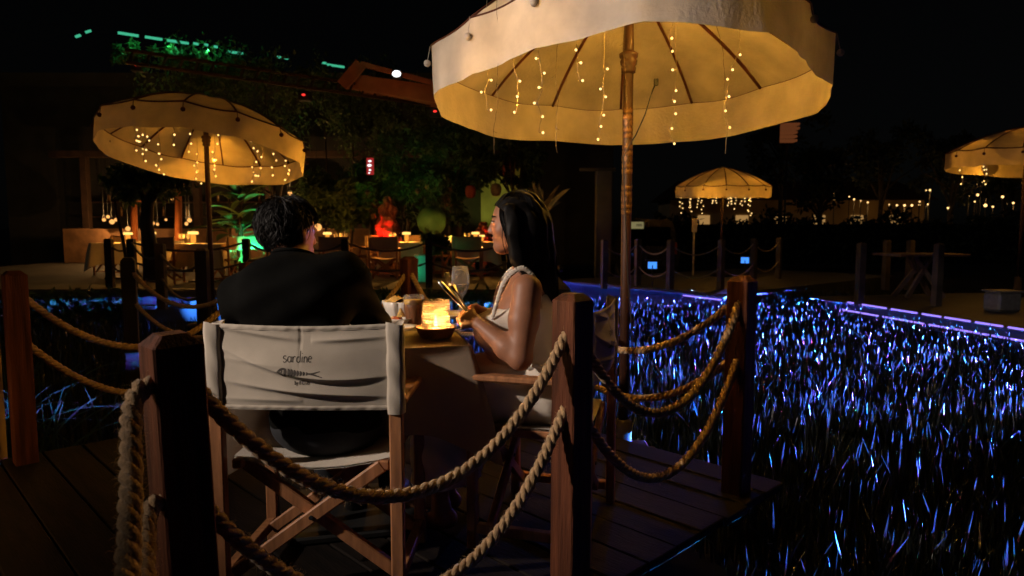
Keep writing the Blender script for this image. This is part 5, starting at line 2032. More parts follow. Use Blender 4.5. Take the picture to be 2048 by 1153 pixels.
# long hair
s = SDF(WH + Vector((-0.16, -0.17, -0.55)), WH + Vector((0.24, 0.17, 0.16)), 0.006)
s.ell(WH + wu * 0.024 - wf * 0.012, (0.086, 0.101, 0.098), 0.02, Rm=RmW)
hp = [(1058, 462, 2.60, .092), (1070, 510, 2.60, .078), (1082, 560, 2.60, .062), (1091, 615, 2.60, .045), (1097, 660, 2.60, .034), (1098, 705, 2.60, .016)]
s.chain([at(a, b, c) for a, b, c, d in hp], [d for *_, d in hp], 0.04)
for y0, sg in ((2.525, -1), (2.675, 1)):
    s.chain([at(1020, 425, y0), at(1024, 470, y0 + sg * .012), at(1034, 512, y0 + sg * .014), at(1052, 545, y0 + sg * .012)], [0.034, 0.034, 0.032, 0.020], 0.03)
s.warp(lambda X, Y, Z: 0.003 * np.sin(150 * Y + 60 * X + 6 * Z) + 0.002 * np.sin(260 * Y - 90 * X))
wx, wy, wz_ = WH


def wom_hairline(X, Y, Z):
    b = (X - wx) * wf.x + (Y - wy) * wf.y + (Z - wz_) * wf.z
    c = (X - wx) * wu.x + (Y - wy) * wu.y + (Z - wz_) * wu.z
    a = np.abs((X - wx) * wl.x + (Y - wy) * wl.y + (Z - wz_) * wl.z)
    lim = 0.033 + 0.0 * c + np.clip(c - 0.045, 0, 1) * 1.6            # hair falls beside the face
    return np.minimum(b - lim, 0.05 - c + 0 * a) if False else np.where(c > 0.070, -1.0, b - lim)


s.clip(wom_hairline)
sdf_obj('hair', s, M['hair'], wom, 1)
r8 = np.random.default_rng(8)
paths = []
Lr = [np.array(tuple(q)) for q in (wl, wf, wu)]
Cn = np.array(tuple(WH + wu * 0.024 - wf * 0.012))
hpw = np.array([tuple(at(a, b, c)) for a, b, c, d in hp]); hpr = np.array([d for *_, d in hp])
for k in range(1500):
    th = r8.uniform(0.25 * PI, 1.75 * PI)              # angle from the face
    side = math.sin(th); backw = math.cos(th)
    pts = []
    for t in np.linspace(0.12, 1.0, 5):                # over the skull from the parting
        a = t * PI * 0.52
        q = np.array([math.sin(a) * side * 0.089, math.sin(a) * backw * 0.104, math.cos(a) * 0.101])
        pts.append(Cn + q[0] * Lr[0] + q[1] * Lr[1] + q[2] * Lr[2])
    front = backw > 0.1
    if front:
        y0 = 2.600 + (-1 if side > 0 else 1) * 0.083
        g = [at(1017, 462, y0), at(1026, 500, y0), at(1040, 530, y0), at(1062, 556, y0 + (.01 if side > 0 else -.01))]
        off = r8.normal(0, 0.011, 3)
        for i, q in enumerate(g): pts.append(np.array(tuple(q)) + off * (1 - 0.2 * i))
        pts.append(pts[-1] + np.array([0.02, 0.0, -0.03]))
        pts.append(pts[-1] + np.array([0.012, 0.0, -0.03]))
    else:
        ln = r8.uniform(0.75, 1.0)
        ang = th
        for i in range(1, 6):
            f = i * ln
            j = min(int(f), 4); ff = f - j
            c = hpw[j] * (1 - ff) + hpw[j + 1] * ff; rr_ = hpr[j] * (1 - ff) + hpr[j + 1] * ff
            q = side * Lr[0] * rr_ * 1.0 + backw * Lr[1] * rr_ * 1.03
            pts.append(c + q + r8.normal(0, 0.002, 3))
        pts.append(pts[-1] + np.array([0, 0, -0.015]))
    paths.append(pts)
A = np.array(paths)
# smooth the guides
A2 = np.stack([np.stack([np.interp(np.linspace(0, 10, 21), np.arange(11), A[i, :, c]) for c in range(3)], 1) for i in range(len(A))])
for _ in range(3): A2[:, 1:-1] = 0.25 * A2[:, :-2] + 0.5 * A2[:, 1:-1] + 0.25 * A2[:, 2:]
ribbons(A2, 0.0013, 'hair_strands', M['hair'], wom)
# cutlery in her hands
tag(knife(at(957, 650, 2.515), at(875, 559, 2.56), (0.35, -0.9, 0.3)), 'table knife held up in the woman\'s hands', 'knife')
tag(fork(at(950, 648, 2.53), at(891, 546, 2.58), (0.5, -0.85, 0.2)), 'fork held up in the woman\'s hands', 'fork')
# ------------------------------------------------------------------ platform A: far rope fence
def simple_rope(a, b, sag, r=0.014, n=20):
    mb = MB()
    mb.tube(sag_path(a, b, sag, n), r, 6)
    return mb


fp_src = post_mesh(0.11, POST_H, 0.0).build('rope_post', M['far_post'])
fpm = fp_src.data
bpy.data.objects.remove(fp_src)


def far_post(p, label, group, rz=0.3, me=None, h=1.0):
    o = bpy.data.objects.new('rope_post', me or fpm)
    COL.objects.link(o)
    o.location = p
    o.rotation_euler = (0, 0, rz)
    o.scale = (1, 1, h)
    return tag(o, label, 'post', group)


M['far_rope'] = mat('pale_rope', (0.30, 0.27, 0.22), 0.9, 0.2, 30)
FPX = [(1275, 13.9), (1340, 13.0), (1441, 13.1), (1506, 14.4), (1556, 15.8)]
FP = []
for k, (px, Y) in enumerate(FPX):
    q = at(px, 560, Y); q.z = -0.01
    FP.append(q)
    far_post(q, ['grey post of the far fence, half hidden by the carved umbrella pole', 'grey post of the far fence, lit blue down its left side', 'grey post of the far fence directly below the distant sunshade', 'grey post of the far fence just past the distant sunshade', 'faint dark post ending the far fence towards the open field'][k], 'posts of the far rope fence', R(20 + 7 * k))
q0 = at(1208, 560, 13.2); q0.z = -0.01
far_post(q0, 'grey post of the far fence beside the concrete column', 'posts of the far rope fence', R(20))
runs = [(q0, FP[0]), (FP[0], FP[1]), (FP[1], FP[2]), (FP[2], FP[3]), (FP[3], FP[4])]
wn_ = ['beside the concrete column', 'behind the carved umbrella pole', 'below the distant sunshade', 'right of the blue flood light', 'at the dark end of the fence']
for k, (a, b_) in enumerate(runs):
    for z, lv in ((0.86, 'upper'), (0.42, 'lower')):
        o = simple_rope(a + Vector((0, 0, z)), b_ + Vector((0, 0, z)), 0.20).build('rope', M['far_rope'])
        tag(o, '%s pale rope of the far fence, %s' % (lv, wn_[k]), 'rope', 'ropes of the far fence')

# platform B: posts, trestle table, storage box
for k, (px, py, Y) in enumerate([(1718, 606, 10.75), (1771, 560, 13.3), (1818, 560, 13.3), (1872, 610, 10.5)]):
    q = at(px, py, Y); q.z = -0.04
    far_post(q, ['dark wooden post at the corner of the trestle table platform, above the LED strip', 'dark wooden post behind the left end of the trestle table', 'dark wooden post behind the middle of the trestle table', 'dark wooden post in front of the trestle table'][k], 'posts of the trestle table platform', R(12), h=1.02)
M['trestle'] = mat('trestle_wood', (0.16, 0.12, 0.11), 0.7, 0.25, 8)
tp = at(1838, 560, 11.9); tp.z = -0.04
tt = empty('trestle_table', tp, R(4))
b = MB(); b.box((-0.62, -0.4, 0.72), (0.62, 0.4, 0.765), 0.006); b.build('tabletop', M['trestle'], tt)
for sg in (-1, 1):
    for yy in (-0.18, 0.18):
        b = MB(); b.bar((sg * 0.34, yy, 0.0), (-sg * 0.16, yy * 0.4, 0.72), 0.06, 0.08, 0.006); b.build('leg', M['trestle'], tt)
tag(tt, 'dark wooden table with splayed crossed legs on the LED edged platform', 'table')
M['box_plastic'] = mat('clear_box_plastic', (0.14, 0.14, 0.15), 0.4, 0.2, 20)
bp_ = at(2003, 622, 9.9); bp_.z = -0.038
sbx = empty('storage_box', bp_, R(8))
b = MB(); b.box((-0.19, -0.15, 0.0), (0.19, 0.15, 0.27), 0.03); b.build('body', M['box_plastic'], sbx)
b = MB(); b.box((-0.205, -0.165, 0.272), (0.205, 0.165, 0.30), 0.008); b.build('lid', M['box_plastic'], sbx)
tag(sbx, 'dark plastic storage box standing near the platform edge', 'box')

# ------------------------------------------------------------------ the planted terrace
M['terrace'] = mat('terrace_paving', (0.05, 0.045, 0.038), 0.8, 0.3, 3)
M['tfascia'] = mat('terrace_fascia', (0.06, 0.06, 0.055), 0.7, 0.3, 2)
TZ0 = 0.12
b = MB()
b.box((-14.0, 11.6, -0.56), (1.0, 24.0, TZ0))
tag(b.build('terrace', M['terrace']), kind='structure')
b = MB()
for k in range(12):
    b.box((-14.0 + 1.25 * k, 11.54, -0.42), (-14.0 + 1.25 * k + 1.235, 11.585, TZ0 - 0.02))
tag(b.build('terrace_edge', M['tfascia']), kind='structure')
# blue wash on the terrace edge, left of the man
fl = at(262, 587, 11.0)
flood(Vector((fl.x, fl.y, -0.12)), (-3.6, 11.9, -0.25), 900, (0.04, 0.22, 1.0), 'violet glowing flood light at the foot of the terrace edge', R(60), box=0.08)

dsrc = post_mesh(0.12, 0.86, 0.0).build('rope_post', M['frame_wood'])
dpm = dsrc.data
bpy.data.objects.remove(dsrc)
TP = []
for k, (px, Y, z, nm) in enumerate([(220, 12.0, TZ0, 'dark terrace post in front of the outermost lit table'), (265, 12.0, TZ0, 'dark terrace post beside the curved tree trunk'),
                                    (322, 9.75, 0, 'dark post in front of the brown canvas chair on the terrace'), (405, 7.3, 0, 'dark post close to the tilted sunshade\'s pole'),
                                    (494, 12.0, TZ0, 'dark terrace post hidden near the man\'s head'), (592, 12.0, TZ0, 'dark terrace post right of the man\'s neck'),
                                    (691, 12.0, TZ0, 'dark terrace post in front of the middle table'), (858, 12.0, TZ0, 'dark terrace post beside the green lit planter'),
                                    (1020, 12.0, TZ0, 'dark terrace post hidden behind the woman\'s head')]):
    q = at(px, 540, Y); q.z = z
    TP.append(q)
    far_post(q, nm, 'dark posts along the terrace', 0.1, dpm, 1.0 if z else 1.1)
# neighbouring low platform posts holding the brown rope
for k, (i, j) in enumerate([(0, 1), (1, 2), (2, 3), (1, 4), (4, 5), (5, 6), (6, 7), (7, 8)]):
    for z, lv in ((0.80, 'upper'), (0.45, 'lower')):
        o = simple_rope(TP[i] + Vector((0, 0, z)), TP[j] + Vector((0, 0, z)), 0.16, 0.018).build('rope', M['dark_rope'])
        tag(o, '%s dark rope of the terrace fence, %s' % (lv, ['below the outermost table', 'right of the curved trunk', 'in front of the brown chair', 'behind the tilted sunshade\'s pole', 'behind the man\'s head', 'right of the man\'s head', 'in front of the middle table', 'in front of the table by the woman'][k]), 'rope', 'ropes along the terrace')
NC = [at(258, 560, 6.4), at(508, 570, 6.0), TP[3]]
for k, q in enumerate(NC[:2]):
    q = q.copy(); q.z = -0.3; NC[k] = q
    far_post(q, ['dark slim post standing in the grass left of the brown rope', 'dark post in the grass hidden behind the man'][k], 'dark posts in the grass', 0.4, dpm, 1.38)
for z, sg, lv in ((0.80, 0.36, 'upper'), (0.52, 0.36, 'lower')):
    a, b_ = NC[0].copy(), NC[1].copy(); a.z = b_.z = z
    o = rope(a, b_, sg, '%s brown rope sagging in front of the blue lit terrace edge' % lv, 30 + int(10 * z), Rr=0.020, fz=0, group='ropes in the grass')

# low shrubs added to keep blue light off the terrace edge
gcp = []
for x0, x1, nn_ in ((-14.0, -6.35, 1900), (-4.3, 0.95, 2600)):
    q = np.random.default_rng(int(x1 * 7) + 900)
    gcp.append(np.stack([q.uniform(x0, x1, nn_), q.uniform(11.0, 11.5, nn_), -0.55 + q.random(nn_) ** 0.7 * 0.66], 1))
GC = np.concatenate(gcp)
# furniture on the terrace
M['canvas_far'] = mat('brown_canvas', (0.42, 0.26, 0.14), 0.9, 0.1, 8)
M['cloth_far'] = mat('terrace_cloth', (0.55, 0.47, 0.32), 0.9, 0.08, 6)
M['amber'] = emat('amber_glass', (1.0, 0.36, 0.04), 1.0)
M['lampglow'] = emat('lamp_shade_glow', (1.0, 0.55, 0.13), 1.9)
M['white_flat'] = mat('white_ceramic', (0.6, 0.58, 0.54), 0.4, 0.05, 10)

fc = director_chair(simple=True)
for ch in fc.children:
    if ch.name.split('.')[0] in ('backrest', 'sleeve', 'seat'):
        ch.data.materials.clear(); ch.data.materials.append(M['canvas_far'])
fc.location = (0, 0, -50)
used = [False]


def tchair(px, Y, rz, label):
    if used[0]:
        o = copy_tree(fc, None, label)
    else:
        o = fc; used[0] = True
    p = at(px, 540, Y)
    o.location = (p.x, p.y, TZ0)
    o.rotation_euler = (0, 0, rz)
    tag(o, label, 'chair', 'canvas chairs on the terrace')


tcm = cloth_obj(0.85, 0.42, M['cloth_far'], n=14, m=4)
tcme = tcm.data
bpy.data.objects.remove(tcm)


def ttable(px, Y, where, lamps=1, rz=0.1):
    p = at(px, 540, Y)
    t = empty('terrace_table', (p.x, p.y, TZ0), rz)
    b = MB(); b.box((-.42, -.42, .70), (.42, .42, .738), .004); b.build('tabletop', M['frame_wood'], t)
    b = MB(); b.tube([(0, 0, 0), (0, 0, .70)], .05, 8); b.box((-.25, -.25, 0), (.25, .25, .03)); b.build('pedestal', M['dark_metal'], t)
    tag(t, 'cloth covered terrace table %s' % where, 'table', 'tables on the terrace')
    o = bpy.data.objects.new('tablecloth', tcme); COL.objects.link(o)
    o.location = (p.x, p.y, TZ0 + 0.742); o.rotation_euler = (0, 0, rz)
    tag(o, 'yellow lit cloth on the terrace table %s' % where, 'tablecloth', 'cloths on the terrace tables')
    return p


lsrc = [None]


def tlamp(px, py, Y, label, power=2.2, s=1.0):
    p = at(px, py, Y)
    p.z = TZ0 + 0.745
    r_ = empty('table_lamp', p)
    b = MB(); b.lathe([(.001, 0), (.055 * s, 0), (.055 * s, .012), (.02 * s, .016), (.02 * s, .02)], 14); b.build('base', M['dark_metal'], r_)
    b = MB(); b.lathe([(.04 * s, .02), (.045 * s, .03), (.045 * s, .15 * s), (.04 * s, .155 * s)], 14); b.build('amber_glass', M['amber'], r_)
    b = MB(); b.lathe([(.001, .215 * s), (.085 * s, .21 * s), (.09 * s, .165 * s), (.085 * s, .16 * s), (.001, .158 * s)], 16); b.build('lamp_shade', M['lampglow'], r_)
    lamp('lamp_light', 'POINT', (0, -0.02, .26 * s), power * 9, (1.0, .42, .07), r_, 0.0)
    lamp('lamp_light', 'POINT', (0, -0.10, .09 * s), power * 5, (1.0, .40, .06), r_, 0.0)
    tag(r_, label, 'lamp', 'amber lamps on the terrace tables')


ttable(412, 13.4, 'beside the tilted sunshade\'s pole')
tlamp(387, 490, 13.4, 'amber table lamp left of the tilted sunshade\'s pole', 4.5, 1.1)
ttable(318, 16.0, 'behind the brown chair')
tlamp(305, 490, 15.8, 'low amber lamp glowing behind the brown chair', 3.5)
ttable(245, 14.2, 'at the dark left end of the terrace')
tlamp(257, 490, 14.2, 'amber lamp beside the curved tree trunk', 3.5)
ttable(640, 14.6, 'just right of the man\'s head')
tlamp(655, 480, 14.6, 'amber lamp just right of the man\'s face', 4.0)
ttable(805, 15.0, 'in the middle, by the red lit rock')
tlamp(813, 480, 14.8, 'amber lamp on the table by the red lit rock', 4.5)
ttable(955, 15.2, 'just left of the woman\'s face')
tlamp(951, 478, 15.3, 'amber lamp just left of the woman\'s face, the taller of two', 3.0)
tlamp(964, 480, 14.9, 'small amber candle lamp at the tip of the woman\'s nose', 2.0, 0.7)
for px, Y, rz, lab in [
    (328, 12.9, 0.05, 'brown canvas chair with its back to the rope, left of the tilted sunshade\'s pole'),
    (452, 13.4, 1.5, 'canvas chair turned sideways right of the tilted sunshade\'s pole'),
    (500, 14.0, 0.4, 'canvas chair beside the man\'s left ear'),
    (770, 13.9, 0.02, 'orange lit canvas chair with its back to the rope, before the red rock'),
    (728, 14.8, 1.35, 'canvas chair standing side on left of the orange lit chair'),
    (832, 16.2, 3.1, 'canvas chair on the far side of the table by the red rock'),
    (765, 16.3, 3.3, 'canvas chair facing the rope, behind the orange lit chair'),
    (936, 14.0, -0.05, 'orange lit canvas chair with its back to the rope, before the woman\'s face'),
    (877, 15.0, 1.3, 'canvas chair side on beside the dark post and green planter'),
    (672, 13.6, 0.1, 'dark canvas chair with its back to the rope, right of the man\'s ear'),
    (222, 15.2, 2.6, 'canvas chair at the outermost terrace table'),
]:
    tchair(px, Y, rz, lab)
# glasses on the terrace tables
rr = random.Random(3)
gsrc = MB(); gsrc.lathe([(.03, 0), (.005, .006), (.004, .08), (.03, .11), (.035, .15), (.028, .19)], 10)
go_ = gsrc.build('wine_glass', mat('lit_glass', (0.5, 0.45, 0.35), 0.08, 0, spec=0.8, alpha=0.35))
gme = go_.data
bpy.data.objects.remove(go_)
for px, Y, wh_ in ((366, 13.3, 'beside the tilted sunshade\'s pole'), (376, 13.5, 'beside the tilted sunshade\'s pole'), (360, 13.6, 'beside the tilted sunshade\'s pole'), (672, 14.5, 'right of the man\'s face'), (682, 14.7, 'right of the man\'s face'), (692, 14.6, 'right of the man\'s face'),
                   (781, 14.9, 'by the red lit rock'), (789, 15.1, 'by the red lit rock'), (930, 15.2, 'left of the woman\'s face'), (938, 15.0, 'left of the woman\'s face')):
    o = bpy.data.objects.new('wine_glass', gme); COL.objects.link(o)
    p = at(px, 480, Y); o.location = (p.x, p.y, TZ0 + 0.744)
    tag(o, 'wine glass on the terrace table %s' % wh_, 'glass', 'glasses on the terrace tables')

# ------------------------------------------------------------------ foliage helpers
M['leaf'] = mat('leaves', (0.045, 0.075, 0.028), 0.6, 0.5, 1.4, transl=0.3, spec=0.3)
M['leaf2'] = mat('broad_leaves', (0.06, 0.10, 0.04), 0.45, 0.4, 2.0, transl=0.3, spec=0.5)
M['leaf_dry'] = mat('dry_palm', (0.10, 0.085, 0.045), 0.8, 0.4, 3, transl=0.2)
M['bark'] = mat('bark', (0.03, 0.022, 0.016), 0.9, 0.4, 6, bump=0.4, bscale=20)


def leaf_cloud(name, P, size, mat_, parent, seed, droop=0.3, asp=0.42):
    """many small folded leaves at the points P"""
    r = np.random.default_rng(seed)
    n = len(P)
    d = r.normal(size=(n, 3)); d[:, 2] -= droop
    d /= np.linalg.norm(d, axis=1)[:, None]
    s = np.cross(d, r.normal(size=(n, 3))); s /= np.linalg.norm(s, axis=1)[:, None]
    nn = np.cross(d, s)
    L = size * r.uniform(0.6, 1.4, (n, 1))
    V_ = np.stack([P, P + d * L * 0.5 + s * L * asp * 0.5 + nn * L * 0.08, P + d * L, P + d * L * 0.5 - s * L * asp * 0.5 + nn * L * 0.08], 1).reshape(-1, 3)
    k = np.arange(n)[:, None] * 4
    F = np.concatenate([np.concatenate([k, k + 1, k + 2], 1), np.concatenate([k, k + 2, k + 3], 1)])
    o = mesh_np(name, V_, F, mat_)
    tag(o, kind='stuff')
    return keep(o, parent) if parent else o


def clumps(c, r, n, m, seed, squash=0.8):
    """points in m clumps spread through an ellipsoid"""
    g = np.random.default_rng(seed)
    c = np.array(tuple(c)); r = np.array(r)
    q = g.normal(size=(m, 3)); q /= np.linalg.norm(q, axis=1)[:, None]
    cc = c + q * r * (g.random((m, 1)) ** 0.45)
    rad = r.mean() * g.uniform(0.16, 0.42, m)
    k = g.integers(0, m, n)
    p = g.normal(size=(n, 3)); p /= np.linalg.norm(p, axis=1)[:, None]
    return cc[k] + p * (rad[k] * g.random(n) ** 0.4)[:, None] * np.array([1, 1, squash])


def tree(base, crown_c, crown_r, label, seed, n=2600, size=0.16, m=22, trunk_r=0.09, mat_=None, group=None, lean=0.0, name='tree'):
    base = Vector(base); cc = Vector(crown_c)
    root = empty(name, base)
    rr_ = random.Random(seed)
    b = MB()
    top = cc.copy()
    mid = base.lerp(top, 0.5) + Vector((lean, 0, 0))
    pts = [base, base.lerp(mid, 0.5) + Vector((lean * 0.4, 0, 0)), mid, mid.lerp(top, 0.6), top]
    b.tube(pts, [trunk_r, trunk_r * .8, trunk_r * .66, trunk_r * .45, trunk_r * .2], 9)
    for k in range(7):
        st = mid.lerp(top, rr_.uniform(-0.2, 0.7))
        e = cc + Vector((rr_.uniform(-1, 1) * crown_r[0], rr_.uniform(-1, 1) * crown_r[1], rr_.uniform(-.5, .8) * crown_r[2]))
        b.tube([st, st.lerp(e, .5) + Vector((0, 0, .12)), e], [trunk_r * .4, trunk_r * .25, trunk_r * .08], 6)
    keep(b.build('trunk', M['bark']), root)
    leaf_cloud('crown', clumps(cc, crown_r, n, m, seed), size, mat_ or M['leaf'], root, seed)
    return tag(root, label, 'tree', group)


gco = leaf_cloud('ground_cover', GC, .16, M['leaf'], None, 505)
tag(gco, 'low dark ground cover shrubs along the foot of the terrace', 'shrubs', kind='stuff')
# curved dark tree and slender stems on the left of the terrace
b = MB()
tk = empty('tree', at(302, 545, 11.0))
b.tube([at(304, 560, 11.0), at(302, 500, 11.0), at(293, 450, 11.0), at(296, 405, 11.0), at(318, 370, 11.0), at(345, 340, 11.0)], [.13, .11, .10, .09, .06, .03], 9)
b.tube([at(296, 415, 11.0), at(280, 380, 11.1), at(268, 340, 11.2)], [.06, .04, .02], 7)
b.tube([at(256, 545, 11.0), at(246, 480, 11.0), at(234, 430, 11.0), at(226, 380, 11.0)], [.03, .028, .022, .012], 6)
keep(b.build('trunk', M['bark']), tk)
leaf_cloud('crown', clumps(at(300, 340, 11.0), (1.1, .6, .45), 1800, 18, 4), .14, M['leaf'], tk, 4)
tag(tk, 'dark curved tree in front of the lit terrace tables, left of the tilted sunshade', 'tree', 'trees on the terrace')
tree(at(690, 540, 17.0), at(665, 395, 17.0), (1.1, .9, .75), 'bushy olive brown tree behind the middle table, left of the red rock', 21, 3600, .17, 26, group='trees on the terrace')
tree(at(745, 540, 17.5), at(742, 385, 17.5), (.8, .7, .9), 'leafy tree directly above the red lit rock', 22, 2600, .15, 20, group='trees on the terrace')
tree(at(815, 540, 18.0), at(820, 350, 18.0), (1.1, .8, 1.3), 'tall leafy tree between red rock and green globe, green light in its top', 23, 3600, .16, 28, group='trees on the terrace')
tree(at(900, 540, 19.0), at(905, 330, 19.0), (1.1, .9, 1.6), 'tall dark tree behind the green globe', 24, 3200, .18, 24, group='trees on the terrace')
tree(at(1040, 540, 19.0), at(1020, 330, 19.0), (.9, .8, 1.0), 'dark tree with pale yellow leaf tips above the woman\'s head', 25, 2600, .2, 18, group='trees on the terrace')
tree(at(560, 540, 18.5), at(545, 360, 18.5), (1.2, .9, .9), 'dark tree in front of the lit bar, above the man\'s head', 26, 1200, .16, 14, group='trees on the terrace')

# broad-leaved plant lit green
def broad_plant(base, h, n, label, seed, spread=0.5, L=0.55, name='broad_leaf_plant', mat_=None):
    rr_ = random.Random(seed)
    root = empty(name, base)
    for k in range(n):
        a = rr_.uniform(0, 2 * PI)
        z = h * rr_.uniform(0.5, 1.25)
        st = Vector(base) + Vector((rr_.uniform(-.1, .1), rr_.uniform(-.1, .1), z * 0.6))
        d = Vector((math.cos(a), math.sin(a), rr_.uniform(0.2, 1.3))).normalized()
        ln = L * rr_.uniform(.6, 1.2)
        s_ = d.cross(Vector((0, 0, 1))).normalized()
        b = MB()

        def lf(u, v):
            w = 0.17 * ln * math.sin(PI * min(1, v * 1.02)) ** 0.7
            p = st + d * ln * v * spread * 2 + Vector((0, 0, -0.45 * ln * v * v)) + s_ * (u - .5) * 2 * w + Vector((0, 0, .06 * abs(u - .5)))
            return tuple(p)
        b.grid(lf, 4, 7)
        keep(b.build('leaf', mat_ or M['leaf2']), root)
    b = MB(); b.tube([base, Vector(base) + Vector((0, 0, h * .7))], .03, 6)
    keep(b.build('stem', M['bark']), root)
    return tag(root, label, 'plant', 'plants on the terrace')


gp = at(484, 500, 14.2); gp.z = TZ0
broad_plant(gp, 2.6, 34, 'broad leaved plant lit bright green, right of the tilted sunshade\'s pole', 31, .6, .6)
gp2 = at(462, 500, 15.0); gp2.z = TZ0
broad_plant(gp2, 2.9, 20, 'taller broad leaved plant behind the green lit one', 32, .6, .7)
M['green_lens'] = emat('green_lens', (0.05, 1.0, 0.45), 2.5)


def uplight(loc, aim, power, color, label, size=R(70)):
    r_ = empty('uplight', loc)
    loc, aim = Vector(loc), Vector(aim)
    d = (aim - loc).normalized()
    q = (-d).to_track_quat('Z', 'Y').to_matrix().to_4x4()
    b = MB(); b.M = q; b.lathe([(.001, .12), (.05, .11), (.06, .0), (.05, -.01)], 12); b.build('housing', M['dark_metal'], r_)
    b = MB(); b.tube([(0, 0, -.12), (0, 0, 0)], .012, 6); b.build('spike', M['dark_metal'], r_)
    l = lamp('beam', 'SPOT', d * .03, power, color, r_, .02, spot_size=size, spot_blend=.7)
    l.rotation_euler = (-d).to_track_quat('Z', 'Y').to_euler()
    return tag(r_, label, 'uplight', 'small garden uplights')


g1 = at(500, 480, 13.4); g1.z = TZ0 + .14
uplight(g1, at(482, 395, 14.4), 260, (.02, 1.0, .42), 'small uplight at the foot of the green lit plant')
# red lit rock
M['rock'] = mat('rock', (0.16, 0.05, 0.04), 0.9, 0.4, 5, bump=0.8, bscale=8)


def rock(base, h, w, label, seed):
    rr_ = random.Random(seed)
    root = empty('standing_rock', base)
    b = MB()
    ph = [rr_.uniform(0, 6) for _ in range(5)]

    def f(i, j):
        a = 2 * PI * i
        r = w * (1 - j) ** 0.5 * (1 + .22 * math.sin(3 * a + ph[0] + 5 * j) + .16 * math.sin(7 * a + ph[1] - 9 * j)) + 0.02
        stp = .05 * math.sin(31 * j + ph[2] + 2 * a)
        return (base[0] + (r + stp) * math.cos(a) + .1 * w * math.sin(6 * j), base[1] + (r + stp) * math.sin(a), base[2] + h * j)
    b.grid(f, 40, 26, smooth=False, wrap=True)
    keep(b.build('stone', M['rock']), root)
    return tag(root, label, 'rock', 'standing rocks on the terrace')


rk = at(778, 500, 16.6); rk.z = TZ0
rock(rk, 1.80, .34, 'tall jagged rock glowing red behind the middle terrace table', 41)
uplight((rk.x - .1, rk.y - .9, TZ0 + .14), (rk.x, rk.y, 1.0), 900, (1.0, .02, .01), 'small uplight turning the jagged rock red', R(42))
rk2 = at(968, 500, 16.8); rk2.z = TZ0
rock(rk2, 1.2, .30, 'red lit rock partly hidden by the woman\'s face', 42)
uplight((rk2.x + .1, rk2.y - .8, TZ0 + .14), (rk2.x, rk2.y, .8), 420, (1.0, .02, .01), 'small uplight turning the rock behind the woman red', R(40))
# green globe on a planter
gl = at(864, 442, 15.8)
gr = empty('globe_sculpture', (gl.x, gl.y, TZ0))
b = MB()
b.M = Matrix.Translation((gl.x, gl.y, gl.z))
b.lathe([(max(.001, .34 * math.sin(PI * i / 18)), -.34 * math.cos(PI * i / 18)) for i in range(19)], 28, wob=lambda i, a: .03 * math.sin(3 * a + i * .5))
keep(b.build('ball', mat('globe_plaster', (0.012, 0.05, 0.018), 0.8, 0.35, 4)), gr)
b = MB(); b.tube([(gl.x, gl.y, TZ0), (gl.x, gl.y, gl.z - .30)], .05, 8); keep(b.build('stand', M['dark_metal'], None), gr)
tag(gr, 'large round plaster ball lit dim green behind the dark rope post', 'sculpture')
uplight((gl.x + .5, gl.y - .9, gl.z - .55), (gl.x - .1, gl.y, gl.z + .05), 95, (.25, 1.0, .35), 'small uplight aimed at the plaster ball')
pl_ = at(845, 505, 13.3); pl_.z = TZ0
pr = empty('planter', pl_)
b = MB(); b.M = Matrix.Translation(pl_)
b.lathe([(.001, 0), (.12, 0), (.16, .50), (.17, .52), (.15, .53), (.14, .5), (.001, .48)], 20); keep(b.build('pot', mat('pale_pot', (.4, .45, .4), .6, .1, 8)), pr)
leaf_cloud('foliage', clumps(pl_ + Vector((0.25, 0, .85)), (.35, .25, .3), 500, 8, 51), .13, M['leaf'], pr, 51)
tag(pr, 'pale pot with a dark shrub, lit green, beside the dark rope post', 'planter')
uplight((pl_.x - .2, pl_.y - .7, TZ0 + .12), (pl_.x, pl_.y, .45), 6, (.05, 1.0, .45), 'small green uplight in front of the pale pot')
g3 = at(770, 330, 16.4)
uplight((g3.x + .9, 15.5, 2.0), at(835, 335, 18.2), 45, (.10, 1.0, .25), 'green lamp hidden among the leaves of the tall tree', R(60))
g4 = at(740, 360, 16.0)
uplight(g4 + Vector((0, -.3, -.3)), at(752, 365, 17.3), 9, (.2, 1.0, .15), 'green lamp among the leaves above the red rock', R(80))

# ------------------------------------------------------------------ restaurant building behind the terrace
M['facade'] = mat('dark_render', (0.018, 0.018, 0.016), 0.9, 0.3, 2)
M['olive_wall'] = mat('olive_wall', (0.20, 0.19, 0.09), 0.9, 0.2, 2)
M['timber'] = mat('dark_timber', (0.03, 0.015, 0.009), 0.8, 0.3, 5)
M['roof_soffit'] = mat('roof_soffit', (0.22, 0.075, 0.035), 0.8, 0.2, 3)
M['green_led'] = emat('green_led', (0.10, 0.85, 0.48), 0.55)
bl = empty('restaurant_building', (-5, 22, 0))


def bpart(name, mb, m): return keep(mb.build(name, m), bl)


b = MB(); b.box((-16, 21.8, 0.0), (3.2, 22.4, 6.0)); bpart('wall', b, M['facade'])
b = MB(); b.box((-0.98, 21.68, 1.0), (0.3, 21.79, 3.1)); bpart('wall_panel', b, M['olive_wall'])
for x in (-13.0, -9.6, -7.4, -4.6, -1.6, 0.35):
    b = MB(); b.box((x - .1, 20.9, 0.12), (x + .1, 21.1, 3.3), .01); bpart('column', b, M['timber'])
b = MB(); b.box((-14, 20.86, 3.3), (1.0, 21.14, 3.5), .01); bpart('beam', b, M['timber'])
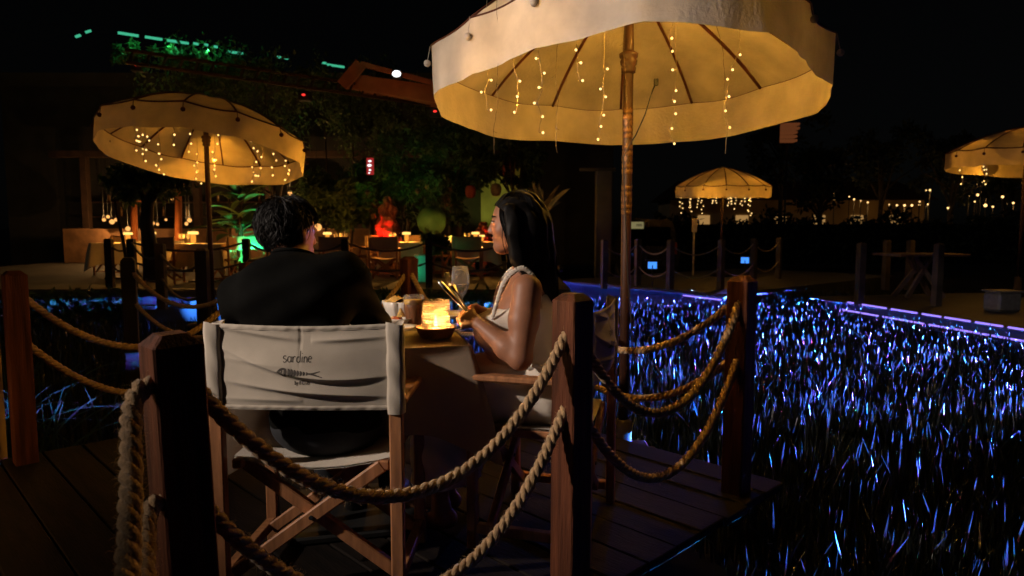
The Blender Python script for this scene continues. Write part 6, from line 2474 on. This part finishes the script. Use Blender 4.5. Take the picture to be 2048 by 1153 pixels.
# bar front with bottles and warm lamps
b = MB(); b.box((-13.4, 20.4, .12), (-3.6, 20.75, 1.15), .02); bpart('bar_counter', b, mat('bar_front', (.16, .085, .04), .7, .3, 4))
b = MB(); b.box((-13.4, 21.3, 1.5), (-3.6, 21.75, 1.54)); b.box((-13.4, 21.3, 1.95), (-3.6, 21.75, 1.99)); bpart('bar_shelf', b, M['timber'])
tag(bl, 'dark vine covered restaurant building behind the lit terrace', 'building')
r3 = random.Random(12)
bsrc = MB(); bsrc.lathe([(.001, 0), (.04, 0), (.04, .18), (.015, .22), (.015, .29), (.001, .29)], 10)
bo = bsrc.build('bottle', mat('bottle_glass', (.18, .10, .04), .15, .4, 3, spec=.7))
bme = bo.data
bpy.data.objects.remove(bo)
for k in range(26):
    o = bpy.data.objects.new('bottle', bme); COL.objects.link(o)
    o.location = (-12.6 + k * .34 + r3.uniform(-.08, .08), 21.5, 1.54 if k % 2 else 1.99)
    tag(o, 'bottle standing on the lit bar shelf behind the terrace', 'bottle', 'bottles on the bar shelf')
M['warm_globe'] = emat('warm_globe', (1.0, .45, .12), 1.3)
for k, (px, py, Y, s_, pw) in enumerate([(208, 440, 20.0, .05, 8), (216, 434, 20.2, .05, 0), (224, 444, 20.0, .07, 14), (232, 440, 20.1, .05, 0), (256, 458, 17.5, .06, 6), (306, 447, 19.6, .05, 8), (315, 449, 19.6, .04, 0), (332, 440, 20, .035, 0),
                                         (379, 441, 19.5, .06, 14), (373, 448, 19.5, .05, 0), (344, 398, 20.3, .04, 0), (580, 387, 20.2, .06, 16), (612, 398, 20.2, .05, 8), (575, 398, 20.0, .07, 0), (636, 455, 18.5, .10, 26)]):
    p = at(px, py, Y)
    r_ = empty('pendant_lamp', p)
    b = MB(); b.sphere((0, 0, 0), s_, 12, 8); b.build('globe', M['warm_globe'], r_)
    b = MB(); b.tube([(0, 0, s_), (0, 0, max(.3, 3.3 - p.z))], .006, 4); b.build('cord', M['black_plastic'], r_)
    if pw: lamp('globe_light', 'POINT', (0, -s_ - .03, 0), pw * 3.5, (1.0, .5, .16), r_, 0.0)
    tag(r_, 'small warm pendant lamp over the bar behind the terrace', 'lamp', 'pendant lamps over the bar')
# lit timber posts seen left of the tilted sunshade pole
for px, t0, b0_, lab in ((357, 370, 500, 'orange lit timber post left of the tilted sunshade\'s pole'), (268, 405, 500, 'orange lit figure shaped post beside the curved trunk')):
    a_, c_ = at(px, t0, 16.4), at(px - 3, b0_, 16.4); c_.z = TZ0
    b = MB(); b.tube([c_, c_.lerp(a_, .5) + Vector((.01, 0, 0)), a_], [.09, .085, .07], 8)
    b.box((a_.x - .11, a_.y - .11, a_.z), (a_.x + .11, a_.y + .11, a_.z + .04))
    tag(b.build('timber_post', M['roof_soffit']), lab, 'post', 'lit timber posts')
# eaves with green LED strip, pergola and soffit
EV0, EV1 = at(236, 66, 16.2), at(690, 135, 19.7)
ev = empty('green_led_strip', EV0)
r5 = random.Random(8)
for t0, t1, up in ((.0, .075, 0), (.10, .165, 0), (.185, .27, 0), (.29, .31, .02), (.335, .35, .03), (.375, .39, .02), (.43, .50, -.05), (.655, .675, 0), (.69, .71, 0), (.88, .90, .03), (.905, .995, 0)):
    b = MB()
    b.bar(EV0.lerp(EV1, t0) + Vector((0, 0, up)), EV0.lerp(EV1, t1) + Vector((0, 0, up)), .05, .05)
    keep(b.build('led_segment', M['green_led']), ev)
b = MB(); b.bar(at(152, 74, 15.6), at(160, 71, 15.7), .05, .05); b.bar(at(172, 65, 15.8), at(181, 62, 15.9), .05, .05)
keep(b.build('led_segment', M['green_led']), ev)
tag(ev, 'broken line of green LED light running along the dark roof edge', 'led strip')
for k, t in enumerate((.06, .2, .36)):
    l = lamp('strip_glow', 'POINT', tuple(EV0.lerp(EV1, t) - EV0 + Vector((0, -.15, -.12))), 9, (.08, 1.0, .35), ev, 0.0)
pg = empty('pergola', at(300, 110, 16.0))
A0, A1 = at(250, 100, 15.9), at(860, 190, 19.6)
for off in (0.0, .28):
    b = MB(); b.bar(A0 + Vector((0, .0, -off)), A1 + Vector((0, 0, -off)), .08, .07); keep(b.build('rail', M['timber']), pg)
for k in range(22):
    t = (k + .5) / 22
    p = A0.lerp(A1, t)
    b = MB(); b.bar(p, p + Vector((-.12, 0, -.28)), .05, .05, up=(0, 1, 0)); keep(b.build('rung', M['timber']), pg)
tag(pg, 'dark ladder like pergola beam under the roof edge', 'pergola')
sf = empty('gable_canopy', at(760, 160, 18.0))
q_ = [at(690, 175, 18.5), at(870, 205, 18.5), at(870, 172, 18.5), at(722, 150, 18.5)]
b = MB()
i = b.addv([tuple(p) for p in q_] + [tuple(p + Vector((0, 1.6, .1))) for p in q_])
for f_ in ((0, 1, 2, 3), (7, 6, 5, 4), (0, 4, 5, 1), (1, 5, 6, 2), (2, 6, 7, 3), (3, 7, 4, 0)): b.addf([i + k for k in f_])
keep(b.build('soffit', M['roof_soffit']), sf)
b = MB(); b.bar(at(684, 172, 18.3), at(722, 128, 18.3), .12, .3); b.bar(at(722, 128, 18.3), at(872, 168, 18.3), .1, .12); keep(b.build('bargeboard', M['roof_soffit']), sf)
tag(sf, 'reddish canopy roof edge under the bright white flood light', 'canopy')
lamp('soffit_glow', 'POINT', tuple(at(770, 210, 17.6) - Vector(sf.location)), 4, (1.0, .35, .12), sf, 0.0)
wl_ = at(793, 148, 17.9)
r_ = empty('white_flood_light', wl_)
b = MB(); b.sphere((0, 0, 0), .10, 14, 9, (1.1, .6, .8)); b.build('lens', emat('white_lens', (.92, .95, 1.0), 3.0), r_)
b = MB(); b.box((-.12, .05, -.1), (.12, .2, .12), .02); b.build('housing', M['dark_metal'], r_)
tag(r_, 'bright white flood light above the reddish canopy roof', 'flood light')
M['red_glow'] = emat('red_glow', (1.0, .04, .03), 1.4)
for px, py, Y, lab in ((272, 130, 16.5, 'tiny red indicator light above the tilted sunshade\'s left half'), (607, 190, 18, 'tiny red indicator light beside the tilted sunshade\'s right tip'), (870, 223, 18.5, 'tiny red indicator light below the large sunshade\'s left rim')):
    p = at(px, py, Y)
    r_ = empty('indicator_light', p)
    b = MB(); b.sphere((0, 0, 0), .035, 8, 6, (1.4, 1, .8)); b.build('lens', M['red_glow'], r_)
    b = MB(); b.box((-.16, .03, -.14), (.16, .25, .1), .02); b.build('speaker_case', M['black_plastic'], r_)
    tag(r_, lab, 'indicator light', 'red indicator lights')
sgp = at(740, 333, 16.6)
sg_ = empty('lit_sign', sgp)
b = MB(); b.box((-.085, 0, -.2), (.085, .05, .2), .01); b.build('box', emat('sign_red', (.55, .03, .03), .55), sg_)
for k, (x, z, w_, h_) in enumerate(((0, .12, .09, .05), (-.01, .02, .11, .07), (0, -.09, .06, .05), (-.02, -.16, .05, .04))):
    b = MB(); b.sphere((x, -.012, z), 1.0, 10, 6, (w_ / 2, .008, h_ / 2)); b.build('white_mark', emat('sign_white', (1, .95, .95), 1.3) if k == 0 else bpy.data.materials['sign_white'], sg_)
tag(sg_, 'small upright red sign with white marks shining among the trees', 'sign')
# red paper lanterns near the olive wall
M['paper_red'] = mat('red_paper', (.30, .06, .03), .8, .2, 6, transl=.2)
for px, py, Y, lab, m_ in ((941, 384, 17.6, 'dull red paper lantern hanging before the olive wall', M['paper_red']), (992, 380, 17.6, 'dark paper lantern hanging above the woman\'s head', M['dark_rope'])):
    p = at(px, py, Y)
    r_ = empty('paper_lantern', p)
    b = MB(); b.lathe([(.05, -.16), (.10, -.14), (.135, -.06), (.14, 0), (.135, .06), (.10, .14), (.05, .16)], 16, wob=lambda i, a: 0.02 * math.sin(8 * a)); b.build('shade', m_, r_)
    b = MB(); b.tube([(0, 0, .16), (0, 0, .8)], .006, 4); b.build('cord', M['black_plastic'], r_)
    tag(r_, lab, 'lantern', 'paper lanterns')
uplight(at(985, 452, 20.2), at(970, 385, 21.7), 60, (.75, .8, .15), 'small lamp washing the olive wall behind the woman', R(80))

# vines over the facade and under the pergola
vn = empty('climbing_plant', (-9, 17.5, 0.12))
pts = []
g_ = np.random.default_rng(77)
for k in range(64):
    t = g_.random()
    p = np.array(tuple(A0.lerp(A1, t))) + np.array([g_.normal(0, .3), g_.uniform(.2, 1.6), g_.uniform(-.2, .9)])
    L = g_.uniform(.4, 2.3)
    n = int(90 * L)
    z = g_.random(n)
    q = p + np.stack([g_.normal(0, .14, n), g_.normal(0, .14, n), -z * L + g_.normal(0, .08, n)], 1)
    pts.append(q)
leaf_cloud('hanging_foliage', np.concatenate(pts), .13, M['leaf'], vn, 71, droop=1.0)
b = MB()
for k in range(10):
    t = (k + .5) / 10
    p = A0.lerp(A1, t)
    b.tube([(p.x, p.y + .9, TZ0), (p.x + .2, p.y + .9, 2.0), (p.x + .1, p.y + .9, p.z)], [.03, .025, .015], 5)
keep(b.build('stem', M['bark']), vn)
tag(vn, 'dark climbing plant hanging in curtains from the pergola beam', 'climbing plant')
vn2 = empty('climbing_plant', (-7.0, 16.6, 4.8))
leaf_cloud('foliage', np.concatenate([clumps(EV0.lerp(EV1, t) + Vector((0, .25, -.38)), (.6, .3, .22), 420, 9, 90 + int(t * 50)) for t in (.05, .18, .30, .42, .55, .7, .85)]), .15, M['leaf'], vn2, 72)
tag(vn2, 'leafy creeper lit green just below the LED line on the roof edge', 'climbing plant')

# dry palm and concrete column right of the woman
M['concrete'] = mat('concrete', (0.07, 0.06, 0.04), 0.9, 0.2, 3)
cp = at(1205, 525, 17.5); cp.z = -0.55
b = MB(); b.box((cp.x - .19, cp.y - .19, -.55), (cp.x + .19, cp.y + .19, at(1205, 343, 17.5).z), .01)
b.box((cp.x - .6, cp.y - .1, at(1205, 343, 17.5).z), (cp.x + .3, cp.y + .1, at(1205, 340, 17.5).z + .04))
tag(b.build('concrete_column', M['concrete']), 'pale concrete column between the woman\'s hair and the carved umbrella pole', 'column')
pmr = at(1085, 540, 16.0); pmr.z = -.55
pm = empty('palm', pmr)
r6 = random.Random(6)
b = MB(); b.tube([pmr, pmr + Vector((0, 0, 1.6)), at(1082, 445, 16)], [.16, .12, .09], 9); keep(b.build('trunk', M['bark']), pm)
cpt = at(1083, 440, 16)
for k in range(26):
    a = r6.uniform(-.75, .75)
    ln = r6.uniform(.7, 1.25)
    d = Vector((math.sin(a), r6.uniform(-.5, .5), math.cos(a))).normalized()
    s_ = d.cross(Vector((0, -1, 0))).normalized()
    b = MB()
    b.grid(lambda u, v: tuple(cpt + d * ln * v + Vector((d.x * .35 * v * v, 0, -.3 * v * v)) + s_ * (u - .5) * .09 * math.sin(PI * min(1, .1 + v * .9)) ** .6), 2, 6)
    keep(b.build('frond', M['leaf_dry']), pm)
tag(pm, 'shaggy dry palm with upright fronds right behind the woman\'s hair', 'palm', 'plants on the terrace')
uplight(at(1120, 535, 14.6), at(1100, 400, 16.4), 34, (1.0, .62, .25), 'tiny amber ground light at the foot of the dry palm', R(75))

# parked dark van with a pale number plate, white notice
vr = at(1300, 450, 20.0)
van = empty('parked_van', (vr.x, vr.y, -.55))
M['van'] = mat('black_paint', (0.012, 0.012, 0.014), 0.25, 0.1, 4, coat=.6)
b = MB()
b.M = Matrix.Translation((vr.x, vr.y, -.55))
prof = [(-.85, .35), (.85, .35), (.9, .9), (.82, 1.15), (.70, 1.85), (.55, 1.98), (-.55, 1.98), (-.70, 1.85), (-.82, 1.15), (-.9, .9)]
i = b.addv([(x, 0, z) for x, z in prof] + [(x * .98, .12 if z < 1 else .25, z) for x, z in prof] + [(x * .98, 4.2, z) for x, z in prof])
n_ = len(prof)
for r_i in range(2):
    for k in range(n_):
        k2 = (k + 1) % n_
        b.addf([i + r_i * n_ + k, i + r_i * n_ + k2, i + (r_i + 1) * n_ + k2, i + (r_i + 1) * n_ + k])
b.addf([i + k for k in range(n_)][::-1]); b.addf([i + 2 * n_ + k for k in range(n_)])
keep(b.build('body', M['van']), van)
b = MB(); b.M = Matrix.Translation((vr.x, vr.y - .012, -.55)); b.box((-.6, 0, 1.2), (.6, .01, 1.75), 0.004); keep(b.build('rear_window', thin_glass('van_glass', (.05, .05, .05), .3)), van)
for sx in (-1, 1):
    b = MB(); b.M = Matrix.Translation((vr.x, vr.y - .02, -.55)); b.box((sx * .76 - .05, 0, .95), (sx * .76 + .05, .03, 1.3), .01); keep(b.build('tail_light', mat('tail_light', (.25, .05, .03), .2, .1, 10)), van)
    for yy in (.7, 3.4):
        b = MB(); b.M = Matrix.Translation((vr.x + sx * .76, vr.y + yy, -.55 + .33)) @ Matrix.Rotation(PI / 2, 4, 'Y'); b.lathe([(.05, -.1), (.32, -.1), (.33, 0), (.32, .1), (.05, .1)], 20); keep(b.build('wheel', M['black_plastic']), van)
pp_ = at(1278, 451, 19.7)
b = MB(); b.M = Matrix.Translation((pp_.x, vr.y - .025, pp_.z)); b.box((-.19, 0, -.10), (.19, .012, .10), .006); keep(b.build('number_plate', emat('lit_plate', (.42, .36, .16), .42)), van)  # plate glows by itself in place of light falling on it
b = MB(); b.M = Matrix.Translation((pp_.x, vr.y - .030, pp_.z))
for k in range(4): b.box((-.02 + k * .045, 0, -.035), (0.0 + k * .045, .004, .045))
keep(b.build('plate_characters', M['black_plastic']), van)
tag(van, 'parked black van showing a pale number plate behind the carved umbrella pole', 'van')
nt_ = at(1389, 451, 17.0)
b = MB(); b.box((nt_.x - .065, nt_.y, nt_.z - .17), (nt_.x + .065, nt_.y + .02, nt_.z + .17), .006); b.box((nt_.x - .02, nt_.y + .021, -.5), (nt_.x + .02, nt_.y + .06, nt_.z + .1))
tag(b.build('notice_board', mat('notice_white', (.62, .52, .42), .8, .1, 6)), 'small upright white notice on a post below the distant sunshade', 'sign')
np_ = at(1389, 440, 15.9)
uplight((nt_.x + .25, nt_.y - 1.0, -.35), nt_, 9, (1.0, .7, .45), 'tiny lamp shining at the white notice', R(30))

# dark hedge on the horizon with warm lamps of far houses
M['hedge'] = mat('hedge_leaves', (0.02, 0.028, 0.014), 0.8, 0.5, 1)
hd_ = empty('hedge', (14, 34, -.55))
g_ = np.random.default_rng(5)
n = 9000
hx = g_.uniform(7.0, 30.0, n)
hz = -.55 + g_.random(n) ** .8 * (2.15 + .35 * np.sin(hx * 1.1) + .25 * np.sin(hx * 3.1))
hy = 33.5 + g_.uniform(-.6, .6, n)
leaf_cloud('foliage', np.stack([hx, hy, hz], 1), .32, M['hedge'], hd_, 6)
b = MB(); b.box((7, 33.6, -.55), (30, 34.2, 1.35)); keep(b.build('core', M['soil']), hd_)
tag(hd_, 'long dark hedge in front of the far warm lights', 'hedge')
tl2 = None
for k, (px, Y, h_, w_) in enumerate(((1640, 40, 5.0, 2.2), (1760, 44, 6.5, 3.2), (1900, 42, 5.5, 2.6), (2010, 40, 5.0, 2.4), (1560, 45, 7.5, 2.8))):
    p = at(px, 440, Y); p.z = -.55
    tree(p, p + Vector((0, 0, h_)), (w_, 1.5, h_ * .42), ['dark round tree left of the far house lights', 'tall dark tree above the brightest far lights', 'dark tree behind the trestle table platform', 'dark tree below the sunshade by the trestle table', 'tall dark tree under the orange slatted lantern'][k], 200 + k, 1800, .38, 20, .2, M['hedge'], 'dark trees on the horizon')
M['far_lamp'] = emat('far_lamp', (1.0, .58, .20), 2.6)
M['far_wall'] = mat('far_house_wall', (.42, .30, .16), .9, .2, .5)
fh = empty('far_house', (19.5, 50, -.55))
for (x0, x1, z0, z1) in ((11.5, 30.0, -.55, 3.2),):
    b = MB(); b.box((x0, 50, z0), (x1, 54, z1)); keep(b.build('wall', M['far_wall']), fh)
b = MB()
i = b.addv([(11, 49, 3.2), (30.5, 49, 3.2), (30.5, 55, 3.2), (11, 55, 3.2), (12.5, 52, 4.7), (29, 52, 4.7)])
for f_ in ((0, 1, 5, 4), (1, 2, 5), (2, 3, 4, 5), (3, 0, 4), (3, 2, 1, 0)): b.addf([i + k for k in f_])
keep(b.build('roof', M['timber']), fh)
for k in range(6):
    x = 13.5 + 2.8 * k
    b = MB(); b.box((x, 49.93, .9), (x + .9, 49.99, 2.1), .0); w_ = b.build('window', emat('lit_window', (1.0, .55, .18), .35) if k == 0 else bpy.data.materials['lit_window']); keep(w_, fh)
tag(fh, 'low far house with warm lit wall behind the hedge', 'house')
FL = [(631, 550), (742, 575), (778, 595), (828, 606), (880, 618), (1040, 683), (1042, 634), (1098, 640), (1155, 640), (1210, 640), (1266, 636), (1268, 612), (1330, 632), (1480, 660), (1636, 567), (1702, 562), (1766, 545), (1760, 640), (1815, 650), (1888, 576), (1968, 622), (1915, 632), (1345, 526), (1316, 528), (1730, 466), (1680, 612)]
r7 = random.Random(17)
for k, (cx_, cy_) in enumerate(FL):
    px, py = 1500 + cx_ / 3.737, 240 + cy_ / 3.737
    Y = r7.uniform(36, 47)
    p = at(px, py, Y)
    r_ = empty('garden_lamp', (p.x, p.y, -.55))
    s_ = r7.uniform(.032, .062) * (1.45 if k in (10, 12, 19, 5, 17) else 1)
    b = MB(); b.sphere((0, 0, p.z + .55), s_, 10, 7); b.build('globe', M['far_lamp'], r_)
    b = MB(); b.tube([(0, 0, 0), (0, 0, p.z + .55 - s_)], .03, 5); b.build('pole', M['dark_metal'], r_)
    if k % 2 == 0: lamp('globe_light', 'POINT', (0, -.2, p.z + .45), 13, (1.0, .5, .14), r_, 0.0)
    tag(r_, 'tiny warm garden lamp glimmering behind the far hedge', 'lamp', 'warm lamps on the horizon')
ol = at(1575, 268, 38.0)
orr = empty('slatted_lantern', ol)
for k in range(5):
    b = MB(); b.box((-.55, -.3, .42 - k * .22), (.45 + .12 * (k < 2), .3, .56 - k * .22), .04); b.build('slat', emat('orange_slat', (.75, .22, .07), .13) if k == 0 else bpy.data.materials['orange_slat'], orr)
b = MB(); b.box((-.6, -.32, -.62), (-.54, .32, .6)); b.tube([(0, 0, -9), (0, 0, -.6)], .06, 6); b.build('frame', M['dark_metal'], orr)
tag(orr, 'orange slatted lantern hanging high in the dark right of the large sunshade', 'lantern')

# glowing pillar at the left edge and its ground lantern, which warms the ropes
lw = empty('lit_wall', (-2.86, 3.55, 0))
b = MB(); b.box((-3.5, 3.28, -.5), (-2.585, 3.42, 1.5), .01); keep(b.build('panel', mat('yellow_plaster', (.46, .30, .11), .9, .15, 4)), lw)
tag(lw, 'glowing yellow plaster wall end beside the dark red brown post', 'wall')
gl_ = empty('ground_lantern', (-2.90, 2.72, 0))
b = MB(); b.lathe([(.001, 0), (.06, 0), (.06, .02), (.045, .03), (.045, .20), (.07, .21), (.001, .25)], 14); b.build('body', M['dark_metal'], gl_)
lamp('lantern_light', 'POINT', (0.06, 0.02, .16), 5.0, (1.0, .45, .12), gl_, 0.03)
tag(gl_, 'low lantern on the boardwalk at the foot of the yellow wall', 'lantern')
# arching palm grass in the dark on the left
lp = empty('arching_grass', at(60, 640, 4.6))
r4 = random.Random(44)
for k in range(46):
    base = Vector(lp.location) + Vector((r4.uniform(-.7, .3), r4.uniform(-.2, .5), 0)); base.z = -.5
    a = r4.uniform(-1.1, 1.1)
    ln = r4.uniform(1.0, 1.9)
    d = Vector((math.sin(a), r4.uniform(-.4, .4), 1.4)).normalized()
    s_ = Vector((0.4, 1, 0)).cross(d).normalized()
    b = MB()
    b.grid(lambda u, v: tuple(base + d * ln * v + Vector((math.sin(a) * .7 * v * v, 0, -.75 * v * v * ln * .7)) + s_ * (u - .5) * .022 * (1 - v * .9)), 1, 8)
    keep(b.build('blade', M['leaf']), lp)
tag(lp, 'clump of arching dark grass behind the glowing wall', 'plant', 'plants on the terrace')
